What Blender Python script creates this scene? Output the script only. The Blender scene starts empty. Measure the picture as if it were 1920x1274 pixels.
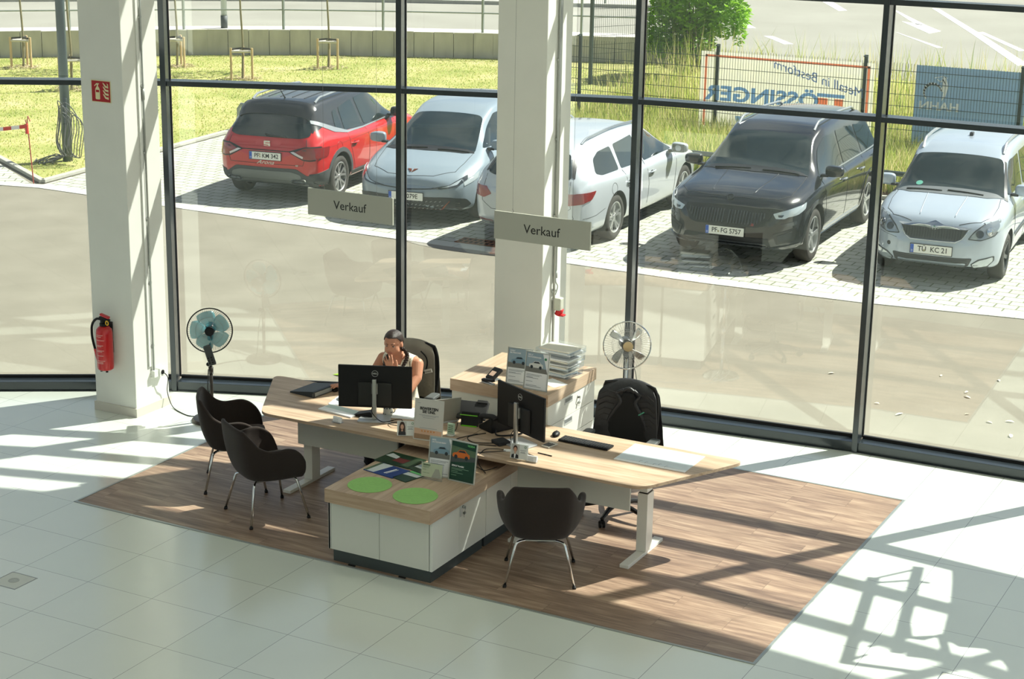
import bpy, bmesh, math, random
import numpy as np
from mathutils import Vector, Matrix, Euler
from mathutils.bvhtree import BVHTree
PI = math.pi
random.seed(7)
rng = np.random.RandomState(7)
SC = bpy.context.scene
COL = SC.collection
# ------------------------------------------------------------------ camera, world, sun, exposure
cam = bpy.data.objects.new('camera', bpy.data.cameras.new('camera'))
COL.objects.link(cam)
cam.data.sensor_width = 36.0
cam.data.lens = 3325.49 / 1920 * 36
cam.data.clip_end = 400
_r = (0.8811181, 0.4725941, 0.0169007)
_u = (-0.1433518, 0.2328707, 0.9618843)
_b = (0.4506452, -0.8499565, 0.2729338)
cam.matrix_world = Matrix(((_r[0], _u[0], _b[0], 9.05538), (_r[1], _u[1], _b[1], -9.89147), (_r[2], _u[2], _b[2], 5.38213), (0, 0, 0, 1)))
SC.camera = cam
SC.view_settings.view_transform = 'Standard'
SC.view_settings.look = 'None'
SC.view_settings.gamma = 1
SC.view_settings.exposure = 0.1
FILL_W = 3.0     # power of each added fill lamp under the ceiling
SUN_AZ, SUN_EL = math.radians(-123.8), math.radians(48.5)
world = bpy.data.worlds.new('world'); SC.world = world
world.use_nodes = True
wn = world.node_tree.nodes; wl = world.node_tree.links
wn.clear()
w_out = wn.new('ShaderNodeOutputWorld'); w_bg = wn.new('ShaderNodeBackground')
w_sky = wn.new('ShaderNodeTexSky'); w_sky.sky_type = 'NISHITA'; w_sky.sun_disc = False
w_sky.sun_elevation = SUN_EL; w_sky.sun_rotation = math.radians(90 - 56.2)
w_sky.air_density = 1.0; w_sky.dust_density = .8
# soft fair-weather clouds mixed into the sky
w_tc = wn.new('ShaderNodeTexCoord'); w_mp = wn.new('ShaderNodeMapping'); w_mp.inputs['Scale'].default_value = (1, 1, 3.2)
w_no = wn.new('ShaderNodeTexNoise'); w_no.inputs['Scale'].default_value = 3.0; w_no.inputs['Detail'].default_value = 7
w_no.inputs['Distortion'].default_value = .6
w_cr = wn.new('ShaderNodeMapRange'); w_cr.inputs[1].default_value = .42; w_cr.inputs[2].default_value = .66
w_mx = wn.new('ShaderNodeMix'); w_mx.data_type = 'RGBA'
w_mx.inputs[7].default_value = (8.2, 8.3, 8.5, 1)
wl.new(w_tc.outputs['Generated'], w_mp.inputs[0]); wl.new(w_mp.outputs[0], w_no.inputs['Vector'])
wl.new(w_no.outputs[0], w_cr.inputs[0]); wl.new(w_cr.outputs[0], w_mx.inputs[0])
wl.new(w_sky.outputs[0], w_mx.inputs[6]); wl.new(w_mx.outputs[2], w_bg.inputs['Color'])
w_bg.inputs['Strength'].default_value = 0.10
wl.new(w_bg.outputs[0], w_out.inputs[0])
sun_d = bpy.data.lights.new('sun', 'SUN'); sun_d.energy = 11.3; sun_d.angle = math.radians(0.55); sun_d.color = (1.0, .955, .88)
sun_o = bpy.data.objects.new('sun', sun_d); COL.objects.link(sun_o)
_d = Vector((math.cos(SUN_AZ) * math.cos(SUN_EL), math.sin(SUN_AZ) * math.cos(SUN_EL), -math.sin(SUN_EL)))
sun_o.rotation_euler = _d.to_track_quat('-Z', 'Y').to_euler(); sun_o.location = (12, 22, 20)

# ------------------------------------------------------------------ materials
MATS = {}
def _lin(c):
    return tuple(((v / 255) / 12.92 if v / 255 <= .04045 else ((v / 255 + .055) / 1.055) ** 2.4) for v in c)
def mat(name, rgb, rough=.6, metal=0.0, spec=.5, noise=0.0, nscale=20, bump=0.0, bscale=None, coat=0.0, alpha=1.0, trans=0.0, stretch=(1, 1, 1), sheen=0):
    """rgb in 0..255 sRGB"""
    if name in MATS: return MATS[name]
    m = bpy.data.materials.new(name); m.use_nodes = True
    n = m.node_tree.nodes; l = m.node_tree.links; b = n['Principled BSDF']
    c = _lin(rgb) + (1,)
    b.inputs['Base Color'].default_value = c; b.inputs['Roughness'].default_value = rough
    b.inputs['Metallic'].default_value = metal; b.inputs['Specular IOR Level'].default_value = spec
    b.inputs['Coat Weight'].default_value = coat; b.inputs['Coat Roughness'].default_value = .03
    b.inputs['Alpha'].default_value = alpha; b.inputs['Transmission Weight'].default_value = trans
    if sheen: b.inputs['Sheen Weight'].default_value = sheen
    if noise or bump:
        tc = n.new('ShaderNodeTexCoord'); mp = n.new('ShaderNodeMapping'); mp.inputs['Scale'].default_value = stretch
        l.new(tc.outputs['Object'], mp.inputs[0])
    if noise:
        t = n.new('ShaderNodeTexNoise'); t.inputs['Scale'].default_value = nscale; t.inputs['Detail'].default_value = 6
        l.new(mp.outputs[0], t.inputs['Vector'])
        r = n.new('ShaderNodeMapRange'); r.inputs[1].default_value = .25; r.inputs[2].default_value = .75
        r.inputs[3].default_value = 1 - noise; r.inputs[4].default_value = 1 + noise
        l.new(t.outputs[0], r.inputs[0])
        x = n.new('ShaderNodeVectorMath'); x.operation = 'SCALE'; x.inputs[0].default_value = c[:3]
        l.new(r.outputs[0], x.inputs['Scale']); l.new(x.outputs[0], b.inputs['Base Color'])
    if bump:
        t = n.new('ShaderNodeTexNoise'); t.inputs['Scale'].default_value = bscale or nscale; t.inputs['Detail'].default_value = 8
        l.new(mp.outputs[0], t.inputs['Vector'])
        bm_ = n.new('ShaderNodeBump'); bm_.inputs['Strength'].default_value = bump; bm_.inputs['Distance'].default_value = .01
        l.new(t.outputs[0], bm_.inputs['Height']); l.new(bm_.outputs[0], b.inputs['Normal'])
    MATS[name] = m
    return m
def ramp(n, l, src, stops):
    r = n.new('ShaderNodeValToRGB'); el = r.color_ramp.elements
    while len(el) < len(stops): el.new(.5)
    for e, (p, c) in zip(el, stops): e.position = p; e.color = _lin(c) + (1,)
    l.new(src, r.inputs[0]); return r
def wood(name, cols, ring=1.0, planks=None, rough=.45, along='x'):
    """grain runs along the given axis; planks=(length, width) adds board joints"""
    if name in MATS: return MATS[name]
    m = bpy.data.materials.new(name); m.use_nodes = True
    n = m.node_tree.nodes; l = m.node_tree.links; b = n['Principled BSDF']
    tc = n.new('ShaderNodeTexCoord'); mp = n.new('ShaderNodeMapping')
    l.new(tc.outputs['Object'], mp.inputs[0])
    if along == 'y': mp.inputs['Rotation'].default_value = (0, 0, PI / 2)
    vec = mp.outputs[0]; br = None
    if planks:
        br = n.new('ShaderNodeTexBrick'); br.offset = .37; br.inputs['Scale'].default_value = 1
        br.inputs['Brick Width'].default_value = planks[0]; br.inputs['Row Height'].default_value = planks[1]
        br.inputs['Mortar Size'].default_value = .0012; br.inputs['Bias'].default_value = 0
        br.inputs['Color1'].default_value = (0, 0, 0, 1); br.inputs['Color2'].default_value = (1, 1, 1, 1)
        br.inputs['Mortar'].default_value = (.5, .5, .5, 1); l.new(vec, br.inputs['Vector'])
        ad = n.new('ShaderNodeVectorMath'); ad.operation = 'MULTIPLY_ADD'
        ad.inputs[1].default_value = (7, 3, 5); l.new(br.outputs['Color'], ad.inputs[0]); l.new(vec, ad.inputs[2]); vec = ad.outputs[0]
    m2 = n.new('ShaderNodeMapping'); m2.inputs['Scale'].default_value = (1.6 * ring, 26 * ring, 26 * ring); l.new(vec, m2.inputs[0])
    t = n.new('ShaderNodeTexNoise'); t.inputs['Scale'].default_value = 1.0; t.inputs['Detail'].default_value = 8; t.inputs['Roughness'].default_value = .65
    t.inputs['Distortion'].default_value = .5; l.new(m2.outputs[0], t.inputs['Vector'])
    m3 = n.new('ShaderNodeMapping'); m3.inputs['Scale'].default_value = (.7 * ring, 5 * ring, 5 * ring); l.new(vec, m3.inputs[0])
    t2 = n.new('ShaderNodeTexNoise'); t2.inputs['Scale'].default_value = 1.2; t2.inputs['Detail'].default_value = 4; t2.inputs['Distortion'].default_value = 1.6; l.new(m3.outputs[0], t2.inputs['Vector'])
    mx = n.new('ShaderNodeMath'); mx.operation = 'MULTIPLY_ADD'; mx.inputs[1].default_value = .55
    mm = n.new('ShaderNodeMath'); mm.operation = 'MULTIPLY'; mm.inputs[1].default_value = .45
    l.new(t2.outputs[0], mm.inputs[0]); l.new(t.outputs[0], mx.inputs[0]); l.new(mm.outputs[0], mx.inputs[2])
    r = ramp(n, l, mx.outputs[0], [(.36, cols[0]), (.5, cols[1]), (.62, cols[2])])
    out = r.outputs[0]
    if br:
        v = n.new('ShaderNodeMapRange'); v.inputs[3].default_value = .92; v.inputs[4].default_value = 1.07; l.new(br.outputs['Color'], v.inputs[0])
        x = n.new('ShaderNodeVectorMath'); x.operation = 'SCALE'; l.new(out, x.inputs[0]); l.new(v.outputs[0], x.inputs['Scale'])
        q = n.new('ShaderNodeMix'); q.data_type = 'RGBA'; q.inputs[7].default_value = _lin(tuple(c * .85 for c in cols[0])) + (1,)
        l.new(br.outputs['Fac'], q.inputs[0]); l.new(x.outputs[0], q.inputs[6]); out = q.outputs[2]
    l.new(out, b.inputs['Base Color']); b.inputs['Roughness'].default_value = rough; b.inputs['Specular IOR Level'].default_value = .35
    MATS[name] = m; return m
def bricks(name, c1, c2, mortar, bw, rh, ms, rough=.85, bump=.4, nz=.12, rot=0, offset=.5):
    m = bpy.data.materials.new(name); m.use_nodes = True
    n = m.node_tree.nodes; l = m.node_tree.links; b = n['Principled BSDF']
    tc = n.new('ShaderNodeTexCoord'); mp = n.new('ShaderNodeMapping'); mp.inputs['Rotation'].default_value = (0, 0, rot)
    l.new(tc.outputs['Object'], mp.inputs[0])
    br = n.new('ShaderNodeTexBrick'); br.inputs['Scale'].default_value = 1; br.offset = offset
    br.inputs['Brick Width'].default_value = bw; br.inputs['Row Height'].default_value = rh; br.inputs['Mortar Size'].default_value = ms
    br.inputs['Mortar Smooth'].default_value = .2; br.inputs['Bias'].default_value = 0
    br.inputs['Color1'].default_value = _lin(c1) + (1,); br.inputs['Color2'].default_value = _lin(c2) + (1,); br.inputs['Mortar'].default_value = _lin(mortar) + (1,)
    l.new(mp.outputs[0], br.inputs['Vector'])
    t = n.new('ShaderNodeTexNoise'); t.inputs['Scale'].default_value = 1.1; t.inputs['Detail'].default_value = 9; t.inputs['Roughness'].default_value = .7; l.new(mp.outputs[0], t.inputs['Vector'])
    r = n.new('ShaderNodeMapRange'); r.inputs[1].default_value = .3; r.inputs[2].default_value = .7; r.inputs[3].default_value = 1 - nz; r.inputs[4].default_value = 1 + nz; l.new(t.outputs[0], r.inputs[0])
    x = n.new('ShaderNodeVectorMath'); x.operation = 'SCALE'; l.new(br.outputs['Color'], x.inputs[0]); l.new(r.outputs[0], x.inputs['Scale'])
    l.new(x.outputs[0], b.inputs['Base Color']); b.inputs['Roughness'].default_value = rough
    if bump:
        q = n.new('ShaderNodeBump'); q.inputs['Strength'].default_value = bump; q.inputs['Distance'].default_value = .01; q.invert = True
        l.new(br.outputs['Fac'], q.inputs['Height']); l.new(q.outputs[0], b.inputs['Normal'])
    MATS[name] = m; return m
def patchy(name, stops, s1=2, s2=30, rough=.9, bump=.3, mixf=.5):
    """two-scale mottled ground"""
    m = bpy.data.materials.new(name); m.use_nodes = True
    n = m.node_tree.nodes; l = m.node_tree.links; b = n['Principled BSDF']
    tc = n.new('ShaderNodeTexCoord')
    a = n.new('ShaderNodeTexNoise'); a.inputs['Scale'].default_value = s1; a.inputs['Detail'].default_value = 5; l.new(tc.outputs['Object'], a.inputs['Vector'])
    c = n.new('ShaderNodeTexNoise'); c.inputs['Scale'].default_value = s2; c.inputs['Detail'].default_value = 6; c.inputs['Roughness'].default_value = .7; l.new(tc.outputs['Object'], c.inputs['Vector'])
    x = n.new('ShaderNodeMix'); x.data_type = 'FLOAT'; x.inputs[0].default_value = mixf; l.new(a.outputs[0], x.inputs[2]); l.new(c.outputs[0], x.inputs[3])
    r = ramp(n, l, x.outputs[0], stops); l.new(r.outputs[0], b.inputs['Base Color']); b.inputs['Roughness'].default_value = rough
    b.inputs['Specular IOR Level'].default_value = .25
    if bump:
        q = n.new('ShaderNodeBump'); q.inputs['Strength'].default_value = bump; q.inputs['Distance'].default_value = .01
        l.new(c.outputs[0], q.inputs['Height']); l.new(q.outputs[0], b.inputs['Normal'])
    MATS[name] = m; return m
def glass(name, tint, base=.05, power=5.0, gmax=.9, rough=0.0, tr=None):
    """clear sheet glass: straight-through transmission plus a mirror reflection that grows at grazing angles"""
    m = bpy.data.materials.new(name); m.use_nodes = True
    n = m.node_tree.nodes; l = m.node_tree.links; n.clear()
    o = n.new('ShaderNodeOutputMaterial'); t = n.new('ShaderNodeBsdfTransparent'); g = n.new('ShaderNodeBsdfGlossy')
    t.inputs[0].default_value = tint + (1,); g.inputs['Roughness'].default_value = rough; g.inputs[0].default_value = (.97, .99, 1, 1)
    lw = n.new('ShaderNodeLayerWeight'); lw.inputs[0].default_value = .5
    p = n.new('ShaderNodeMath'); p.operation = 'POWER'; p.inputs[1].default_value = power; l.new(lw.outputs['Facing'], p.inputs[0])
    a = n.new('ShaderNodeMath'); a.operation = 'MULTIPLY_ADD'; a.inputs[1].default_value = gmax - base; a.inputs[2].default_value = base; l.new(p.outputs[0], a.inputs[0])
    x = n.new('ShaderNodeMixShader'); l.new(a.outputs[0], x.inputs[0]); l.new(t.outputs[0], x.inputs[1]); l.new(g.outputs[0], x.inputs[2]); l.new(x.outputs[0], o.inputs[0])
    MATS[name] = m; return m

def see_through(m, f, tint=(1, 1, 1), holes=0):
    """let part of the light pass through a thin sheet or leaf"""
    n = m.node_tree.nodes; l = m.node_tree.links; b = n['Principled BSDF']; o = n['Material Output']
    t = n.new('ShaderNodeBsdfTranslucent'); x = n.new('ShaderNodeMixShader'); x.inputs[0].default_value = f
    src = b.inputs['Base Color']
    if src.is_linked: l.new(src.links[0].from_socket, t.inputs[0])
    else: t.inputs[0].default_value = tuple(a * c for a, c in zip(src.default_value[:3], tint)) + (1,)
    l.new(b.outputs[0], x.inputs[1]); l.new(t.outputs[0], x.inputs[2]); l.new(x.outputs[0], o.inputs[0])
    if holes:      # an open weave lets part of the light straight through
        h = n.new('ShaderNodeBsdfTransparent'); y = n.new('ShaderNodeMixShader'); y.inputs[0].default_value = holes
        l.new(x.outputs[0], y.inputs[1]); l.new(h.outputs[0], y.inputs[2]); l.new(y.outputs[0], o.inputs[0])
    return m

# ------------------------------------------------------------------ object helpers
def tag(o, label=None, cat=None, group=None, kind=None):
    if label: o['label'] = label
    if cat: o['category'] = cat
    if group: o['group'] = group
    if kind: o['kind'] = kind
    return o
def thing(name, label, cat, loc=(0, 0, 0), rz=0.0, group=None, kind=None, scale=1.0):
    o = bpy.data.objects.new(name, None); COL.objects.link(o)
    o.empty_display_size = .1; o.location = loc; o.rotation_euler = (0, 0, rz); o.scale = (scale,) * 3
    return tag(o, label, cat, group, kind)
def copy_tree(o, parent=None):
    c = o.copy(); COL.objects.link(c)
    if parent is not None: c.parent = parent
    for ch in list(o.children): copy_tree(ch, c)
    return c
def T(x=0, y=0, z=0): return Matrix.Translation((x, y, z))
def RX(a): return Matrix.Rotation(a, 4, 'X')
def RY(a): return Matrix.Rotation(a, 4, 'Y')
def RZ(a): return Matrix.Rotation(a, 4, 'Z')
class MB:
    def __init__(s, M=None): s.b = bmesh.new(); s.M = M or Matrix.Identity(4); s.mi = 0
    def _f(s, vs):
        try:
            f = s.b.faces.new(vs); f.material_index = s.mi; return f
        except ValueError: return None
    def box(s, c, d, M=None, bev=0):
        M = s.M @ (M or Matrix.Identity(4))
        b2 = bmesh.new(); bmesh.ops.create_cube(b2, size=1)
        for v in b2.verts: v.co = Vector((v.co.x * d[0], v.co.y * d[1], v.co.z * d[2])) + Vector(c)
        if bev: bmesh.ops.bevel(b2, geom=b2.edges[:], offset=bev, segments=2, affect='EDGES', profile=.5)
        return s.merge(b2, M)
    def merge(s, b2, M=None):
        M = M or Matrix.Identity(4)
        b2.verts.index_update()
        vs = [s.b.verts.new(M @ v.co) for v in b2.verts]
        for f in b2.faces:
            nf = s._f([vs[v.index] for v in f.verts])
            if nf: nf.smooth = f.smooth
        b2.free(); return s
    def cyl(s, p0, p1, r, r2=None, seg=16, caps=True, M=None):
        M = s.M @ (M or Matrix.Identity(4)); p0 = Vector(p0); p1 = Vector(p1); r2 = r if r2 is None else r2
        q = (p1 - p0).to_track_quat('Z', 'Y')
        rings = []
        for p, rr in ((p0, r), (p1, r2)):
            rings.append([s.b.verts.new(M @ (p + q @ Vector((math.cos(2 * PI * k / seg) * rr, math.sin(2 * PI * k / seg) * rr, 0)))) for k in range(seg)])
        for k in range(seg):
            f = s._f([rings[0][k], rings[0][(k + 1) % seg], rings[1][(k + 1) % seg], rings[1][k]])
            if f: f.smooth = True
        if caps: s._f(rings[0][::-1]); s._f(rings[1])
        return s
    def tube(s, pts, r, seg=8, M=None, closed=False, smooth_pts=0):
        M = s.M @ (M or Matrix.Identity(4)); pts = [Vector(p) for p in pts]
        if smooth_pts: pts = catmull(pts, smooth_pts, closed)
        n = len(pts); rings = []; up = None
        for i, p in enumerate(pts):
            a = pts[i - 1] if (i > 0 or closed) else p; b = pts[(i + 1) % n] if (i < n - 1 or closed) else p
            t = (b - a).normalized()
            if up is None:
                up = t.orthogonal().normalized()
            up = (up - t * up.dot(t)); up = up.normalized() if up.length > 1e-6 else t.orthogonal().normalized()
            w = t.cross(up); rr = r[i] if isinstance(r, (list, tuple)) and len(r) == n else (r if not isinstance(r, (list, tuple)) else r[0] + (r[-1] - r[0]) * i / (n - 1))
            rings.append([s.b.verts.new(M @ (p + up * math.cos(2 * PI * k / seg) * rr + w * math.sin(2 * PI * k / seg) * rr)) for k in range(seg)])
        for i in range(n if closed else n - 1):
            A, B = rings[i], rings[(i + 1) % n]
            for k in range(seg):
                f = s._f([A[k], A[(k + 1) % seg], B[(k + 1) % seg], B[k]])
                if f: f.smooth = True
        if not closed: s._f(rings[0][::-1]); s._f(rings[-1])
        return s
    def lathe(s, prof, seg=32, M=None, sm=True):
        """profile of (r, z) about local z"""
        M = s.M @ (M or Matrix.Identity(4)); rings = []
        for r, z in prof:
            if r < 1e-6: rings.append([s.b.verts.new(M @ Vector((0, 0, z)))])
            else: rings.append([s.b.verts.new(M @ Vector((r * math.cos(2 * PI * k / seg), r * math.sin(2 * PI * k / seg), z))) for k in range(seg)])
        for A, B in zip(rings, rings[1:]):
            for k in range(seg):
                k2 = (k + 1) % seg
                if len(A) == 1 and len(B) == 1: continue
                if len(A) == 1: f = s._f([A[0], B[k2], B[k]])
                elif len(B) == 1: f = s._f([A[k], A[k2], B[0]])
                else: f = s._f([A[k], A[k2], B[k2], B[k]])
                if f: f.smooth = sm
        return s
    def ball(s, c, r, seg=16, M=None):
        r = r if isinstance(r, (tuple, list)) else (r, r, r)
        MM = (M or Matrix.Identity(4)) @ Matrix.Translation(c) @ Matrix.Diagonal((r[0], r[1], r[2], 1))
        h = seg // 2
        return s.lathe([(math.sin(PI * i / h), -math.cos(PI * i / h)) for i in range(h + 1)], seg, MM)
    def prism(s, poly, z0, z1, M=None):
        """poly of (x, y) extruded along local z"""
        M = s.M @ (M or Matrix.Identity(4))
        a = [s.b.verts.new(M @ Vector((x, y, z0))) for x, y in poly]; b = [s.b.verts.new(M @ Vector((x, y, z1))) for x, y in poly]
        s._f(a[::-1]); s._f(b); n = len(poly)
        for i in range(n): s._f([a[i], a[(i + 1) % n], b[(i + 1) % n], b[i]])
        return s
    def quad(s, pts, M=None):
        M = s.M @ (M or Matrix.Identity(4)); s._f([s.b.verts.new(M @ Vector(p)) for p in pts]); return s
    def grid(s, P, closed_u=False, M=None, smooth=True):
        M = s.M @ (M or Matrix.Identity(4)); V = [[s.b.verts.new(M @ Vector(p)) for p in row] for row in P]
        nu = len(V)
        for i in range(nu if closed_u else nu - 1):
            A, B = V[i], V[(i + 1) % nu]
            for j in range(len(A) - 1):
                f = s._f([A[j], B[j], B[j + 1], A[j + 1]])
                if f: f.smooth = smooth
        return s
    def build(s, name, material, parent=None, bev=0, solid=0, sub=0, label=None, recalc=True, off=-1, angle=35, sharp=True):
        if recalc: bmesh.ops.recalc_face_normals(s.b, faces=s.b.faces)
        if sharp:
            th = math.radians(angle)
            for e in s.b.edges:
                if len(e.link_faces) == 2 and e.link_faces[0].smooth and e.link_faces[1].smooth and e.calc_face_angle(0) > th: e.smooth = False
        me = bpy.data.meshes.new(name); s.b.to_mesh(me); s.b.free()
        for m in (material if isinstance(material, (list, tuple)) else [material]): me.materials.append(m)
        o = bpy.data.objects.new(name, me); COL.objects.link(o)
        if parent is not None: o.parent = parent
        if solid:
            k = o.modifiers.new('solid', 'SOLIDIFY'); k.thickness = solid; k.offset = off
        if sub:
            k = o.modifiers.new('sub', 'SUBSURF'); k.levels = sub; k.render_levels = sub
        if bev:
            k = o.modifiers.new('bevel', 'BEVEL'); k.width = bev; k.segments = 2; k.limit_method = 'ANGLE'; k.angle_limit = math.radians(40)
        if label: o['label'] = label
        return o
def catmull(pts, n=6, closed=False):
    pts = [Vector(p) for p in pts]; out = []; N = len(pts)
    for i in range(N if closed else N - 1):
        p1, p2 = pts[i], pts[(i + 1) % N]
        p0 = pts[i - 1] if (i > 0 or closed) else p1; p3 = pts[(i + 2) % N] if (i + 2 < N or closed) else p2
        for k in range(n):
            t = k / n
            out.append(.5 * ((2 * p1) + (p2 - p0) * t + (2 * p0 - 5 * p1 + 4 * p2 - p3) * t * t + (3 * p1 - p0 - 3 * p2 + p3) * t ** 3))
    if not closed: out.append(pts[-1])
    return out
def rrect(w, h, r, n=5, cx=0, cy=0):
    o = []
    for sx, sy, a in ((1, 1, 0), (-1, 1, PI / 2), (-1, -1, PI), (1, -1, 1.5 * PI)):
        for k in range(n + 1):
            t = a + PI / 2 * k / n; o.append((cx + sx * (w / 2 - r) + r * math.cos(t), cy + sy * (h / 2 - r) + r * math.sin(t)))
    return o
def rpoly(pts, r, n=5):
    """round the corners of a polygon; r one radius or a list"""
    o = []; N = len(pts)
    for i in range(N):
        p = Vector(pts[i]).to_2d() if len(pts[i]) > 2 else Vector(pts[i]); a = Vector(pts[i - 1]) - p; b = Vector(pts[(i + 1) % N]) - p
        rr = r[i] if isinstance(r, (list, tuple)) else r
        d = min(rr, a.length * .45, b.length * .45)
        if d < 1e-5: o.append((p.x, p.y)); continue
        A = p + a.normalized() * d; B = p + b.normalized() * d
        for k in range(n + 1):
            t = k / n; q = (1 - t) ** 2 * A + 2 * t * (1 - t) * p + t * t * B; o.append((q.x, q.y))
    return o
def text(name, s, size, material, parent=None, M=None, ext=.0006, align='CENTER', mirror=False, sx=1.0, shear=0, label=None, spacing=1.0, bold=0):
    cu = bpy.data.curves.new(name, 'FONT'); cu.body = s; cu.size = size; cu.extrude = ext; cu.align_x = align; cu.align_y = 'CENTER'
    cu.shear = shear; cu.space_character = spacing; cu.offset = bold; cu.resolution_u = 3
    o = bpy.data.objects.new(name, cu); COL.objects.link(o)
    dg = bpy.context.evaluated_depsgraph_get(); me = bpy.data.meshes.new_from_object(o.evaluated_get(dg))
    COL.objects.unlink(o); bpy.data.objects.remove(o); bpy.data.curves.remove(cu)
    S = Matrix.Diagonal((-sx if mirror else sx, 1, 1, 1))
    me.transform((M or Matrix.Identity(4)) @ S)
    if mirror: me.flip_normals()
    me.materials.clear(); me.materials.append(material)
    r = bpy.data.objects.new(name, me); COL.objects.link(r)
    if parent is not None: r.parent = parent
    if label: r['label'] = label
    return r
# ================================================================== THE BUILDING
def clear_lin(): pass
anth = mat('anthracite_frame', (48, 56, 61), .24, .35, .9)
gasket = mat('black_gasket', (16, 17, 18), .6)
pane_m = glass('window_glass', (.955, .985, .965), base=.085, power=4.0, gmax=.8)
white_paint = mat('white_paint', (226, 228, 220), .7, noise=.03, nscale=3, bump=.03, bscale=120)
plinth_m = mat('plinth_grey', (205, 202, 190), .6)
# inner line of the glazed front, one point per mullion
FAC = [(-7.3, -0.75), (-5.51, .9), (-3.74, 2.24), (-1.81, 3.43), (.29, 4.28), (2.43, 4.93), (4.64, 5.16), (6.9, 5.22), (9.13, 4.98), (11.3, 4.42), (13.4, 3.6)]
def fnorm(i):
    a = Vector(FAC[max(i - 1, 0)]); b = Vector(FAC[min(i + 1, len(FAC) - 1)]); d = (b - a).normalized()
    return Vector((-d.y, d.x))
DEP = .20
FOUT = [tuple(Vector(p) + fnorm(i) * (DEP + .02)) for i, p in enumerate(FAC)]
CEIL = 6.12
TR = [3.04, 4.05, 5.06]
for i in range(len(FAC) - 1):
    w = thing('window_%d' % (i + 1), None, None, (FAC[i][0], FAC[i][1], 0), kind='structure')
    o = Vector(FAC[i]); a = Vector(FAC[i]) - o; b = Vector(FAC[i + 1]) - o
    d = (b - a).normalized(); nrm = Vector((-d.y, d.x)); L = (b - a).length
    BM = Matrix(((d.x, nrm.x, 0, 0), (d.y, nrm.y, 0, 0), (0, 0, 1, 0), (0, 0, 0, 1)))
    q = fnorm(i); MM = Matrix(((q.y, q.x, 0, 0), (-q.x, q.y, 0, 0), (0, 0, 1, 0), (0, 0, 0, 1)))
    m = MB(MM); m.box((0, DEP / 2, CEIL / 2), (.052, DEP, CEIL - .002)); m.build('mullion', anth, w, bev=.003)
    m = MB(MM); m.box((.0, DEP + .0, CEIL / 2 + .05), (.07, .03, CEIL - .1)); m.build('gasket', gasket, w)
    m = MB(BM); m.box((L / 2, .03 + (DEP - .03) / 2, .047), (L - .05, DEP - .03, .09)); m.box((L / 2, .02 + .01, .004), (L - .05, .04, .008)); m.build('sill', anth, w, bev=.003)
    m = MB(BM); m.box((L / 2, DEP - .01, .105), (L - .05, .03, .03)); m.build('gasket', gasket, w)
    for z in TR + [CEIL - .055]:
        m = MB(BM); m.box((L / 2, .022 + (DEP - .022) / 2, z + .025), (L - .045, DEP - .022, .048)); m.build('transom', anth, w, bev=.003)
    zs = [.115] + TR + [CEIL - .055]
    for z0, z1 in zip(zs, zs[1:]):
        m = MB(BM); m.box((L / 2, DEP + .0, (z0 + z1) / 2 + (.024 if z0 > 1 else 0)), (L - .06, .012, z1 - z0 - (.05 if z0 > 1 else 0.0))); m.build('pane', pane_m, w)

# ---- tiled floor
def tile_mat():
    m = bpy.data.materials.new('white_tile'); m.use_nodes = True
    n = m.node_tree.nodes; l = m.node_tree.links; b = n['Principled BSDF']
    tc = n.new('ShaderNodeTexCoord'); br = n.new('ShaderNodeTexBrick'); br.offset = 0; br.offset_frequency = 1
    br.inputs['Scale'].default_value = 1; br.inputs['Brick Width'].default_value = .6; br.inputs['Row Height'].default_value = .6
    br.inputs['Mortar Size'].default_value = .0022; br.inputs['Mortar Smooth'].default_value = .0; br.inputs['Bias'].default_value = 0
    br.inputs['Color1'].default_value = _lin((220, 228, 217)) + (1,); br.inputs['Color2'].default_value = _lin((225, 231, 221)) + (1,)
    br.inputs['Mortar'].default_value = _lin((148, 150, 148)) + (1,)
    l.new(tc.outputs['Object'], br.inputs['Vector'])
    t = n.new('ShaderNodeTexNoise'); t.inputs['Scale'].default_value = 1.3; t.inputs['Detail'].default_value = 5; l.new(tc.outputs['Object'], t.inputs['Vector'])
    r = n.new('ShaderNodeMapRange'); r.inputs[1].default_value = .3; r.inputs[2].default_value = .7; r.inputs[3].default_value = .975; r.inputs[4].default_value = 1.02; l.new(t.outputs[0], r.inputs[0])
    x = n.new('ShaderNodeVectorMath'); x.operation = 'SCALE'; l.new(br.outputs['Color'], x.inputs[0]); l.new(r.outputs[0], x.inputs['Scale'])
    l.new(x.outputs[0], b.inputs['Base Color']); b.inputs['Roughness'].default_value = .27; b.inputs['Specular IOR Level'].default_value = 1.0; b.inputs['Coat Weight'].default_value = .8; b.inputs['Coat Roughness'].default_value = .16
    return m
fl = MB(); fl.prism([(13.4, -13), *[p for p in FOUT[::-1]], (-7.5, -13)], -.2, 0)
fl.build('floor', tile_mat(), None, recalc=True)['kind'] = 'structure'
plank = wood('brown_oak_planks', [(104, 80, 64), (144, 118, 97), (174, 149, 125)], ring=1.35, planks=(1.25, .2), rough=.46)
plank.node_tree.nodes['Principled BSDF'].inputs['Specular IOR Level'].default_value = 1.0
m = MB(); m.box((2.4, 2.4, .0015), (5.96, 3.56, .003)); m.build('floor_inlay', plank)['kind'] = 'structure'
strip = mat('steel_edge_strip', (170, 176, 172), .35, .6)
for k, (x, y, dx, dy) in enumerate([(2.4, .61, 6.0, .022), (2.4, 4.19, 6.0, .022), (-.59, 2.4, .022, 3.56), (5.39, 2.4, .022, 3.56)]):
    m = MB(); m.box((x, y, .003), (dx, dy, .006)); m.build('trim_%d' % (k + 1), strip, bev=.001)['kind'] = 'structure'
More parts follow.
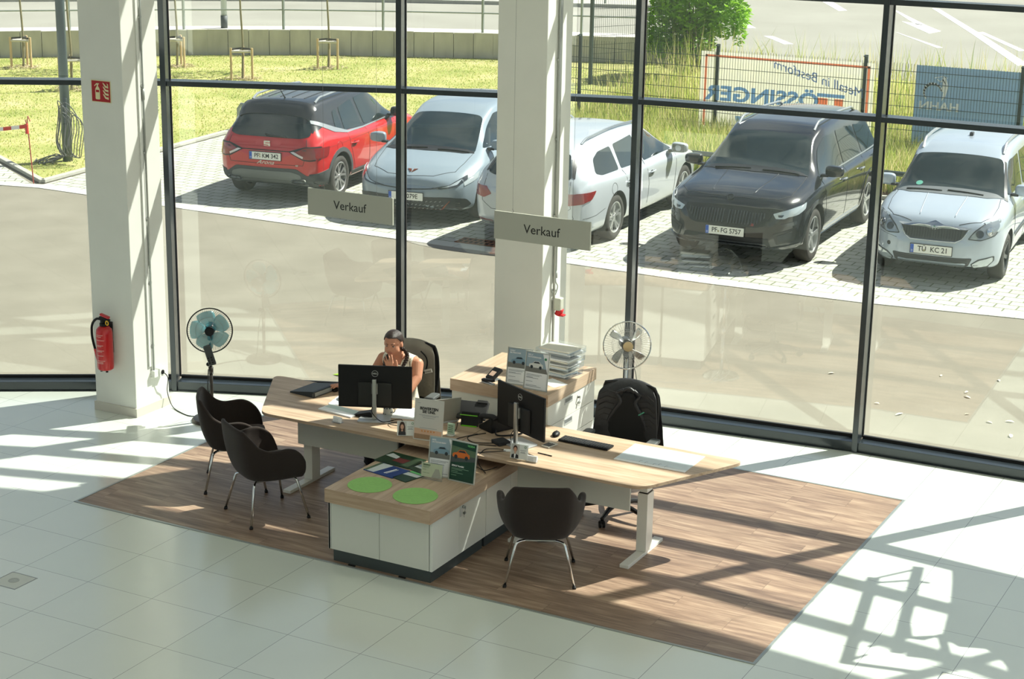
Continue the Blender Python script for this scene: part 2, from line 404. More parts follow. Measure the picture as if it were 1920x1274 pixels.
# ---- ceiling slab (above the picture)
ce = MB(); ce.prism([(13.4, -13), *[tuple(Vector(p) + fnorm(i) * .12) for i, p in list(enumerate(FOUT))[::-1]], (-7.5, -13)], CEIL, CEIL + .35)
ce.build('ceiling', mat('ceiling_white', (235, 235, 230), .8, noise=.02, nscale=4))['kind'] = 'structure'
m = MB(); m.box((3, -12.9, CEIL / 2), (20.9, .2, CEIL)); m.build('wall_back', white_paint)['kind'] = 'structure'
# ---- columns
def column(k, x0, y0, s, hgt):
    m = MB(); m.box((x0 + s / 2, y0 + s / 2, hgt / 2), (s, s, hgt)); o = m.build('wall_column_%d' % k, white_paint, bev=.006); o['kind'] = 'structure'
    m = MB(); m.box((x0 + s / 2, y0 + s / 2, .043), (s + .03, s + .03, .086)); o = m.build('baseboard_column_%d' % k, plinth_m, bev=.002); o['kind'] = 'structure'
column(1, -2.085, 2.6, .49, CEIL)
column(2, 1.535, 3.93, .49, CEIL)

# ================================================================== OUTSIDE GROUND
asphalt = patchy('asphalt', [(.3, (116, 111, 99)), (.5, (127, 122, 109)), (.66, (138, 133, 120))], 1.2, 120, .95, .35, .55)
m = MB(); m.prism([(-9, -13), (-7.52, -13), *[tuple(p) for p in FOUT], (13.45, 3.5), (13.45, -13), (40, -13), (40, 100), (-100, 100), (-100, -13)], -.25, -.006)
m.build('ground_driveway', asphalt)['kind'] = 'structure'
pav = bricks('concrete_pavers', (168, 168, 158), (180, 180, 170), (104, 112, 84), .27, .2, .011, nz=.10)
m = MB(); m.prism([(-10.32, 10.78), (-7, 10.66), (-2, 10.62), (1, 10.55), (3, 10.66), (5, 10.95), (9, 11.6), (13, 12.3), (13, 17.0), (-10.95, 17.0)], -.005, .0)
m.build('ground_parking_pavers', pav)['kind'] = 'structure'
pav2 = bricks('concrete_pavers_turned', (170, 170, 160), (180, 180, 170), (104, 112, 84), .27, .2, .011, nz=.10, rot=math.radians(-32))
m = MB(); m.prism([(-10.45, 10.76), (-12.6, 12.12), (-15, 13.6), (-18, 10), (-12.4, 9.6), (-11.2, 10.45)], -.005, .0)
m.build('ground_left_pavers', pav2)['kind'] = 'structure'
edge = bricks('border_pavers', (184, 183, 173), (190, 189, 179), (150, 150, 139), .6, .4, .006, bump=.2, nz=.06)
m = MB(); P = [(-12.4, 9.6), (-11.2, 10.38), (-10.2, 10.62), (-7, 10.55), (-2, 10.5), (1, 10.44), (3, 10.55), (5, 10.84), (9, 11.5), (13, 12.2)]
m.prism(P + [(x - (.06 if x < -10.5 else 0), y + .26) for x, y in P[::-1]], -.004, .003); m.build('trim_paver_border', edge)['kind'] = 'structure'
kerb_m = mat('kerb_concrete', (168, 167, 157), .9, noise=.1, nscale=8, bump=.2, bscale=60)
def kerb(pts, wd=.1, h=.06, nm='trim_kerb'):
    m = MB()
    for a, b in zip(pts, pts[1:]):
        a = Vector(a); b = Vector(b); L = (b - a).length; c = (a + b) / 2; m.box((0, 0, h / 2), (L, wd, h), T(c.x, c.y, 0) @ RZ(math.atan2(b.y - a.y, b.x - a.x)))
    m.build(nm, kerb_m, bev=.01)['kind'] = 'structure'
kerb([(-10.42, 10.95), (-12.65, 12.25), (-15.2, 13.9)]); kerb([(-10.42, 10.95), (-11.02, 17.0)]); kerb([(-11.0, 17.05), (13, 17.05)], nm='trim_rear_kerb')
lawn_m = patchy('lawn_soil_green', [(.36, (118, 128, 60)), (.46, (148, 152, 84)), (.55, (170, 164, 108)), (.66, (186, 176, 134))], .8, 22, .95, .9, .5)
m = MB(); m.prism([(-10.42, 11.0), (-11.05, 17.12), (-5.6, 17.12), (-5.6, 31), (-8, 31.1), (-12.47, 29.45), (-14.71, 28.36), (-16.19, 27.7), (-18.65, 25.9), (-22.33, 22.5), (-33, 12.6), (-15.3, 14.0), (-12.7, 12.32)], -.004, .012)
m.build('ground_lawn', lawn_m)['kind'] = 'structure'
wild_m = patchy('wild_verge_ground', [(.35, (134, 146, 72)), (.5, (176, 178, 100)), (.62, (204, 194, 136))], 1.5, 18, .95, .9, .5)
m = MB(); NX = 30
g = []
for i in range(NX + 1):
    x = -5.6 + 19 * i / NX; row = [(x, 17.12, .004), (x, 19.0, .01), (x, 20.2, .05), (x, 21.3, .2)]
    yb = 28 - (x + 6) * .25; row += [(x, 21.3 + (yb - 21.3) * .5, .45), (x, yb, .6)]
    g.append(row)
m.grid(g); m.build('ground_verge', wild_m)['kind'] = 'structure'
m = MB(); m.box((1.4, 17.6, .03), (1.6, .8, .05)); m.build('ground_mulch_bed', patchy('bark_mulch', [(.35, (70, 52, 40)), (.5, (110, 88, 70)), (.65, (150, 128, 106))], 9, 60, .95, 1, .6))['kind'] = 'structure'
road = patchy('road_asphalt', [(.3, (134, 132, 123)), (.5, (144, 142, 133)), (.66, (153, 151, 142))], .5, 60, .95, .2, .5)
WALL = [(-33, 12.5), (-22.33, 22.48), (-18.65, 25.86), (-16.19, 27.68), (-14.71, 28.35), (-12.47, 29.44), (-8.2, 31.1)]
m = MB(); m.prism([*WALL, (-5.6, 27.9), (13.4, 23.15), (40, 18), (60, 120), (-120, 120), (-90, 12)], .3, .6); m.build('ground_road', road)['kind'] = 'structure'
# footway and kerb behind the wall
def offs(P, d):
    out = []
    for i, p in enumerate(P):
        a = Vector(P[max(i - 1, 0)]); b = Vector(P[min(i + 1, len(P) - 1)]); t = (b - a).normalized(); out.append((p[0] - t.y * d, p[1] + t.x * d))
    return out
m = MB(); A = offs(WALL, .15); B = offs(WALL, 1.0); m.prism(A + B[::-1], .6, .615); m.build('ground_footway', bricks('footway_pavers', (216, 212, 202), (206, 202, 192), (170, 168, 160), .3, .3, .01, nz=.08))['kind'] = 'structure'
m = MB(); A = offs(WALL, 8.2); B = offs(WALL, 8.4); m.prism(A + B[::-1], .6, .7); A = offs(WALL, 8.4); B = offs(WALL, 14); m.prism(A + B[::-1], .6, .68); m.build('ground_far_footway', kerb_m)['kind'] = 'structure'
# white road markings
paint = mat('road_paint', (240, 240, 235), .8, noise=.05, nscale=8)
def mark(nm, label, polys, group=None):
    m = MB()
    for P in polys: m.prism(P, .6, .606)
    tag(m.build(nm, paint), label, 'road marking', group)
mark('road_dash', 'white lane dash on the road beside the leafy bush, upper left one', [[(-8.82, 36.44), (-8.62, 36.7), (-7.6, 35.02), (-7.85, 34.87)]], None)
mark('road_dash', 'white lane dash on the road above the orange-edged banner, lower one', [[(-6.75, 33.33), (-6.55, 33.43), (-5.5, 32.0), (-5.66, 31.8)]], None)
mark('road_dash', 'white lane dash at the upper edge of the road left of the last mullions', [[(-8.9, 44.2), (-8.6, 44.3), (-7.22, 41.56), (-7.4, 41.31)]], None)
mark('road_arrow', 'white arrow painted on the road behind the blue banner', [[(-6.1, 42.7), (-5.85, 42.0), (-4.37, 38.78), (-4.0, 38.6)], [(-4.95, 39.4), (-3.4, 36.6), (-3.3, 37.4), (-4.0, 38.6), (-4.3, 38.9)]])
mark('road_line', 'short white edge line on the road above the blue banner', [[(-4.3, 36.5), (-4.15, 36.3), (-2.2, 33.5), (-2.3, 33.35)]])
mark('road_line', 'long white line on the road running off the right edge, with a fork', [[(-5.35, 44.0), (-5.1, 43.9), (-2.3, 37.5), (.35, 31.3), (.2, 30.9), (-2.42, 37.2)], [(-2.4, 37.75), (-2.3, 37.9), (-.35, 34.1), (-.45, 33.9)]])
# ---- retaining wall of upright concrete panels
conc = mat('weathered_concrete', (184, 180, 168), .95, noise=.2, nscale=3.5, bump=.3, bscale=30, stretch=(1, 1, .35))
m = MB()
WP = [Vector(p) for p in WALL]
seg = [(a, b) for a, b in zip(WP, WP[1:])]
for a, b in seg:
    L = (b - a).length; n_ = max(1, round(L / .5)); d = (b - a).normalized()
    if L > 14: a = a + d * 6; L = (b - a).length; n_ = round(L / .5)
    for k in range(n_):
        c = a + d * (L * (k + .5) / n_) + Vector((d.y, -d.x)) * .05; w_ = L / n_ - .012
        m.box((0, 0, 0), (w_, .12, .66), T(c.x, c.y, .31 + rng.uniform(-.008, .012)) @ RZ(math.atan2(d.y, d.x)), bev=.006)
tag(m.build('retaining_wall', conc), 'low weathered concrete retaining wall of upright panels between lawn and road', 'wall')
# ---- railings along the wall
galv = mat('galvanised_steel', (140, 148, 142), .45, .6, noise=.08, nscale=10)
galv_d = mat('dark_green_steel', (62, 74, 70), .5, .3)
rail = thing('road_railing', 'grey-green steel two-bar railing on top of the concrete retaining wall', 'railing', (-18.37, 26.07, .62))
def on_rail(x, y, z=0): return (x + 18.37, y - 26.07, z)
RP = [(-27.0, 18.1), (-25.05, 19.93), (-23.1, 21.76), (-21.1, 23.61), (-19.07, 25.48), (-17.13, 26.99), (-14.97, 28.23), (-12.72, 29.32), (-10.42, 30.24), (-8.3, 31.05)]
for x, y in RP:
    m = MB(); m.box(on_rail(x, y, .5), (.05, .05, 1.0)); m.box(on_rail(x, y, -.06), (.14, .14, .1)); m.build('post', galv, rail)
for z, r in ((.98, .026), (.5, .018)):
    m = MB(); m.tube([on_rail(x, y, z) for x, y in RP], r, 8); m.build('rail_bar', galv, rail)
rail = thing('road_railing', 'second steel railing across the road beyond the staked trees, at the top edge', 'railing', (-20, 32, .66))
RP = [(x, y) for x, y in offs(RP, 8.6)]
for x, y in RP:
    m = MB(); m.box((x + 20, y - 32, .5), (.05, .05, 1.0)); m.build('post', galv, rail)
m = MB(); m.tube([(x + 20, y - 32, .98) for x, y in RP], .026, 8); m.build('rail_bar', galv, rail)
# ---- staked saplings
bark = mat('sapling_bark', (132, 124, 96), .9, noise=.2, nscale=20, bump=.4, bscale=60)
stake_m = mat('pine_stake', (204, 176, 134), .8, noise=.12, nscale=12, stretch=(1, 1, .2))
halfr = mat('grey_half_round', (196, 190, 178), .8, noise=.1, nscale=12)
strap_m = mat('dark_tree_tie', (46, 44, 42), .9)
leaf_m = mat('fresh_leaves', (140, 186, 50), .6, noise=.3, nscale=3, spec=.3)
straw_m = mat('dry_mulch_straw', (188, 172, 138), .95, noise=.25, nscale=20)
def leaves(m, c, r, n, size, rs, flat=.8):
    for k in range(n):
        v = Vector(rs.normal(size=3)); v = v.normalized() * (rs.uniform(.35, 1) ** .5); p = Vector((v.x * r[0], v.y * r[1], v.z * r[2])) + Vector(c)
        s = size * rs.uniform(.6, 1.3); a, b_, g = rs.uniform(0, 2 * PI), rs.uniform(-flat, flat), rs.uniform(-flat, flat)
        M = T(*p) @ RZ(a) @ RX(b_) @ RY(g)
        m.quad([(-s, 0, 0), (0, -s * .42, s * .1), (s, 0, 0), (0, s * .42, s * .1)], M)
def sapling(x, y, rz, lab, h=4.2, seed=1):
    rs = np.random.RandomState(seed); t = thing('staked_tree', lab, 'tree', (x, y, .01), rz, 'young staked trees on the lawn')
    m = MB(); m.tube([(0, 0, -.02), (.02, .01, .8), (-.02, .02, 1.8), (.02, -.01, 3.0), (0, 0, h)], [.03, .012], 8, smooth_pts=4)
    for k in range(7):
        z = 2.5 + k * .22; a = rs.uniform(0, 6.28); m.tube([(0, 0, z), (.25 * math.cos(a), .25 * math.sin(a), z + .3), (.42 * math.cos(a), .42 * math.sin(a), z + .7)], [.01, .004], 5)
    m.build('trunk', bark, t)
    R = .27
    for k in range(3):
        a = PI / 2 + k * 2 * PI / 3 + .2; m = MB(); m.cyl((R * math.cos(a), R * math.sin(a), -.02), (R * math.cos(a), R * math.sin(a), .72), .028, seg=10); m.build('stake', stake_m, t)
    pts = [(R * math.cos(PI / 2 + k * 2 * PI / 3 + .2), R * math.sin(PI / 2 + k * 2 * PI / 3 + .2)) for k in range(3)]
    for k in range(3):
        a, b = pts[k], pts[(k + 1) % 3]; m = MB(); m.cyl((a[0], a[1], .64), (b[0], b[1], .64), .026, seg=8); m.build('crossbar', halfr, t)
    m = MB()
    for a in pts: m.tube([(a[0], a[1], .69), (a[0] * .1, a[1] * .1, .7)], .022, 6)
    m.build('tie', strap_m, t)
    m = MB(); leaves(m, (0, 0, 3.6), (.7, .7, .9), 260, .07, rs); tag(m.build('leaves', leaf_m, t, recalc=False, sharp=False), kind='stuff')
    m = MB()
    for k in range(90):
        a, r = rs.uniform(0, 6.28), rs.uniform(.05, .45); p = (r * math.cos(a), r * math.sin(a), .02 + .02 * rs.rand()); b = rs.uniform(0, 6.28); L = rs.uniform(.06, .16)
        m.box((0, 0, 0), (L, .012, .008), T(*p) @ RZ(b) @ RY(rs.uniform(-.3, .3)))
    tag(m.build('mulch', straw_m, t, sharp=False), kind='stuff')
for a in [(-20.47, 21.3, .2, 'staked sapling furthest left on the lawn, before the retaining wall', 4.2, 1), (-17.06, 19.1, .5, 'staked sapling half hidden behind the left white column', 4.2, 2),
          (-17.73, 23.5, .1, 'staked sapling just right of the dark left mullion', 4.2, 3), (-15.15, 22.58, .35, 'nearest fully seen staked sapling, above the red car', 4.2, 4),
          (-14.66, 25.3, .3, 'staked sapling closest to the retaining wall, right of the one above the red car', 4.2, 5)]: sapling(*a)
# ---- lamp post with a coil of cable
post_m = mat('lamp_post_paint', (84, 98, 104), .4, .4)
t = thing('lamp_post', 'dark grey-blue lamp post standing on the lawn, cable coiled at its foot', 'lamp post', (-11.37, 12.6, .01))
m = MB(); m.cyl((0, 0, -.02), (0, 0, 5.5), .082, .07, seg=24); m.build('pole', post_m, t)
m = MB(); m.box((.06, -.066, .85), (.07, .03, .45), bev=.004); m.build('service_door', mat('post_door', (66, 78, 84), .4, .4), t)
m = MB(); m.box((.0, -.5, 5.5), (.22, 1.0, .09), bev=.02); m.build('lamp_head', post_m, t)
cab = mat('grey_cable', (96, 98, 98), .6)
t = thing('cable_coil', 'loose coil of grey cable hung on the dark lamp post foot', 'cable', (-11.25, 12.42, .01))
m = MB(); rs = np.random.RandomState(4)
for k in range(9):
    w_ = rs.uniform(.08, .2); h_ = rs.uniform(.35, .55); ox = rs.uniform(-.05, .12) + (.2 if k > 5 else 0); a0 = rs.uniform(-.5, .5)
    m.tube([(ox + w_ * math.cos(a) * (1 if k < 6 else 1.5), -.05 + .04 * math.sin(3 * a) + rs.uniform(-.01, .01), .12 + h_ + h_ * math.sin(a)) for a in np.linspace(0, 2 * PI, 22)[:-1]], .008, 6, closed=True)
for k in range(14):
    a = rs.uniform(2.6, 4.4); L = rs.uniform(.2, .75); m.tube([(0, -.05, .12), (L * .5 * math.cos(a), L * .5 * math.sin(a) - .05, .05 + rs.rand() * .1), (L * math.cos(a), L * math.sin(a) * .5 - .1, .02), (L * math.cos(a) - .1, L * math.sin(a) * .5, .02)], .009, 6, smooth_pts=4)
m.build('cable', cab, t)
# ---- street pole, barrier stake
t = thing('street_pole', 'thin light grey pole with a dark foot beyond the retaining wall', 'pole', (-18.6, 26.5, .61))
m = MB(); m.cyl((0, 0, .3), (0, 0, 3.2), .075, seg=20); m.build('pole', mat('pole_light', (172, 182, 176), .4, .3), t)
m = MB(); m.cyl((0, 0, -.02), (0, 0, .32), .085, seg=20); m.build('foot', mat('pole_foot', (66, 72, 76), .6), t)
t = thing('barrier_stake', 'thin red iron stake holding red and white barrier tape', 'stake', (-10.52, 10.86, .0))
m = MB(); m.tube([(0, 0, -.02), (-.06, .0, .98), (-.04, 0, 1.06), (.0, 0, .98)], .009, 8); m.tube([(-.05, 0, .86), (-.1, 0, 1.0)], .008, 6); m.build('rod', mat('rusty_red', (160, 70, 58), .7), t)
red_t = mat('tape_red', (214, 52, 40), .5); wht_t = mat('tape_white', (240, 238, 232), .5)
t = thing('barrier_tape', 'red and white barrier tape stretched left from the iron stake', 'tape', (-10.58, 10.86, .9))
for one in (1,):
    m = MB()
    for k in range(26):
        m.mi = k % 2
        if True:
            f_ = lambda s: (-s * 1.9, -s * .9, -.12 * math.sin(PI * min(s * .8, 1)))
            a, b = f_(k / 26 * 1.6), f_((k + 1) / 26 * 1.6); m.quad([(a[0], a[1], a[2] - .03), (b[0], b[1], b[2] - .03), (b[0], b[1], b[2] + .03), (a[0], a[1], a[2] + .03)])
    m.mi = 0; bmesh.ops.remove_doubles(m.b, verts=m.b.verts, dist=1e-4); m.build('tape', [red_t, wht_t], t, solid=.001, recalc=False)
    m = MB(); m.box((0.0, -.02, -.04), (.05, .03, .16), bev=.01); m.build('knot', red_t, t)
# ---- low guard rails behind the bays
t = thing('guard_rail', 'low galvanised guard rail at the lawn corner behind the red car', 'guard rail', (-10.95, 16.8, 0))
m = MB(); m.tube([(0, 0, -.02), (0, 0, .42), (.06, 0, .5), (1.8, 0, .5), (1.86, 0, .42), (1.86, 0, -.02)], .035, 10); m.build('bar', galv, t)
m = MB(); m.box((0, 0, .01), (.2, .2, .02)); m.build('foot_plate', galv, t)
t = thing('guard_rail', 'low dark guard rail at the foot of the mesh fence behind the right-hand cars', 'guard rail', (-3, 16.75, 0))
m = MB(); m.tube([(0, 0, .48), (10, 0, .48)], .04, 10); m.build('bar', galv_d, t)
for k in range(6):
    m = MB(); m.cyl((.1 + k * 1.95, 0, -.02), (.1 + k * 1.95, 0, .5), .03, seg=10); m.build('post', galv_d, t)
# ---- drain grate
t = thing('drain_grate', 'rusty rectangular drain grate at the edge of the pavers by the white column', 'drain', (-2.5, 10.95, .0), .05)
m = MB()
for k in range(9): m.box((-.32 + k * .08, 0, .006), (.02, .3, .012))
for k in (-1, 0, 1): m.box((0, k * .14, .006), (.68, .025, .012))
m.build('grating', mat('rusty_iron', (130, 92, 72), .8, noise=.2, nscale=20), t)
m = MB(); m.box((0, 0, .002), (.66, .29, .003)); m.build('pit', mat('dark_pit', (30, 26, 24), 1), t)
tag(MB().prism([(1.0 * math.cos(a) * .95, .3 * math.sin(a)) for a in np.linspace(0, 2 * PI, 40)[:-1]], 0, .002).build('asphalt_patch', mat('dark_asphalt_patch', (138, 134, 124), .95, noise=.1, nscale=40)), 'dark oval asphalt patch in front of the drain grate', 'patch').location = (-2.55, 10.62, -.004)

# ---- mesh fence
fgreen = mat('fence_green', (52, 66, 62), .5, .2)
FY = 19.95
fence = thing('mesh_fence', 'dark green steel mesh fence behind the parked cars', 'fence', (0, FY, 0))
fx = [-5.46, -2.72, 0.0, 2.67, 5.4, 8.1]
for x in fx:
    m = MB(); m.box((x, .045, .93), (.06, .04, 1.9)); m.box((x, .0, 1.86), (.05, .08, .02)); m.build('post', fgreen, fence)
for a, b in [(-5.95, -5.46)] + list(zip(fx, fx[1:])):
    m = MB(); n_ = int((b - a) / .05)
    for k in range(n_ + 1):
        x = a + (b - a) * k / n_; m.box((x, 0, .92), (.0055, .0055, 1.74))
    for z in np.arange(.06, 1.85, .2):
        m.box(((a + b) / 2, 0, z), (b - a, .009, .009))
    m.build('mesh_panel', fgreen, fence, sharp=False)
fence = thing('mesh_fence', 'taller mesh fence with dark posts beyond, left of the leafy bush', 'fence', (-8.3, 26.6, .1))
for x, y in ((-.0, -.2), (.62, 1.1), (1.7, 2.7)):
    m = MB(); m.box((x, y, .9), (.07, .07, 2.5)); m.build('post', fgreen, fence)
m = MB()
for k in range(64):
    t_ = k / 63 * 3.3; x = .0 + t_ * .52; y = -.2 + t_ * .86; m.box((x, y, .95), (.005, .005, 1.7))
for k in range(9): m.tube([(0, -.2, .2 + k * .2), (1.7, 2.7, .2 + k * .2)], .005, 4)
m.build('mesh_panel', fgreen, fence, sharp=False)
# ---- banners on the fence (seen from behind, so the writing is mirrored)
ban_w = mat('banner_white', (232, 229, 216), .8, noise=.03, nscale=5)
ban_o = mat('banner_orange', (252, 188, 152), .8); ban_b = mat('banner_blue_ink', (172, 204, 234), .8)
see_through(ban_w, .5, holes=.2); see_through(ban_o, .6); see_through(ban_b, .6)
t = thing('fence_banner', 'white advertising banner with orange border, mirrored blue lettering, on the fence', 'banner', (-1.43, FY + .03, .98))
m = MB(); m.grid([[(x, .006 * math.sin(x * 5) * (.8 - z), z) for z in np.linspace(-.765, .765, 9)] for x in np.linspace(-1.6, 1.6, 33)]); m.build('sheet', ban_w, t, recalc=False)
VX = RX(PI / 2)
def ribbon(m, pts, w, M=None):
    for a, b in zip(pts, pts[1:]):
        a = Vector(a); b = Vector(b); d = (b - a); n_ = Vector((-d.y, d.x)).normalized() * w / 2
        m.prism([(a - n_ - d.normalized() * w * .4), (b - n_ + d.normalized() * w * .4), (b + n_ + d.normalized() * w * .4), (a + n_ - d.normalized() * w * .4)], 0, .001, M)
m = MB(); F_ = T(0, -.012, 0) @ VX; ribbon(m, [(-1.5, -.55), (-1.5, .69), (1.5, .69), (1.5, -.55)], .04, F_)
m.prism([(-1.58, -.7), (-1.0, -.6), (-.55, -.68), (-.4, -.72), (-1.58, -.75)], 0, .001, F_)
m.prism([(.62, -.12), (.8, -.12), (.8, .1), (.62, .1)], 0, .001, F_); m.prism([(.92, -.12), (1.08, -.12), (1.08, .1), (.92, .1)], 0, .001, F_); m.build('orange_print', ban_o, t)
m = MB(); m.prism([(.6, .12), (1.1, .12), (1.1, .18), (.6, .18)], 0, .001, F_); m.prism([(-.9, -.35), (-.35, -.35), (-.3, -.72), (-.5, -.45), (-.8, -.72)], 0, .001, F_); m.build('blue_print', ban_b, t)
text('lettering', 'ÖSSINGER', .36, ban_b, t, T(-.42, -.013, .02) @ VX, mirror=True, sx=1.28, bold=.012)
text('lettering', 'Metall in Bestform', .23, see_through(mat('banner_ink', (152, 176, 216), .8), .6), t, T(.62, -.013, .42) @ RY(.24) @ VX, mirror=True, shear=.3)
t = thing('fence_banner', 'pale blue banner with white mirrored lettering and rooster emblem on the fence', 'banner', (1.82, FY + .03, .9))
m = MB(); m.grid([[(x, .004 * math.sin(x * 6) * (.9 - z), z) for z in np.linspace(-.875, .875, 9)] for x in np.linspace(-.93, .93, 25)]); m.build('sheet', see_through(mat('banner_pale_blue', (132, 162, 190), .8, noise=.04, nscale=6), .12), t, recalc=False)
ban_i = mat('banner_white_ink', (250, 250, 250), .8)
text('lettering', 'HAHN', .19, ban_i, t, T(-.5, -.013, .2) @ VX, mirror=True, sx=1.25, bold=.006)
m = MB()
arc = [(-.62 + .15 * math.cos(a), .43 + .15 * math.sin(a)) for a in np.linspace(PI * 1.25, PI * .1, 12)]
for i, (a, b) in enumerate(zip(arc, arc[1:])): ribbon(m, [a, b], .012 + .035 * math.sin(PI * (i + 1) / 12), F_)
m.prism([(-.42, .72), (-.36, .55), (-.4, .38), (-.46, .3), (-.44, .45), (-.5, .47), (-.46, .56), (-.48, .68)], 0, .001, F_)
ribbon(m, [(-.56, .66), (-.5, .62), (-.46, .66), (-.42, .6)], .014, F_); ribbon(m, [(-.6, .68), (-.53, .7), (-.47, .72), (-.39, .69)], .012, F_)
m.build('rooster_emblem', ban_i, t)
# ---- bush and wild grass
t = thing('bush', 'bright green leafy bush growing at the roadside behind the fence', 'bush', (-6.9, 28.9, .3))
rs = np.random.RandomState(11); m = MB()
for k in range(12):
    a = rs.uniform(0, 6.28); r = rs.uniform(.1, .9); m.tube([(0, 0, -.2), (r * .5 * math.cos(a), r * .5 * math.sin(a), .8), (r * math.cos(a), r * math.sin(a), 1.8 + rs.rand())], [.02, .006], 5)
m.build('stems', bark, t)
m = MB()
for c, r, n_ in (((0, 0, 1.5), (1.0, 1.0, .9), 3000), ((-.6, 0, .9), (.7, .8, .7), 1500), ((.75, 0, 1.25), (.65, .7, .6), 1200), ((.4, .2, 2.2), (.8, .8, .7), 1300), ((1.25, -.2, 1.0), (.2, .2, .5), 160), ((-.3, 0, .5), (.9, .7, .45), 1000)): leaves(m, c, r, n_, .085, rs)
tag(m.build('leaves', leaf_m, t, recalc=False, sharp=False), kind='stuff')
see_through(leaf_m, .45)
gm = [mat('grass_lime', (190, 200, 104), .7, spec=.2), mat('grass_straw', (224, 212, 156), .8, spec=.2), mat('grass_green', (134, 160, 66), .7, spec=.2)]
for g_ in gm: see_through(g_, .35)
def tufts(nm, label, n_, area, h, w_, seed, zf=None, lean=.25, mats=(.45, .35, .2)):
    rs = np.random.RandomState(seed); V = []; Fc = []; MI = []
    for k in range(n_):
        x, y = area(rs); z = zf(x, y) if zf else .01; hh = h * rs.uniform(.45, 1.2); a = rs.uniform(0, 6.28); dx, dy = math.cos(a) * w_ / 2, math.sin(a) * w_ / 2; lx, ly = rs.normal(0, lean, 2) * hh
        i = len(V); V += [(x - dx, y - dy, z - .02), (x + dx, y + dy, z - .02), (x + dx * .6 + lx * .4, y + dy * .6 + ly * .4, z + hh * .55), (x - dx * .6 + lx * .4, y - dy * .6 + ly * .4, z + hh * .55), (x + lx, y + ly, z + hh)]
        Fc += [(i, i + 1, i + 2, i + 3), (i + 3, i + 2, i + 4)]; q = rs.choice(3, p=mats); MI += [q, q]
    me = bpy.data.meshes.new(nm); me.from_pydata(V, [], Fc); me.polygons.foreach_set('material_index', MI)
    for g_ in gm: me.materials.append(g_)
    o = bpy.data.objects.new(nm, me); COL.objects.link(o); return tag(o, label, 'grass', kind='stuff')
def verge_z(x, y):
    yb = 28 - (x + 6) * .25
    return .01 if y < 20 else (.05 + .15 * (y - 20) / 1.3 if y < 21.3 else .2 + .4 * min(1, (y - 21.3) / (yb - 21.3)))
tufts('wild_grass', 'tall wild grass growing along and behind the mesh fence', 44000, lambda rs: (rs.uniform(-5.6, 7.5), 17.3 + abs(rs.normal(0, 1)) * 3.2), .62, .024, 5, verge_z)
tufts('wild_grass', 'tall seeding stalks above the fence at the roadside', 2500, lambda rs: (rs.uniform(-5.6, 6), rs.uniform(20.6, 25.5)), 1.15, .016, 6, verge_z, .16, (.3, .6, .1))
def inlawn(rs):
    while True:
        x, y = rs.uniform(-22, -5.7), rs.uniform(11.2, 30)
        if (x < -10.5 - (y - 11) * .1 or y > 17.2) and (x > -10.42 or y > 11.1 + (-10.42 - x) * .60):
            if y < float(np.interp(x, [p[0] for p in WALL], [p[1] for p in WALL])) - .25 and y < 30.2 and x < -5.7 and (x > -13 or y > 12.4 + (-x - 12.7) * .6): 
                if x < -12.6 or y < 29.2: return x, y
tufts('lawn_grass', 'short sunlit grass blades of the lawn', 42000, inlawn, .03, .022, 9, lambda x, y: .012, .6, (.42, .33, .25))
# ---- fallen leaves outside the glass
lf = mat('dry_leaf', (208, 176, 140), .8); lf2 = mat('pale_leaf', (226, 220, 196), .8)
def leaf(x, y, s, rz, lab, mm, z=.0):
    m = MB(); m.grid([[(-s, 0, .004), (-s * .4, s * .35, .012), (s * .4, s * .3, .014), (s, 0, .004)], [(-s, 0, .004), (-s * .4, -s * .35, .008), (s * .4, -s * .3, .01), (s, 0, .004)]])
    o = m.build('fallen_leaf', mm, solid=.001, recalc=False); o.location = (x, y, z); o.rotation_euler = (0, 0, rz)
    return tag(o, lab, 'leaf', 'leaves on the asphalt outside the glass')
# ================================================================== CARS
def interp(pts):
    xs = np.array([p[0] for p in pts], float); ys = np.array([p[1] for p in pts], float)
    h = np.diff(xs); dl = np.diff(ys) / h; m_ = np.zeros(len(xs)); m_[0] = dl[0]; m_[-1] = dl[-1]
    for i in range(1, len(xs) - 1): m_[i] = 0 if dl[i - 1] * dl[i] <= 0 else 2 * dl[i - 1] * dl[i] / (dl[i - 1] + dl[i]) if True else 0
    def f(x):
        i = int(np.clip(np.searchsorted(xs, x) - 1, 0, len(h) - 1)); t = (min(max(x, xs[0]), xs[-1]) - xs[i]) / h[i]
        return ((2 * t ** 3 - 3 * t * t + 1) * ys[i] + (t ** 3 - 2 * t * t + t) * h[i] * m_[i] + (-2 * t ** 3 + 3 * t * t) * ys[i + 1] + (t ** 3 - t * t) * h[i] * m_[i + 1])
    return f
def sstep(t): t = min(max(t, 0), 1); return t * t * (3 - 2 * t)
def paint_mat(name, rgb, metal=.0, rough=.28):
    m = mat(name, rgb, rough, metal, .5, noise=.01, nscale=4, coat=1.0); return m
tyre_m = mat('tyre_rubber', (58, 56, 52), .85, noise=.1, nscale=30, bump=.4, bscale=90)
liner_m = mat('wheel_arch_liner', (20, 20, 21), .95)
cglass = mat('car_glass', (30, 42, 44), .03, 0, .6, noise=.05, nscale=2, coat=.35)
trimblk = mat('black_trim', (24, 25, 27), .4, 0, .5, coat=.3)
clad = mat('grey_cladding', (70, 74, 76), .7)
chrome = mat('chrome', (215, 218, 218), .1, 1.0)
alloy = mat('alloy', (206, 208, 206), .3, .75)
alloy_d = mat('dark_alloy', (62, 66, 70), .3, .7)
lamp_clear = mat('headlamp_lens', (196, 206, 210), .06, .25, .9, coat=1.0)
lamp_dark = mat('headlamp_inner', (58, 64, 70), .15, .5, .8, coat=1.0)
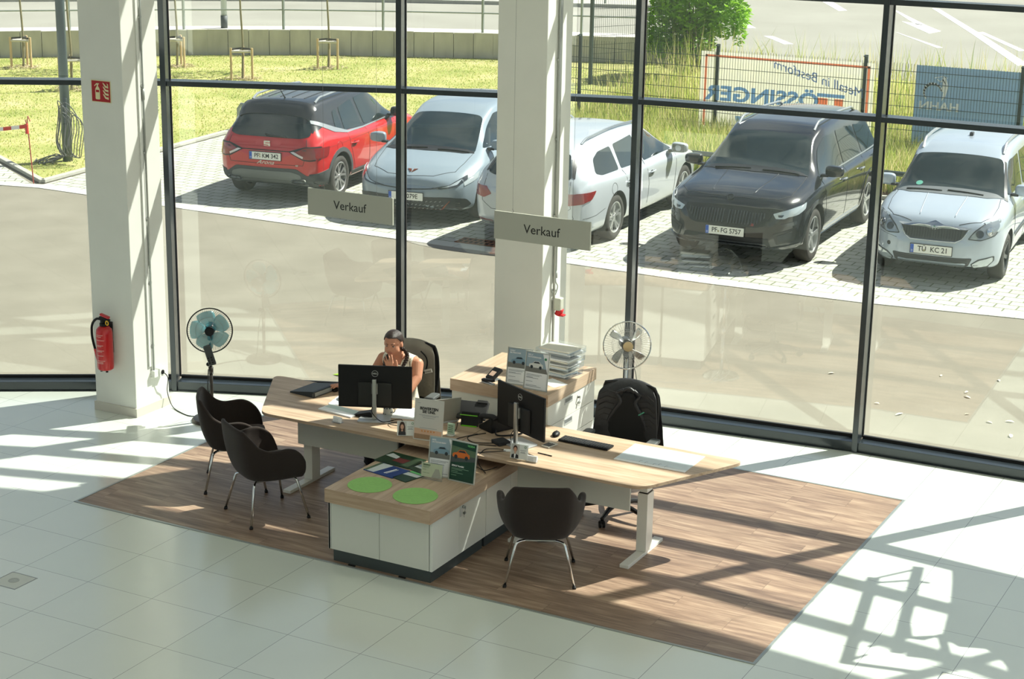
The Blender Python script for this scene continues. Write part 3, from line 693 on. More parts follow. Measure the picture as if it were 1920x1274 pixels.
lamp_red = mat('tail_lamp_red', (140, 14, 20), .12, .1, .8, coat=1.0)
lamp_white = mat('reverse_lamp_white', (224, 214, 212), .12, .1, .8, coat=1.0)
plate_w = mat('plate_white', (238, 238, 230), .4); plate_b = mat('plate_blue', (28, 88, 190), .4); ink = mat('black_ink', (22, 22, 24), .5)
groove = mat('panel_gap', (34, 35, 37), .8)
class Car:
    def __init__(s, nm, label, paint, S, loc, rz, roof=None):
        s.t = thing(nm, label, 'car', (loc[0], loc[1], 0), rz, 'parked cars outside'); s.S = S; s.paint = paint
        xf, xr = S['xf'], S['xr']; zb = S['zb']; top, belt, w = interp(S['top']), interp(S['belt']), interp(S['w'])
        s.top, s.belt, s.w = top, belt, w
        rw = interp(S['rw']); N = 120; rings = []
        bot = interp(S.get('bot', [(xr, zb + .12), (xr + .35, zb), (xf - .4, zb), (xf, zb + .06)]))
        def half(x):
            B, Tt, W, R, z0 = belt(x), top(x), w(x), rw(x), bot(x); B = min(B, Tt - .01); d = Tt - B; g = sstep((d - .13) / .33)
            base = [(0, z0), (W * .55, z0), (W * .82, z0 + .005), (W * .94, z0 + .07 * (B - z0)), (W * .985, z0 + .25 * (B - z0)), (W, z0 + (B - z0) * .55), (W * .995, z0 + .8 * (B - z0)), (W * .975, z0 + .94 * (B - z0))]
            G = [(W * .945, B), (W * .905, B + .04), (R + (W * .905 - R) * .5 + .008, B + .04 + (Tt - .1 - B - .04) * .5), (R + .015, Tt - .105), (R * .93, Tt - .045), (R * .75, Tt - .02), (R * .4, Tt - .004), (0, Tt)]
            H = [(W * .94, B + .03 * d), (W * .89, B + .30 * d), (W * .82, B + .55 * d), (W * .73, B + .72 * d), (W * .62, B + .83 * d), (W * .45, B + .92 * d), (W * .25, B + .98 * d), (0, Tt)]
            return base + [(a[0] * g + b[0] * (1 - g), a[1] * g + b[1] * (1 - g)) for a, b in zip(G, H)]
        xs = [xr + (xf - xr) * (.5 - .5 * math.cos(PI * (i / (N - 1)))) * .35 + (xf - xr) * (i / (N - 1)) * .65 for i in range(N)]
        def ring(x, f=1, dx=0):
            P = catmull([Vector((p[0], p[1], 0)) for p in half(x)], 3); zc = (bot(x) + min(belt(x), top(x))) / 2
            P = [(max(p.x, 0) * f, zc + (p.y - zc) * f) for p in P]
            return [(x + dx, y, z) for y, z in P] + [(x + dx, -y, z) for y, z in P[-2:0:-1]]
        rr = [ring(xr, f, dx) for f, dx in ((.0, -.07), (.35, -.065), (.7, -.05), (.9, -.025), (.97, -.01))] + [ring(x) for x in xs] + [ring(xf, f, dx) for f, dx in ((.97, .01), (.9, .025), (.7, .05), (.35, .065), (.0, .07))]
        b = bmesh.new(); V = [[b.verts.new(p) for p in r] for r in rr]
        for A, Bq in zip(V, V[1:]):
            n_ = len(A)
            for k in range(n_):
                f = b.faces.new([A[k], A[(k + 1) % n_], Bq[(k + 1) % n_], Bq[k]]); f.smooth = True
        bmesh.ops.remove_doubles(b, verts=b.verts, dist=1e-5); bmesh.ops.recalc_face_normals(b, faces=b.faces)
        if b.calc_volume(signed=True) < 0: bmesh.ops.reverse_faces(b, faces=b.faces)
        print('VOL', nm, b.calc_volume(signed=True), len([e for e in b.edges if not e.is_manifold]))
        s.bvh = BVHTree.FromBMesh(b)
        me = bpy.data.meshes.new('body'); b.to_mesh(me); b.free()
        o = bpy.data.objects.new('body', me); COL.objects.link(o)
        R = S['R']; cb = MB()
        for x in (S['wb'] / 2, -S['wb'] / 2):
            for sg in (1, -1): cb.cyl((x, sg * (w(x) - .33), R), (x, sg * (w(x) + .3), R), R + .055, seg=48)
        c = cb.build('cutter', liner_m); md = o.modifiers.new('b', 'BOOLEAN'); md.object = c; md.solver = 'EXACT'
        dg = bpy.context.evaluated_depsgraph_get(); dg.update(); me2 = bpy.data.meshes.new_from_object(o.evaluated_get(dg))
        o.modifiers.clear(); o.data = me2; bpy.data.objects.remove(c)
        me2.materials.clear(); me2.materials.append(paint); me2.materials.append(liner_m); me2.materials.append(roof or paint)
        for p in me2.polygons:
            x, y, z = p.center; p.material_index = 0
            for ax in (S['wb'] / 2, -S['wb'] / 2):
                if math.hypot(x - ax, z - R) < R + .0555 and abs(y) < w(x) + .02 and (abs(p.normal.y) > .9 and abs(abs(y) - (w(ax) - .33)) < .01 or abs(math.hypot(x - ax, z - R) - R - .054) < .004 and abs(p.normal.y) < .3): p.material_index = 1
            if roof and z > belt(x) + .03 and top(x) - belt(x) > .14 and (z - belt(x)) > .03 + S.get('roofcut', lambda x: 0)(x): p.material_index = 2
            if z < zb + .02: p.material_index = 1
        bb = bmesh.new(); bb.from_mesh(me2)
        for f in bb.faces: f.smooth = True
        for e in bb.edges:
            if len(e.link_faces) == 2 and (e.calc_face_angle(0) > .6 or e.link_faces[0].material_index == 1 != e.link_faces[1].material_index): e.smooth = False
        bb.to_mesh(me2); bb.free(); me2.name = 'body'; o.parent = s.t; s.body = o
    def cast(s, ax, sg, a, b):
        if ax == 'x': o, d = Vector((sg * 6, a, b)), Vector((-sg, 0, 0))
        elif ax == 'y': o, d = Vector((a, sg * 4, b)), Vector((0, -sg, 0))
        else: o, d = Vector((a, b, 5)), Vector((0, 0, -1))
        h, n_, i, q = s.bvh.ray_cast(o, d)
        if h is None:
            if ax == 'x': o = Vector((sg * s.S['xf'] if sg > 0 else s.S['xr'], a, b))
            elif ax == 'y': o = Vector((a, sg * .8, b))
            h, n_, i, q = s.bvh.find_nearest(o)
        return h, n_
    def panel(s, name, m_, poly, ax, sg=1, off=.004, res=.07, thick=.012, parent=None, label=None):
        bm_ = bmesh.new(); vs = [bm_.verts.new((p[0], p[1], 0)) for p in poly]; bm_.faces.new(vs)
        xs = [p[0] for p in poly]; ys = [p[1] for p in poly]
        for k, (lo, hi) in enumerate(((min(xs), max(xs)), (min(ys), max(ys)))):
            n_ = max(1, math.ceil((hi - lo) / res))
            for j in range(1, n_):
                co = [0, 0, 0]; co[k] = lo + (hi - lo) * j / n_; no = [0, 0, 0]; no[k] = 1
                bmesh.ops.bisect_plane(bm_, geom=bm_.verts[:] + bm_.edges[:] + bm_.faces[:], plane_co=co, plane_no=no)
        nrm = {}
        for v in bm_.verts:
            h, n_ = s.cast(ax, sg, v.co.x, v.co.y); v.co = h + n_ * off; nrm[v] = n_.copy()
        for f in bm_.faces: f.smooth = True
        be = [e for e in bm_.edges if len(e.link_faces) == 1]; mp = {}
        for e in be:
            for v in e.verts:
                if v not in mp: mp[v] = bm_.verts.new(v.co - nrm[v] * thick)
        for e in be:
            f = bm_.faces.new([e.verts[0], e.verts[1], mp[e.verts[1]], mp[e.verts[0]]]); e.smooth = False
        bmesh.ops.recalc_face_normals(bm_, faces=bm_.faces)
        # orient outward
        fs = bm_.faces[0]; c = fs.calc_center_median(); h, n_, i, q = s.bvh.find_nearest(c)
        if n_ and n_.dot(fs.normal) < 0: bmesh.ops.reverse_faces(bm_, faces=bm_.faces)
        me = bpy.data.meshes.new(name); bm_.to_mesh(me); bm_.free(); me.materials.append(m_)
        o = bpy.data.objects.new(name, me); COL.objects.link(o); o.parent = parent or s.t
        if label: o['label'] = label
        return o
    def both(s, name, m_, poly, ax, **k):
        """mirror a panel to the other side (x axis projections mirror y; y axis projections change side)"""
        r = []
        if ax == 'y':
            for sg in (1, -1): r.append(s.panel(name, m_, poly, 'y', sg, **k))
        else:
            sg = k.pop('sg', 1); r.append(s.panel(name, m_, poly, ax, sg, **k))
            r.append(s.panel(name, m_, [(-p[0], p[1]) if ax == 'x' else (p[0], -p[1]) for p in poly], ax, sg, **k))
        return r
    def line(s, pts, ax, sg=1, wd=.007, m_=None, name='panel_gap', off=.0015, closed=False):
        pts = [Vector(p) for p in pts]; P = []
        m = MB()
        for a, b in zip(pts, pts[1:]):
            n_ = max(1, int((b - a).length / .06)); P += [a + (b - a) * k / n_ for k in range(n_)]
        P.append(pts[-1]); row = []
        for i, p in enumerate(P):
            d = (P[min(i + 1, len(P) - 1)] - P[max(i - 1, 0)]).normalized(); q = Vector((-d.y, d.x)) * wd / 2; h1, n1 = s.cast(ax, sg, *(p + q)); h2, n2 = s.cast(ax, sg, *(p - q)); row.append([h1 + n1 * off, h2 + n2 * off])
        m.grid(row); return m.build(name, m_ or groove, s.t, recalc=False, solid=.002, off=0)
    def wheels(s, style, mat_r, mat_s=None, n=5):
        S = s.S; R = S['R']; wdt = .205; first = None
        for x in (S['wb'] / 2, -S['wb'] / 2):
            for sg in (1, -1):
                M = T(x, sg * (s.w(x) - .018 - wdt / 2), R) @ RX(-sg * PI / 2)   # local z points outwards
                if first is None:
                    rr = R * .70
                    m = MB(); m.lathe([(rr - .005, -wdt / 2 + .01), (rr + .02, -wdt / 2), (R - .03, -wdt / 2 + .004), (R - .008, -wdt / 2 + .02), (R, -wdt / 2 + .045), (R, wdt / 2 - .045), (R - .008, wdt / 2 - .02), (R - .03, wdt / 2 - .004), (rr + .02, wdt / 2), (rr - .005, wdt / 2 - .012)], 48)
                    ty = m.build('wheel', tyre_m, s.t)
                    m = MB(); m.lathe([(rr, -.09), (rr - .004, wdt / 2 - .01), (rr - .012, wdt / 2 - .006), (rr - .022, wdt / 2 - .014), (rr - .03, .02), (rr - .035, -.08)], 48)
                    z1 = wdt / 2 - .03
                    m.lathe([(0, z1 + .004), (.03, z1 + .004), (.034, z1), (.07, z1 - .008), (.075, z1 - .04), (0, z1 - .05)], 24)
                    for k in range(5):
                        a = k * 2 * PI / 5 + .6; m.cyl((.05 * math.cos(a), .05 * math.sin(a), z1 - .01), (.05 * math.cos(a), .05 * math.sin(a), z1 + .004), .008, seg=6)
                    def spoke(m, a, da, w0, w1, tw=0):
                        r0, r1 = .05, rr - .012; c0, s0, c1, s1 = math.cos(a), math.sin(a), math.cos(a + da), math.sin(a + da)
                        p0, p1 = Vector((c0 * r0, s0 * r0)), Vector((c1 * r1, s1 * r1)); d = (p1 - p0).normalized(); q = Vector((-d.y, d.x))
                        A = [p0 + q * w0 / 2, p0 - q * w0 / 2, p1 - q * w1 / 2, p1 + q * w1 / 2]; zz = [z1 - .004, z1 - .004, wdt / 2 - .016, wdt / 2 - .016]
                        up = [m.b.verts.new((p.x, p.y, z)) for p, z in zip(A, zz)]; lo = [m.b.verts.new((p.x * 1.0, p.y * 1.0, z - .035)) for p, z in zip(A, zz)]
                        m._f(up[::-1]); m._f(lo)
                        for i in range(4): m._f([up[i], up[(i + 1) % 4], lo[(i + 1) % 4], lo[i]])
                    for k in range(n):
                        a = k * 2 * PI / n + PI / 2
                        if style == 'Y': spoke(m, a, .30, .034, .026); spoke(m, a, -.30, .034, .026)
                        elif style == 'V': spoke(m, a, .16, .03, .022); spoke(m, a, -.16, .03, .022)
                        elif style == 'twist': spoke(m, a, .42, .05, .03); spoke(m, a + .12, .18, .03, .02)
                        elif style == 'solid': spoke(m, a, .0, .05, .05)
                        elif style == 'fan': spoke(m, a, .25, .03, .055)
                    rim = m.build('rim', mat_r, ty, angle=25)
                    m = MB(); m.lathe([(rr - .03, -.02), (.16, -.03), (0, -.03)], 32); disc = m.build('brake_disc', mat('brake_disc', (96, 94, 90), .5, .6), ty)
                    if mat_s:
                        m = MB()
                        for k in range(n):
                            a = k * 2 * PI / n + PI / 2; spoke(m, a + .34, .15, .012, .05)
                        for v in m.b.verts: v.co.z -= .004
                        m.build('dark_inserts', mat_s, ty)
                    ty.matrix_local = M; first = ty
                else:
                    c = copy_tree(first, s.t); c.matrix_local = M
    def plate(s, txt, sgx, z, sp=1.0, size=.092, tilt=0):
        h, n_ = s.cast('x', sgx, 0, z); x = h.x + sgx * .018
        M = T(x, 0, z) @ RZ(PI / 2 * sgx) @ RX(PI / 2 + tilt)     # local x to the reader's right, local z towards the reader
        m = MB(M); m.box((0, 0, -.006), (.535, .128, .012), bev=.003); o = m.build('number_plate', trimblk, s.t)
        m = MB(M); m.prism(rrect(.52, .11, .008), 0, .0015); m.build('plate_face', plate_w, o)
        m = MB(M); m.box((-.238, 0, .0015), (.042, .106, .002)); m.build('euro_band', plate_b, o)
        text('euro_letter', 'D', .03, plate_w, o, M @ T(-.238, -.03, .003))
        if txt: text('plate_text', txt, size, ink, o, M @ T(.022, 0, .002), sx=.92, spacing=sp, bold=.0015)
        if 'TÜ' in txt or 'PF' in txt:
            m = MB(M); m.cyl((-.085, -.012, .001), (-.085, -.012, .003), .014, seg=16); m.build('seal', mat('plate_seal', (176, 168, 130), .5), o)
            if sgx < 0: m = MB(M); m.cyl((-.085, .022, .001), (-.085, .022, .003), .014, seg=16); m.build('seal', MATS['plate_seal'], o)
        return o
    def mirrors(s, x, z, m_, m2=None):
        for sg in (1, -1):
            h, n_ = s.cast('y', sg, x, z - .06); y = abs(h.y)
            m = MB(); m.box((0, 0, 0), (.2, .25, .16)); bmesh.ops.subdivide_edges(m.b, edges=m.b.edges, cuts=1, use_grid_fill=True)
            for v in m.b.verts:
                v.co.x *= 1 - .25 * abs(v.co.y) / .125 * (1 if v.co.x < 0 else 1); 
                if v.co.x > 0: v.co.x *= .55; v.co.z *= .9
                v.co.z *= 1 - .15 * (v.co.y * sg > 0)
                v.co += Vector((x, sg * (y + .17), z))
            for f in m.b.faces: f.smooth = True
            o = m.build('door_mirror', m_, s.t, sub=2, sharp=False)
            m = MB(); m.box((x, sg * (y + .04), z - .06), (.09, .12, .035), bev=.01); m.build('mirror_arm', m2 or trimblk, o)
            m = MB(); m.box((x - .085, sg * (y + .17), z), (.006, .18, .11), bev=.002); m.build('mirror_glass', cglass, o)
    def handles(s, pts, m_):
        for x, z in pts:
            for sg in (1, -1):
                h, n_ = s.cast('y', sg, x, z); m = MB(); m.tube([(x - .09, h.y, z - .008), (x - .075, h.y + sg * .028, z), (x + .07, h.y + sg * .03, z + .006), (x + .09, h.y, z)], .013, 8, smooth_pts=4); m.build('door_handle', m_, s.t)
                s.panel('handle_recess', groove, [(x + .06 * math.cos(a), z - .012 + .03 * math.sin(a)) for a in np.linspace(0, 2 * PI, 14)[:-1]], 'y', sg, off=.001)
    def rails(s, x0, x1, y, m_, r=.018, h_=.045):
        for sg in (1, -1):
            pts = []
            for k in range(13):
                x = x0 + (x1 - x0) * k / 12; hh, n_ = s.cast('z', 1, x, sg * y); e = min(k, 12 - k); pts.append((x, sg * y, hh.z + (h_ if e > 0 else -.005)))
            m = MB(); m.tube(pts, r, 8, smooth_pts=3); m.build('roof_rail', m_, s.t)
    def wipers(s, x, ys, L, dx=.08, sgx=1, m_=None):
        for y in ys:
            pts = []
            for k in range(9):
                t_ = k / 8; h, n_ = s.cast('z', 1, x - sgx * dx * t_, y + L * t_); pts.append(h + n_ * .014)
            m = MB(); m.tube(pts, [.011, .006], 6); m.build('wiper', trimblk, s.t)
def ellipse(cx, cy, a, b, n=24, r=0): return [(cx + a * math.cos(t) * math.cos(r) - b * math.sin(t) * math.sin(r), cy + a * math.cos(t) * math.sin(r) + b * math.sin(t) * math.cos(r)) for t in np.linspace(0, 2 * PI, n + 1)[:-1]]
def arch(c, R, r0, r1, z0, n=14):
    a0 = math.asin(max(-1, min(1, (z0 - R) / r0))); A = np.linspace(PI - a0, a0, n); a1 = math.asin((z0 - R) / r1); B = np.linspace(a1, PI - a1, n)
    return [(c + r0 * math.cos(a), R + r0 * math.sin(a)) for a in A] + [(c + r1 * math.cos(a), R + r1 * math.sin(a)) for a in B]

# ---------------------------------------------------------------- red crossover seen from behind
def H(d): return math.radians(d)
S = dict(wb=2.566, xf=2.12, xr=-2.03, zb=.23, R=.33,
    top=[(-2.03, .86), (-1.99, .98), (-1.9, 1.12), (-1.72, 1.38), (-1.62, 1.47), (-1.35, 1.505), (-.5, 1.53), (.15, 1.50), (.45, 1.42), (1.1, 1.04), (1.35, .99), (1.9, .90), (2.06, .82), (2.12, .70)],
    belt=[(-2.03, .85), (-1.7, .97), (-1.2, .96), (0, .92), (1.1, .92), (1.8, .82), (2.12, .66)],
    w=[(-2.03, .70), (-1.95, .80), (-1.7, .86), (-1.28, .885), (0, .875), (1.28, .885), (1.7, .85), (1.98, .74), (2.08, .62), (2.12, .55)],
    rw=[(-2.03, .55), (-1.6, .58), (0, .60), (.5, .60), (1.1, .70), (2.1, .6)], roofcut=lambda x: .10 if x < -1.2 else -.2)
red_p = paint_mat('red_paint', (196, 24, 28)); blk_p = paint_mat('black_gloss_paint', (22, 24, 26)); 
c = Car('car', 'red compact crossover with black roof parked nose to the lawn', red_p, S, (-6.90, 13.66), H(99), roof=blk_p)
c.wheels('Y', alloy, mat_s=alloy_d)
c.panel('rear_window', cglass, rpoly([(-.56, 1.37), (.56, 1.37), (.66, 1.02), (.52, .985), (-.52, .985), (-.66, 1.02)], .04), 'x', -1, off=.006)
c.panel('spoiler', blk_p, rpoly([(-1.78, -.58), (-1.78, .58), (-1.58, .60), (-1.58, -.60)], .03), 'z', off=.02, thick=.03)
c.both('side_window', cglass, rpoly([(-.22, .985), (-.30, 1.40), (.22, 1.43), (.62, 1.26), (.90, 1.02)], .05), 'y', off=.005)
c.both('side_window', cglass, rpoly([(-.98, 1.0), (-.92, 1.33), (-.42, 1.395), (-.32, .985)], .04), 'y', off=.005)
c.both('quarter_window', cglass, rpoly([(-1.26, 1.06), (-1.16, 1.30), (-1.02, 1.32), (-1.06, 1.01)], .05), 'y', off=.005)
silver_tr = mat('silver_trim', (190, 194, 194), .25, .7)
c.both('window_trim', silver_tr, rpoly([(-1.78, 1.19), (-1.76, 1.24), (-1.3, 1.09), (-.9, .985), (-.3, .965), (.95, .995), (.95, .98), (-.3, .945), (-.95, .955), (-1.34, 1.02)], .01), 'y', off=.007)
c.panel('windscreen', cglass, rpoly([(1.08, -.66), (.48, -.52), (.48, .52), (1.08, .66)], .06), 'z', off=.004)
c.both('lamp_surround', trimblk, rpoly([(.37, .80), (.60, .68), (.70, .665), (.82, .68), (.82, .88), (.62, .875)], .02), 'x', sg=-1, off=.008)
tl = [(.46, .735), (.86, .70), (.90, .83), (.60, .86)]
c.both('tail_lamp', lamp_red, rpoly([(.44, .78), (.60, .70), (.70, .685), (.81, .70), (.81, .86), (.62, .855)], .02), 'x', sg=-1, off=.012)
for sg in (1, -1): c.panel('tail_lamp', lamp_red, rpoly([(-1.98, .70), (-1.72, .72), (-1.66, .86), (-1.98, .86)], .03), 'y', sg, off=.010)
c.both('reverse_lamp', lamp_white, rpoly([(.41, .79), (.60, .705), (.61, .735), (.46, .80)], .006), 'x', sg=-1, off=.016)
c.panel('rear_bumper', clad, rpoly([(-.80, .24), (-.84, .50), (-.66, .44), (-.50, .545), (.50, .545), (.66, .44), (.84, .50), (.80, .24)], .03), 'x', -1, off=.012)
for sg in (1, -1): c.panel('rear_bumper', clad, [(-2.03, .24), (-2.03, .47), (-1.70, .52), (-1.66, .3), (-1.66, .24)], 'y', sg, off=.010)
c.panel('diffuser', mat('grey_skid_plate', (112, 116, 114), .6), rpoly([(-.62, .27), (-.56, .46), (-.42, .50), (.42, .50), (.56, .46), (.62, .27), (.40, .31), (-.40, .31)], .03), 'x', -1, off=.022)
for sg in (1, -1):
    c.panel('exhaust_trim', chrome, rpoly([(sg * .64, .40), (sg * .43, .40), (sg * .40, .36), (sg * .46, .325), (sg * .64, .33)], .02), 'x', -1, off=.032)
    c.panel('exhaust_trim', trimblk, rpoly([(sg * .62, .388), (sg * .445, .388), (sg * .42, .36), (sg * .465, .337), (sg * .62, .342)], .015), 'x', -1, off=.036)
for xx in (S['wb'] / 2, -S['wb'] / 2): c.both('wheel_arch_trim', clad, arch(xx, .33, .39, .455, .27), 'y', off=.008, res=.12)
c.both('sill_trim', clad, [(-.86, .24), (-.86, .36), (.86, .34), (.86, .24)], 'y', off=.007)
for sg in (1, -1):
    c.line([(-.98, .99), (-.92, .75), (-.80, .50), (-.75, .37), (.72, .34)], 'y', sg); c.line([(-.26, .97), (-.20, .8), (-.2, .37)], 'y', sg); c.line([(.86, .98), (.80, .7), (.78, .36)], 'y', sg)
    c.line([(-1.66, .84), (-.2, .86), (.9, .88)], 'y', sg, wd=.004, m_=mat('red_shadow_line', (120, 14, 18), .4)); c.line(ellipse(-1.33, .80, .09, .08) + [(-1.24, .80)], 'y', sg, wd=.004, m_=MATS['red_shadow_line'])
c.line([(-.62, .98), (-.66, .80), (-.60, .60), (.60, .60), (.66, .80), (.62, .98)], 'x', -1); c.line([(-.63, .80), (.63, .80)], 'x', -1, wd=.012)
c.handles([(-.78, .79), (.05, .82)], red_p); c.mirrors(.78, 1.06, blk_p); c.rails(-1.45, .35, .52, silver_tr)
c.plate('PF  KM 342', -1, .715, tilt=0)
h_, n_ = c.cast('x', -1, 0, .88); MM = T(h_.x - .008, 0, .885) @ RZ(-PI / 2) @ RX(PI / 2)
m = MB(MM); m.prism(rrect(.105, .1, .012), -.01, .004); o = m.build('badge', chrome, c.t); m = MB(MM)
for q, s_ in ((.017, 1), (-.017, -1)): m.prism([(s_ * -.025, q - .006), (s_ * .056, q + .0), (s_ * .056, q + .009), (s_ * -.025, q + .005)], .004, .006)
m.build('badge_slots', red_p, o)
h_, n_ = c.cast('x', -1, 0, .60); text('script_lettering', 'Arona', .085, chrome, c.t, T(h_.x - .003, 0, .62) @ RZ(-PI / 2) @ RX(PI / 2), shear=.5, ext=.002, sx=1.3)
text('trim_lettering', 'FR', .045, chrome, c.t, T(h_.x - .008, -.52, .60) @ RZ(-PI / 2) @ RX(PI / 2), shear=.4, ext=.008)
h_, n_ = c.cast('z', 1, -1.4, 0); m = MB(); m.tube([(-1.4, 0, h_.z), (-1.44, 0, h_.z + .03), (-1.62, .02, h_.z + .24)], [.012, .004], 8); m.build('antenna', trimblk, c.t)
m = MB(); P_ = [c.cast('x', -1, y, z) for y, z in ((.04, 1.02), (-.12, 1.0), (-.30, .99))]; m.tube([h + n * .02 for h, n in P_], [.02, .008], 8); m.build('rear_wiper', trimblk, c.t)
for k in range(4):
    y = -.3 + k * .2; P_ = [c.cast('z', 1, x, y)[0] + Vector((0, 0, .002)) for x in np.linspace(-1.35, .2, 8)]; m = MB(); m.tube(P_, .008, 6); m.build('roof_rib', blk_p, c.t)
# ---------------------------------------------------------------- grey electric hatchback (front)
S = dict(wb=2.766, xf=2.23, xr=-2.09, zb=.2, R=.345,
    top=[(-2.09, .84), (-2.0, 1.05), (-1.7, 1.38), (-1.4, 1.49), (-.4, 1.53), (.1, 1.50), (.45, 1.40), (1.35, .98), (1.55, .92), (1.9, .82), (2.12, .72), (2.20, .66), (2.23, .58)],
    belt=[(-2.09, .82), (-1.5, .97), (0, .93), (1.2, .86), (1.8, .72), (2.23, .54)],
    w=[(-2.09, .68), (-1.95, .82), (-1.4, .90), (0, .89), (1.38, .905), (1.75, .88), (2.0, .80), (2.15, .68), (2.21, .56), (2.23, .48)],
    rw=[(-2.09, .5), (-1.4, .55), (0, .58), (.5, .58), (1.3, .72), (2.2, .6)])
grey_p = paint_mat('blue_grey_paint', (138, 152, 162)); copper = mat('copper_trim', (166, 96, 72), .35, .7)
c = Car('car', 'pale blue-grey electric hatchback facing the showroom, beside the red car', grey_p, S, (-4.36, 13.62), H(-80))
c.wheels('fan', alloy_d, mat_s=alloy, n=5)
c.panel('windscreen', cglass, rpoly([(1.36, -.70), (.50, -.53), (.50, .53), (1.36, .70)], .10), 'z', off=.004)
c.both('side_window', cglass, rpoly([(-.1, .98), (-.12, 1.38), (.25, 1.37), (1.12, .98)], .05), 'y', off=.005)
c.both('side_window', cglass, rpoly([(-1.1, 1.0), (-.95, 1.33), (-.22, 1.38), (-.2, .98)], .05), 'y', off=.005)
c.panel('cowl', trimblk, rpoly([(1.34, -.70), (1.42, -.55), (1.45, 0), (1.42, .55), (1.34, .70), (1.30, .6), (1.30, -.6)], .02), 'z', off=.006)
c.wipers(1.40, (-.5, .15), .48, dx=.03)
c.both('headlamp', lamp_dark, rpoly([(.36, .555), (.60, .60), (.78, .72), (.80, .66), (.70, .57), (.50, .54)], .012), 'x', off=.007, res=.05)
for sg in (1, -1): c.panel('headlamp', lamp_clear, rpoly([(1.72, .66), (1.62, .74), (2.0, .66), (2.02, .58)], .01), 'y', sg, off=.007)
c.both('lamp_unit', lamp_clear, rpoly([(.50, .565), (.62, .60), (.74, .675), (.70, .60), (.58, .57)], .01), 'x', off=.012, res=.05)
c.line([(1.95, -.62), (2.12, -.35), (2.16, 0), (2.12, .35), (1.95, .62)], 'z', wd=.006); 
c.panel('front_lip', trimblk, rpoly([(-.42, .555), (0, .53), (.42, .555), (.42, .545), (0, .517), (-.42, .545)], .004), 'x', off=.008)
gr = mat('black_grille', (38, 40, 42), .5)
c.panel('lower_grille', gr, rpoly([(-.80, .40), (-.62, .43), (.62, .43), (.80, .40), (.84, .30), (.70, .22), (-.70, .22), (-.84, .30)], .03), 'x', off=.008)
for sg in (1, -1): c.line([(0, .215), (sg * .40, .215), (sg * .52, .27), (sg * .62, .38)], 'x', 1, wd=.012, m_=copper, name='copper_strip', off=.016)
m = MB()
for r_ in range(3):
    for k in range(-9, 10):
        if abs(k) * .062 < .55:
            h, n_ = c.cast('x', 1, k * .062 + (r_ % 2) * .03, .26 + r_ * .055); m.box((0, 0, 0), (.008, .034, .01), T(*(h + Vector((.014, 0, 0)))) @ RX(.5 if k > 0 else -.5))
m.build('grille_studs', mat('grille_stud', (130, 134, 134), .4, .5), c.t)
m = MB()
for sg in (1, -1):
    for k in range(4): 
        h, n_ = c.cast('x', 1, sg * .70, .26 + k * .03); m.box(tuple(h + Vector((.012, 0, 0))), (.01, .16 - k * .015, .008))
m.build('side_louvres', trimblk, c.t)
c.plate('H  5079E', 1, .43, size=.092)
h_, n_ = c.cast('z', 1, 2.05, 0); MM = T(*h_) @ n_.to_track_quat('Z', 'X').to_matrix().to_4x4()
m = MB(T(0, 0, .006) @ MM if False else T(*(h_ + n_ * .002)) @ n_.to_track_quat('Z', 'Y').to_matrix().to_4x4())
for sg in (1, -1): m.prism([(sg * .004, -.02), (sg * .075, .035), (sg * .02, .03), (sg * .045, -.01), (sg * .01, -.045)], 0, .006)
m.build('badge', copper, c.t)
c.mirrors(1.0, 1.02, grey_p)
c.both('sill_trim', trimblk, [(-.95, .2), (-.95, .28), (.95, .28), (.95, .2)], 'y', off=.006)
for sg in (1, -1): c.line([(1.0, .95), (.92, .6), (.9, .3)], 'y', sg); c.line([(-.15, .96), (-.1, .3)], 'y', sg)
c.line([(1.36, -.68), (1.7, -.66), (1.95, -.62)], 'z', wd=.006); c.line([(1.36, .68), (1.7, .66), (1.95, .62)], 'z', wd=.006)
# ---------------------------------------------------------------- silver estate seen from behind
S = dict(wb=2.686, xf=2.22, xr=-2.42, zb=.2, R=.32,
    top=[(-2.42, .80), (-2.38, .96), (-2.28, 1.12), (-2.06, 1.32), (-1.9, 1.38), (-1.5, 1.42), (-.6, 1.455), (.1, 1.43), (.42, 1.34), (1.2, .98), (1.45, .93), (1.95, .82), (2.15, .74), (2.22, .62)],
    belt=[(-2.42, .79), (-2.1, .93), (-1.3, .90), (0, .87), (1.2, .87), (1.9, .76), (2.22, .58)],
    w=[(-2.42, .66), (-2.34, .78), (-2.05, .87), (-1.34, .90), (0, .885), (1.34, .90), (1.8, .85), (2.08, .72), (2.18, .58), (2.22, .5)],
    rw=[(-2.42, .5), (-2.0, .54), (-1.4, .57), (0, .59), (.5, .58), (1.2, .70), (2.2, .6)])
sil_p = paint_mat('silver_paint', (190, 197, 202), .15, .3)
c = Car('car', 'silver-grey estate car with roof rails, tail towards the showroom, beside the white column', sil_p, S, (-1.95, 13.43), H(92.3))
c.wheels('V', alloy, n=5)
c.panel('rear_window', cglass, rpoly([(-.50, 1.27), (.50, 1.27), (.62, .98), (.5, .95), (-.5, .95), (-.62, .98)], .04), 'x', -1, off=.005)
c.both('rear_pillar_trim', trimblk, rpoly([(.53, 1.22), (.60, 1.19), (.66, .98), (.62, 1.0)], .01), 'x', sg=-1, off=.008)
c.both('side_window', cglass, rpoly([(-.16, .93), (-.2, 1.31), (.2, 1.33), (.55, 1.19), (.95, .95)], .05), 'y', off=.005)
c.both('side_window', cglass, rpoly([(-1.02, .95), (-.98, 1.27), (-.30, 1.31), (-.25, .93)], .04), 'y', off=.005)
c.both('quarter_window', cglass, rpoly([(-1.86, 1.0), (-1.72, 1.17), (-1.5, 1.24), (-1.1, 1.26), (-1.12, .95), (-1.7, .96)], .05), 'y', off=.005)
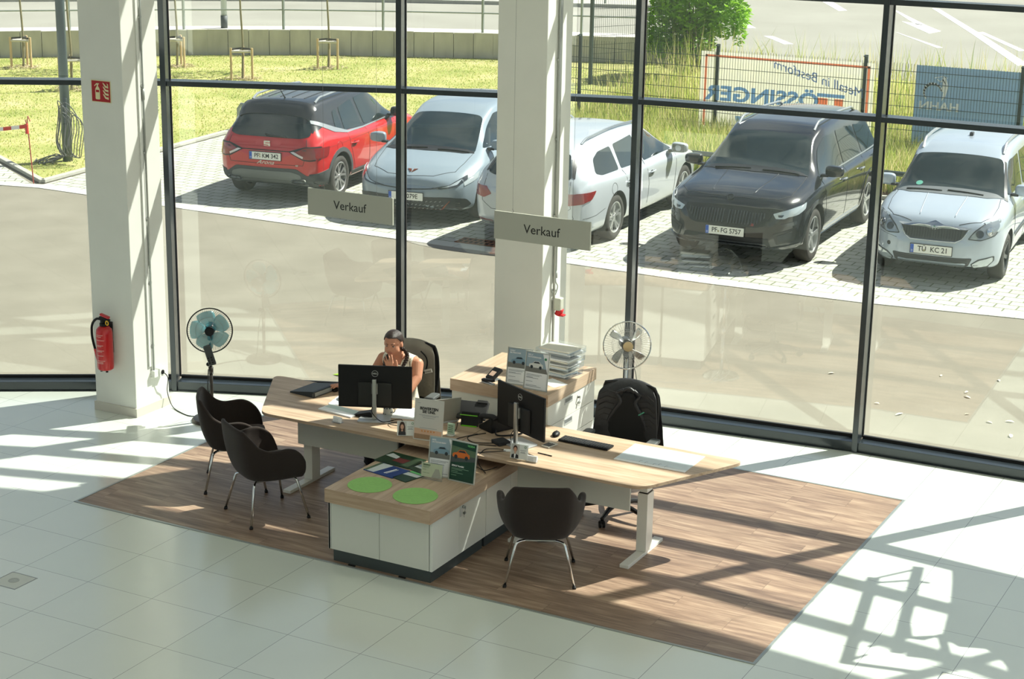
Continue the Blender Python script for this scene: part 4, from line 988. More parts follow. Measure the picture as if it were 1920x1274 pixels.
c.both('tail_lamp', lamp_red, rpoly([(.50, .70), (.62, .64), (.80, .66), (.86, .76), (.84, .80), (.58, .79)], .02), 'x', sg=-1, off=.010)
for sg in (1, -1): c.panel('tail_lamp', lamp_red, rpoly([(-2.40, .65), (-2.16, .70), (-2.04, .81), (-2.38, .80)], .02), 'y', sg, off=.010); c.line([(-2.3, .45), (-2.0, .47), (-1.75, .52)], 'y', sg, wd=.005); c.line([(-.2, .95), (-.14, .6), (-.16, .32)], 'y', sg); c.line([(.98, .92), (.90, .6), (.88, .32)], 'y', sg); c.line([(-1.02, .93), (-.95, .7), (-.8, .5), (-.78, .32)], 'y', sg); c.line(ellipse(-1.45, .74, .09, .08) + [(-1.36, .74)], 'y', sg, wd=.004)
c.both('reflector', lamp_red, rpoly([(.50, .335), (.74, .345), (.74, .325), (.50, .31)], .004), 'x', sg=-1, off=.008)
c.panel('lower_valance', trimblk, [(-.6, .2), (-.6, .27), (.6, .27), (.6, .2)], 'x', -1, off=.008)
c.line([(-.62, .95), (-.66, .6), (-.5, .5), (.5, .5), (.66, .6), (.62, .95)], 'x', -1, wd=.006)
c.handles([(-.02, .76), (-.9, .76)], sil_p); c.mirrors(.84, .99, sil_p); c.rails(-1.75, .30, .50, mat('satin_rail', (150, 156, 160), .3, .7), h_=.035)
c.plate('', -1, .72); c.panel('windscreen', cglass, rpoly([(1.18, -.66), (.48, -.52), (.48, .52), (1.18, .66)], .06), 'z', off=.004)
# ---------------------------------------------------------------- black SUV (front)
S = dict(wb=2.79, xf=2.29, xr=-2.40, zb=.25, R=.36,
    top=[(-2.40, .95), (-2.36, 1.10), (-2.2, 1.36), (-2.02, 1.58), (-1.7, 1.64), (-.6, 1.68), (.15, 1.655), (.5, 1.56), (1.20, 1.14), (1.40, 1.09), (1.9, 1.02), (2.12, .96), (2.22, .90), (2.29, .74)],
    belt=[(-2.4, .94), (-2, 1.03), (0, 1.0), (1.2, .99), (1.9, .90), (2.15, .84), (2.29, .66)],
    w=[(-2.4, .72), (-2.32, .84), (-2.0, .92), (-1.4, .94), (0, .93), (1.4, .94), (1.85, .92), (2.08, .84), (2.2, .74), (2.27, .64), (2.29, .6)],
    rw=[(-2.4, .56), (-2.0, .60), (0, .63), (.5, .62), (1.2, .76), (2.2, .66)])
k_p = paint_mat('graphite_black_paint', (20, 23, 27), .0, .16)
c = Car('car', 'black SUV with ribbed grille and roof rails, front towards the showroom', k_p, S, (.79, 13.70), H(-87.3))
c.wheels('twist', alloy, mat_s=alloy_d, n=5)
c.panel('windscreen', cglass, rpoly([(1.20, -.74), (.54, -.56), (.54, .56), (1.20, .74)], .08), 'z', off=.004)
c.panel('cowl', trimblk, rpoly([(1.19, -.74), (1.27, -.5), (1.30, 0), (1.27, .5), (1.19, .74), (1.14, .6), (1.14, -.6)], .02), 'z', off=.006)
c.wipers(1.24, (-.55, .12), .5, dx=.02)
c.both('side_window', cglass, rpoly([(-.10, 1.07), (-.12, 1.50), (.30, 1.49), (.62, 1.36), (.98, 1.08)], .05), 'y', off=.005)
c.both('side_window', cglass, rpoly([(-1.05, 1.07), (-1.02, 1.49), (-.22, 1.51), (-.20, 1.07)], .05), 'y', off=.005)
c.both('quarter_window', cglass, rpoly([(-1.95, 1.13), (-1.8, 1.38), (-1.14, 1.48), (-1.15, 1.08)], .05), 'y', off=.005)
c.both('window_trim', silver_tr, [(-1.96, 1.095), (1.0, 1.055), (1.0, 1.04), (-1.96, 1.078)], 'y', off=.007)
c.panel('grille', trimblk, rpoly([(-.56, .80), (-.14, .82), (0, .80), (.14, .82), (.56, .80), (.58, .74), (.50, .60), (.40, .575), (-.40, .575), (-.50, .60), (-.58, .74)], .02), 'x', off=.012)
m = MB()
for k in range(-13, 14):
    y = k * .039
    if abs(k) == 0: continue
    z0, z1 = .60 + max(0, abs(y) - .4) * .9, .785 - (.015 if abs(y) > .3 else 0); h, n_ = c.cast('x', 1, y, .69); h2, _n = c.cast('x', 1, y, .77); a = math.atan2(h.x - h2.x, .08)
    m.box((0, 0, 0), (.024, .014, z1 - z0), T(h.x + .018, y, (z0 + z1) / 2) @ RY(-a), bev=.003)
m.build('grille_ribs', mat('gloss_rib', (50, 54, 58), .25, .3, coat=1), c.t)
c.both('headlamp', lamp_clear, rpoly([(.60, .76), (.64, .70), (.74, .70), (.86, .77), (.88, .85), (.76, .81)], .012), 'x', off=.009, res=.05)
for sg in (1, -1): c.panel('headlamp', lamp_clear, rpoly([(1.86, .80), (1.80, .87), (2.12, .82), (2.16, .72), (2.02, .74)], .012), 'y', sg, off=.008, res=.05)
c.both('lamp_unit', lamp_dark, rpoly([(.66, .745), (.67, .72), (.71, .72), (.73, .75)], .006), 'x', off=.013, res=.05)
c.both('fog_bezel', trimblk, rpoly([(.62, .50), (.86, .58), (.84, .40), (.66, .36)], .02), 'x', off=.008)
c.both('air_vane', mat('dark_mesh', (46, 50, 52), .6), rpoly([(.66, .48), (.82, .53), (.80, .43), (.69, .40)], .01), 'x', off=.013)
c.both('corner_lamp', lamp_dark, rpoly([(.70, .63), (.86, .66), (.86, .61), (.74, .60)], .006), 'x', off=.010)
c.panel('lower_grille', mat('black_mesh', (28, 30, 32), .6), rpoly([(-.56, .44), (.56, .44), (.60, .33), (.50, .30), (-.50, .30), (-.60, .33)], .02), 'x', off=.010)
for z in (.33, .37): c.line([(-.54, z), (.54, z)], 'x', 1, wd=.008, m_=clad, name='grille_bar', off=.014)
c.both('front_blade', k_p, rpoly([(.45, .30), (.88, .36), (.88, .33), (.50, .26)], .004), 'x', off=.02)
for xx in (1.395, -1.395): c.both('wheel_arch_trim', k_p, arch(xx, .36, .42, .47, .32), 'y', off=.010, res=.12)
c.both('sill_trim', silver_tr, [(-.92, .325), (-.92, .355), (.92, .345), (.92, .325)], 'y', off=.012)
c.both('sill_trim', silver_tr, [(-.92, .275), (-.92, .30), (.92, .29), (.92, .270)], 'y', off=.016)
for sg in (1, -1):
    c.line([(1.0, 1.04), (.94, .7), (.90, .38)], 'y', sg); c.line([(-.16, 1.04), (-.1, .38)], 'y', sg); c.line([(-1.08, 1.05), (-1.0, .8), (-.86, .55), (-.86, .38)], 'y', sg); c.line([(.55 if 0 else 1.18, sg * .36), (1.6, sg * .33), (2.1, sg * .28)], 'z', wd=.012, m_=mat('bonnet_crease', (30, 33, 37), .25, .2, coat=1)); c.line([(1.2, sg * .72), (1.6, sg * .74), (1.95, sg * .74), (2.12, sg * .62), (2.18, sg * .3), (2.19, 0)], 'z', wd=.006)
c.handles([(0.05, .90), (-.85, .91)], silver_tr); c.mirrors(.86, 1.13, k_p); c.rails(-1.7, .35, .54, silver_tr)
c.plate('PF  FG 5757', 1, .50, size=.086)
def badge(c, x, z, r, mr, mi, sg=1):
    h, n_ = c.cast('x', sg, 0, z) if x is None else c.cast('z', 1, x, 0); M = T(*(h + n_ * .004)) @ n_.to_track_quat('Z', 'Y').to_matrix().to_4x4()
    m = MB(M); m.lathe([(r * .82, .0), (r * .86, .008), (r, .006), (r, 0)], 28); o = m.build('badge', mr, c.t)
    m = MB(M); m.cyl((0, 0, 0), (0, 0, .003), r * .83, seg=28); m.build('badge_field', mi[0], o)
    m = MB(M); m.prism([(-r * .12, -r * .6), (r * .12, -r * .6), (r * .1, r * .1), (r * .5, r * .35), (r * .1, r * .62), (-r * .12, r * .3)], .003, .006); m.prism([(-r * .5, -r * .1), (-r * .14, -r * .3), (-r * .14, r * .2), (-r * .4, r * .4)], .003, .006); m.build('badge_emblem', mi[1], o)
badge(c, 2.2, 0, .05, alloy_d, (trimblk, alloy_d))
h_, n_ = c.cast('x', 1, .34, .61); text('trim_lettering', 'RS', .045, mat('badge_red', (210, 60, 56), .4), c.t, T(h_.x + .03, .36, .615) @ RZ(PI / 2) @ RX(PI / 2), shear=.4, ext=.003)
m = MB(); h_, n_ = c.cast('z', 1, .62, 0); m.box((.62, 0, h_.z + .004), (.12, .22, .004), T(0, 0, 0)); 
m.b.free()
# ---------------------------------------------------------------- silver compact with chrome grille (front)
S = dict(wb=2.55, xf=2.02, xr=-2.12, zb=.2, R=.30,
    top=[(-2.12, .9), (-2.05, 1.1), (-1.95, 1.35), (-1.8, 1.5), (-1.4, 1.56), (-.3, 1.585), (.2, 1.56), (.48, 1.46), (1.12, 1.05), (1.32, 1.0), (1.7, .91), (1.88, .84), (1.97, .76), (2.02, .62)],
    belt=[(-2.12, .88), (-1.8, .97), (0, .93), (1.1, .92), (1.6, .83), (1.85, .76), (2.02, .56)],
    w=[(-2.12, .66), (-2.0, .77), (-1.27, .83), (0, .82), (1.27, .835), (1.6, .81), (1.82, .72), (1.94, .62), (2.0, .52), (2.02, .46)],
    rw=[(-2.1, .56), (0, .60), (.5, .60), (1.1, .72), (2, .6)])
w_p = paint_mat('light_silver_paint', (182, 194, 206), .25, .3)
c = Car('car', 'light silver compact car with chrome-edged grille, furthest right of the parked cars', w_p, S, (3.32, 13.98), H(-86))
c.wheels('solid', alloy_d, n=5)
c.panel('windscreen', cglass, rpoly([(1.10, -.70), (.52, -.56), (.52, .56), (1.10, .70)], .06), 'z', off=.004)
c.both('windscreen_pillar', trimblk, rpoly([(1.12, .70), (.52, .57), (.52, .60), (1.10, .745)], .004), 'z', off=.006)
c.panel('cowl', mat('cowl_grey', (92, 98, 102), .6), rpoly([(1.10, -.70), (1.22, -.5), (1.25, 0), (1.22, .5), (1.10, .70), (1.06, .6), (1.06, -.6)], .02), 'z', off=.006)
c.wipers(1.14, (-.55, -.02), .46, dx=-.02)
c.both('side_window', cglass, rpoly([(-.05, 1.0), (-.08, 1.42), (.42, 1.40), (.94, 1.02)], .05), 'y', off=.005)
c.both('side_window', cglass, rpoly([(-.95, 1.0), (-.9, 1.42), (-.18, 1.43), (-.15, 1.0)], .05), 'y', off=.005)
c.both('quarter_window', cglass, rpoly([(-1.8, 1.05), (-1.65, 1.38), (-1.02, 1.41), (-1.05, 1.0)], .05), 'y', off=.005)
c.panel('grille_surround', chrome, rpoly([(-.46, .745), (-.12, .755), (0, .80), (.12, .755), (.46, .745), (.40, .72), (.10, .72), (0, .69), (-.10, .72), (-.40, .72)], .01), 'x', off=.014)
c.panel('grille', mat('grey_grille', (72, 76, 78), .6), rpoly([(-.42, .725), (.42, .725), (.34, .60), (.28, .57), (-.28, .57), (-.34, .60)], .015), 'x', off=.008)
c.line([(-.43, .72), (-.35, .60), (-.28, .565), (.28, .565), (.35, .60), (.43, .72)], 'x', 1, wd=.014, m_=chrome, name='grille_frame', off=.012)
m = MB()
for k in range(-11, 12):
    y = k * .034; h, n_ = c.cast('x', 1, y, .65); h2, _n = c.cast('x', 1, y, .71); a = math.atan2(h.x - h2.x, .06); z0 = .585 + max(0, abs(y) - .3) * .9; m.box((0, 0, 0), (.016, .010, .72 - z0), T(h.x + .012, y, (.72 + z0) / 2) @ RY(-a))
m.build('grille_ribs', mat('grille_rib_dark', (44, 48, 50), .5), c.t)
c.both('lamp_surround', clad, rpoly([(.425, .61), (.49, .71), (.61, .812), (.75, .845), (.775, .76), (.73, .65), (.58, .598)], .02), 'x', off=.006, res=.04)
c.both('headlamp', mat('headlamp_lens_grey', (150, 158, 164), .06, .4, .9, coat=1.0), rpoly([(.44, .62), (.50, .70), (.62, .80), (.74, .83), (.76, .76), (.72, .66), (.58, .61)], .02), 'x', off=.009, res=.04)
for sg in (1, -1): c.panel('headlamp', lamp_clear, rpoly([(1.72, .70), (1.56, .84), (1.84, .82), (1.9, .70)], .02), 'y', sg, off=.008, res=.05)
for sg in (1, -1):
    for (y, z, r) in ((.56, .68, .05), (.67, .71, .055)):
        h, n_ = c.cast('x', 1, sg * y, z); M = T(*(h + n_ * .010)) @ n_.to_track_quat('Z', 'Y').to_matrix().to_4x4(); m = MB(M); m.lathe([(r, 0), (r, .006), (r * .75, .008), (r * .7, .002), (r * .3, .006), (0, .008)], 24); m.build('lamp_unit', chrome if r > .052 else lamp_dark, c.t)
c.both('lamp_surround', clad, rpoly([(.485, .30), (.575, .365), (.735, .395), (.735, .33), (.67, .258), (.51, .248)], .015), 'x', off=.006, res=.04)
c.both('fog_lamp', lamp_clear, rpoly([(.50, .30), (.58, .35), (.72, .38), (.72, .33), (.66, .27), (.52, .26)], .015), 'x', off=.009, res=.04)
c.panel('lower_grille', mat('grey_mesh', (66, 68, 70), .6), rpoly([(-.50, .375), (.50, .375), (.46, .28), (.38, .255), (-.38, .255), (-.46, .28)], .02), 'x', off=.008)
for z in (.285, .315, .345): c.line([(-.44, z), (.44, z)], 'x', 1, wd=.005, m_=w_p if False else clad, name='grille_bar', off=.012)
for k in range(-4, 5): c.line([(k * .1, .26), (k * .1, .37)], 'x', 1, wd=.005, m_=clad, name='grille_bar', off=.012)
h_, n_ = c.cast('x', 1, -.56, .47); m = MB(T(*(h_ + n_ * .001)) @ n_.to_track_quat('Z', 'Y').to_matrix().to_4x4()); m.cyl((0, 0, 0), (0, 0, .004), .026, seg=20); m.build('tow_hole', trimblk, c.t)
c.line([(-.68, .24), (-.3, .215), (.3, .215), (.68, .24)], 'x', 1, wd=.03, m_=trimblk, name='front_lip', off=.006)
c.line([(-.70, .60), (-.46, .56)], 'x', 1, wd=.004); 
c.plate('TÜ  KC 21', 1, .455, size=.092)
badge(c, None, .755, .055, chrome, (mat('badge_pale', (206, 216, 208), .3, .4), mat('badge_green', (40, 130, 78), .4)))
for sg in (1, -1):
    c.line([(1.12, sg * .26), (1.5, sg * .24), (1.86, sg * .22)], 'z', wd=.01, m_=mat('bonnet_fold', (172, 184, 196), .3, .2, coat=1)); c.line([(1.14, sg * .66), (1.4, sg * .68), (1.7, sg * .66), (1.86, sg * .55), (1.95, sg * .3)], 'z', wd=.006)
    c.line([(.98, .98), (.9, .6), (.88, .3)], 'y', sg); c.line([(-.1, .98), (-.05, .3)], 'y', sg); c.line([(.85, .50), (-.8, .52)], 'y', sg, wd=.05, m_=clad, name='door_moulding', off=.012)
c.handles([(.05, .84), (-.8, .85)], w_p); c.mirrors(.80, 1.07, w_p); c.rails(-1.6, .40, .53, silver_tr, r=.02)
h_, n_ = c.cast('z', 1, -1.0, 0); m = MB(); m.box((-.2, 0, c.top(-.2) + .02), (.1, .05, .05), bev=.01); m.build('antenna', trimblk, c.t)
h_, n_ = c.cast('z', 1, 1.0, -.42); m = MB(T(*(h_ + n_ * .006)) @ n_.to_track_quat('Z', 'X').to_matrix().to_4x4()); m.lathe([(0, .0), (.045, .0), (.045, .001), (0, .001)], 20); m.build('windscreen_sticker', mat('green_sticker', (96, 170, 150), .5), c.t)
# ================================================================== FURNITURE
oak = wood('light_oak_laminate', [(160, 136, 112), (184, 160, 135), (200, 178, 154)], ring=1.1, rough=.42)
oak_y = wood('light_oak_laminate_cross', [(160, 136, 112), (184, 160, 135), (200, 178, 154)], ring=1.1, rough=.42, along='y')
white_lam = mat('white_laminate', (222, 224, 216), .5, noise=.015, nscale=3)
grey_lam = mat('pale_grey_laminate', (214, 216, 206), .5, noise=.015, nscale=3)
dark_plinth = mat('dark_plinth', (62, 70, 70), .5, noise=.06, nscale=6)
white_steel = mat('white_steel', (228, 228, 220), .35, noise=.01, nscale=5)
blk = mat('black_plastic', (17, 18, 19), .5, 0, .3); blk_soft = mat('black_matt', (34, 34, 35), .75); steel = mat('brushed_steel', (176, 178, 176), .3, .85)
silver_pl = mat('silver_plastic', (186, 188, 188), .35, .4)
def leg_frame(t, x, y0, y1, off=0):
    m = MB(); m.box((x, (y0 + y1) / 2, .016), (.075, y1 - y0, .028)); o = m.build('leg', white_steel, t, bev=.003)
    m = MB(); m.box((x, (y0 + y1) / 2 + off, .27), (.085, .12, .48)); m.build('lower_tube', white_steel, o, bev=.003)
    m = MB(); m.box((x, (y0 + y1) / 2 + off, .60), (.065, .10, .18)); m.build('upper_tube', white_steel, o, bev=.002)
    m = MB(); m.box((x, (y0 + y1) / 2 + off, .512), (.07, .105, .012)); m.build('joint_ring', blk, o)
def desk(label, poly, rad, legs, panel):
    cx, cy = poly[0]; t = thing('office_desk', label, 'desk', (cx, cy, 0), group=None)
    P = [(x - cx, y - cy) for x, y in poly]
    m = MB(); m.prism(rpoly(P, rad, 6), .695, .72); m.build('tabletop', oak, t, bev=.002)
    for x, y0, y1 in legs: leg_frame(t, x - cx, y0 - cy, y1 - cy, .04)
    m = MB(); m.box(((legs[0][0] + legs[1][0]) / 2 - cx, (legs[0][1] + legs[0][2]) / 2 + .04 - cy, .66), (abs(legs[1][0] - legs[0][0]), .06, .04)); m.build('cross_beam', white_steel, t)
    m = MB(); m.box(((panel[0] + panel[1]) / 2 - cx, panel[2] - cy, .54), (panel[1] - panel[0], .018, .30)); m.build('modesty_panel', grey_lam, t, bev=.001)
    return t
desk('left-hand oak-topped office desk where the woman sits', [(.62, 1.56), (2.415, 1.56), (2.415, 2.50), (.09, 2.50)], [.1, .001, .001, .12], [(.80, 1.66, 2.34), (1.84, 1.66, 2.34)], (.79, 1.78, 1.86))
desk('right-hand oak-topped office desk with the empty office chair', [(2.42, 1.56), (4.10, 1.56), (4.57, 2.52), (2.42, 2.50)], [.001, .12, .12, .001], [(2.96, 1.66, 2.34), (3.94, 1.65, 2.31)], (2.90, 3.88, 1.86))
def keyset(t, M):
    m = MB(M); m.cyl((0, 0, 0), (0, 0, .012), .012, seg=16); o = m.build('lock', steel, t)
    m = MB(M); m.box((0, 0, .018), (.004, .022, .016)); m.cyl((0, -.012, .022), (0, -.05, .012), .0018, seg=6); m.cyl((-.004, -.05, .012), (.012, -.05, .012), .011, seg=10); m.box((0, -.068, .012), (.006, .03, .002)); m.build('keys', steel, o)
RYZ = RZ(PI / 2) @ RX(PI / 2)  # local x -> +y, local y -> +z, local z -> +x
# low front cabinets
def carcass(t, x0, x1, y0, y1, z0, z1): 
    m = MB(); m.box(((x0 + x1) / 2, (y0 + y1) / 2, (z0 + z1) / 2), (x1 - x0, y1 - y0, z1 - z0)); m.build('carcass', white_lam, t, bev=.002)
    m = MB(); m.box(((x0 + x1) / 2, (y0 + y1) / 2, z0 / 2), (x1 - x0 - .02, y1 - y0 - .012, z0 - .001)); m.build('plinth', dark_plinth, t, bev=.002)
X0, X1 = 1.915, 2.835
for nm, y0, y1, lab in (('low_cabinet', .635, 1.455, 'low white cabinet nearest the viewer, under the green place mats'), ('low_cabinet', 1.459, 2.28, 'low white cabinet tucked under the two desks')):
    t = thing(nm, lab, 'cabinet', ((X0 + X1) / 2, (y0 + y1) / 2, 0)); ox, oy = (X0 + X1) / 2, (y0 + y1) / 2
    carcass(t, X0 + .018 - ox, X1 - .018 - ox, y0 + .018 - oy, y1 - .001 - oy, .10, .50)
    m = MB(); m.box((X0 + .008 - ox, 0, .302), (.016, y1 - y0, .395)); m.build('side_panel', white_lam, t, bev=.001)
    if y0 < 1:
        for k in (0, 1):
            w_ = (X1 - X0 - .05) / 2; m = MB(); m.box((X0 + .024 + w_ * (k + .5) - ox, y0 + .008 - oy, .302), (w_ - .004, .018, .392)); m.build('back_panel', grey_lam, t, bev=.001)
        for xx in (X0 + .011, X1 - .011):
            m = MB(); m.box((xx - ox, y0 + .01 - oy, .302), (.02, .02, .395)); m.build('corner_post', white_lam, t, bev=.001)
        m = MB()
        for k in (-.25, .2): m.box((k, y0 + .0 - oy, .006), (.06, .012, .012))
        m.build('plinth_feet', blk, t)
    ym = y0 + .40
    for a, b in ((y0 + .002, ym - .002), (ym + .002, y1 - .002)):
        m = MB(); m.box((X1 - .008 - ox, (a + b) / 2 - oy, .302), (.018, b - a, .392)); d = m.build('door', white_lam, t, bev=.001)
        if y0 < 1 and a > ym - .01:
            m = MB(); m.box((X1 + .003 - ox, a + .02 - oy, .44), (.012, .028, .065), bev=.002); m.build('handle', silver_pl, d)
            keyset(d, T(X1 + .001 - ox, a + .055 - oy, .475) @ RYZ)
t = thing('cabinet_worktop', 'thick oak worktop over the low front cabinets', 'worktop', (2.395, 1.43, 0))
m = MB(); m.box((0, 0, .565), (.93, 1.73, .108)); m.build('top', oak_y, t, bev=.002)
m = MB(); m.box((0, -.8655, .565), (.928, .003, .106)); m.build('edge_band', oak, t)
# tall rear cabinets
for (x0, x1, lab) in ((1.90, 2.35, 'white rear cabinet left half, behind the desk join'), (2.353, 2.81, 'white rear drawer cabinet with keys in its lock, beside the white column')):
    ox, oy = (x0 + x1) / 2, 2.98; t = thing('rear_cabinet', lab, 'cabinet', (ox, oy, 0)); y0, y1 = 2.53, 3.43
    carcass(t, x0 + .002 - ox, x1 - .02 - ox, y0 + .02 - oy, y1 - oy, .10, .865)
    m = MB(); m.box((0, y0 + .01 - oy, .483), (x1 - x0 - .004, .018, .76)); m.build('back_panel', grey_lam, t, bev=.001)
    if x1 > 2.5:
        m = MB(); m.box((x1 - .01 - ox, y1 - .01 - oy, .483), (.02, .02, .76)); m.build('side_panel', white_lam, t)
        zs = [.105, .30, .50, .68, .863]
        for z0, z1 in zip(zs, zs[1:]):
            m = MB(); m.box((x1 - .008 - ox, (y0 + y1) / 2 - .005 - oy, (z0 + z1) / 2), (.018, y1 - y0 - .03, z1 - z0 - .004)); d = m.build('drawer', white_lam, t, bev=.001)
            m = MB(); m.box((x1 + .0015 - ox, 2.925 - oy, z1 - .045), (.004, .15, .052), bev=.001); m.build('handle', silver_pl, d)
            m = MB(); m.box((x1 + .003 - ox, 2.925 - oy, z1 - .038), (.003, .13, .03)); m.build('handle_recess', mat('recess_grey', (110, 114, 114), .5), d)
            if z1 > .8: keyset(d, T(x1 + .001 - ox, 3.10 - oy, .80) @ RYZ)
t = thing('cabinet_worktop', 'thick oak worktop over the rear cabinets with frames and letter trays', 'worktop', (2.355, 2.98, 0))
m = MB(); m.box((0, 0, .918), (.93, .92, .104)); m.build('top', oak_y, t, bev=.002)
m = MB(); m.box((0, -.4605, .918), (.928, .003, .102)); m.build('edge_band', oak, t)
# ---- visitor chairs
fab_d = mat('dark_brown_felt', (46, 38, 34), .92, noise=.08, nscale=60, bump=.15, bscale=300, spec=.2, sheen=.15)
fab_i = mat('brown_felt_cushion', (74, 62, 56), .92, noise=.08, nscale=60, bump=.15, bscale=300, spec=.2, sheen=.15)
cap_m = mat('black_foot_cap', (18, 18, 18), .6)
def visitor_chair(label, x, y, face):
    t = thing('visitor_chair', label, 'chair', (x, y, 0), face - PI / 2, 'brown felt visitor chairs')   # local +y is the sitting direction
    P = []; NU, NV = 60, 16
    topz = interp([(-1, .50), (-.93, .565), (-.84, .63), (-.72, .655), (-.58, .645), (-.47, .68), (-.36, .775), (-.26, .815), (0, .82), (.26, .815), (.36, .775), (.47, .68), (.58, .645), (.72, .655), (.84, .63), (.93, .565), (1, .50)])
    def rim(u):
        a = abs(u); s_ = 1 if u > 0 else -1
        pts = [(0, -.285), (.10, -.282), (.19, -.265), (.235, -.22), (.275, -.13), (.315, -.02), (.318, .08), (.300, .17), (.285, .235)]
        q = catmull([Vector((p[0], p[1], 0)) for p in pts], 8); v = q[min(int(a * (len(q) - 1) + .5), len(q) - 1)]; return Vector((v.x * s_, v.y))
    def base(u):
        a = abs(u); s_ = 1 if u > 0 else -1
        pts = [(0, -.17), (.10, -.165), (.17, -.13), (.20, -.06), (.215, .02), (.22, .10), (.222, .17), (.225, .23)]
        q = catmull([Vector((p[0], p[1], 0)) for p in pts], 8); v = q[min(int(a * (len(q) - 1) + .5), len(q) - 1)]; return Vector((v.x * s_, v.y))
    for i in range(NU + 1):
        u = -1 + 2 * i / NU; A, B = base(u), rim(u); row = []
        for j in range(NV + 1):
            v = j / NV; k = v ** .75; xy = A.lerp(B, k if v > 0 else 0); z = .375 + (topz(u) - .375) * (v ** 1.25)
            bulge = .018 * math.sin(PI * v); n_ = Vector((xy.x, xy.y + .02)).normalized(); row.append((xy.x + n_.x * bulge, xy.y + n_.y * bulge, z))
        P.append(row)
    m = MB(); m.grid(P); m.build('shell', fab_d, t, solid=.034, sub=1, recalc=False, off=0)
    m = MB(); ou = [base(-1 + 2 * i / 40) * 1.02 for i in range(41)] + [Vector((.12, .262)), Vector((-.12, .262))][:0]
    ring = [(p.x, p.y) for p in ou] + [(.21, .262), (.1, .272), (0, .275), (-.1, .272), (-.21, .262)]
    for zz, f in ((.345, .80), (.36, .94), (.375, 1.0)): pass
    prof = [(.350, .55), (.352, .86), (.366, .97), (.385, 1.0), (.425, 1.01), (.448, .98), (.460, .90), (.466, .6), (.468, .0)]
    cy = .05; rows = [[((p[0]) * f, cy + (p[1] - cy) * f, z) for p in ring] for z, f in prof]; rows = [[r[i % len(ring)] for i in range(len(ring) + 1)] for r in rows]
    m.grid(rows); m.build('seat_cushion', fab_i, t, recalc=True)
    m = MB(); m.box((0, .02, .338), (.26, .3, .012), bev=.003); m.build('under_frame', steel, t)
    for sx, sy in ((1, 1), (-1, 1), (1, -1), (-1, -1)):
        fx_, fy_ = .26 * sx, .02 + .255 * sy
        pts = [(.10 * sx, .02 + .13 * sy, .336), (.15 * sx, .02 + .165 * sy, .338), (.178 * sx, .02 + .185 * sy, .325), (.19 * sx, .02 + .195 * sy, .29), (fx_, fy_, .014)]
        m = MB(); m.tube(catmull(pts[:4], 5) + [Vector(pts[4])], .0105, 12); o = m.build('leg', chrome, t)
        m = MB(); m.cyl((fx_ - .003 * sx, fy_ - .003 * sy, .022), (fx_, fy_, 0), .014, .015, seg=14); m.build('foot_cap', cap_m, o)
    return t
visitor_chair('brown felt visitor chair with chrome legs, rear one at the left desk end', .27, 1.64, math.radians(35))
visitor_chair('brown felt visitor chair with chrome legs, front one of the left pair', .92, 1.18, math.radians(60))
visitor_chair('brown felt visitor chair standing alone before the right desk, back to the viewer', 3.446, 1.20, math.radians(117))
# ---- office chairs
mesh_b = mat('black_mesh_fabric', (36, 37, 38), .85, noise=.1, nscale=80, bump=.2, bscale=300)
def office_chair(label, x, y, face, tilt=0):
    t = thing('office_chair', label, 'chair', (x, y, 0), face - PI / 2, 'black office chairs')
    for k in range(5):
        a = k * 2 * PI / 5 + .3; c_, s_ = math.cos(a), math.sin(a)
        m = MB(); m.tube([(.03 * c_, .03 * s_, .115), (.17 * c_, .17 * s_, .105), (.30 * c_, .30 * s_, .075)], [.026, .016], 8); o = m.build('base_arm', blk, t)
        M = T(.30 * c_, .30 * s_, 0) @ RZ(a + .6)
        m = MB(M)
        for q in (-1, 1): m.cyl((0, q * .006, .029), (0, q * .024, .029), .028, seg=18)
        m.box((0, 0, .05), (.03, .04, .025), bev=.004); m.build('caster', blk, o)
    m = MB(); m.cyl((0, 0, .1), (0, 0, .26), .03, seg=16); m.cyl((0, 0, .26), (0, 0, .40), .017, seg=16); m.build('gas_column', blk, t)
    m = MB(); m.box((0, 0, .41), (.2, .24, .05), bev=.01); m.tube([(.08, 0, .40), (.2, .03, .40)], .007, 6); m.build('mechanism', blk, t)
    m = MB(); m.prism(rpoly([(-.23, -.22), (.23, -.22), (.25, .22), (-.25, .22)], .08, 5), .43, .50); m.build('seat', mesh_b, t, bev=.018)
    P = []
    for i in range(13):
        u = -1 + 2 * i / 12; row = []
        for j in range(15):
            v = j / 14; z = .52 + .56 * v; w_ = .22 + .02 * math.sin(PI * v * .8) - .05 * max(0, v - .8) * 5 * .35; e = .0 if v < .93 else -.015 * u * u
            row.append((u * w_, -.23 - .05 * v + .04 * math.sin(PI * v * 1.1) * -1 + .04 * u * u, z + e))
        P.append(row)
    m = MB(); m.grid(P); b = m.build('backrest', mesh_b, t, solid=.02, sub=1, recalc=False, off=0)
    m = MB(); E_ = [P[0][j] for j in range(15)] + [P[i][14] for i in range(1, 13)] + [P[12][j] for j in range(13, -1, -1)]; m.tube(E_, .014, 8); m.build('back_frame', blk, b)
    m = MB(); m.tube([(0, -.12, .41), (0, -.30, .45), (0, -.33, .62), (0, -.31, .8)], .02, 8, smooth_pts=4); m.build('back_support', blk, t)
    for s_ in (1, -1):
        m = MB(); m.tube([(s_ * .2, 0, .42), (s_ * .285, 0, .43), (s_ * .295, 0, .5), (s_ * .29, -.01, .65)], .017, 8, smooth_pts=4); o = m.build('arm_support', blk, t)
        m = MB(); m.prism(rrect(.085, .26, .03), 0, .028, T(s_ * .285, .01, .655)); m.build('arm_pad', mat('grey_arm_pad', (84, 88, 88), .5), o, bev=.008)
    return t
office_chair('black office chair at the right desk with a quilted jacket over its back', 3.42, 2.62, -PI / 2 + .06)
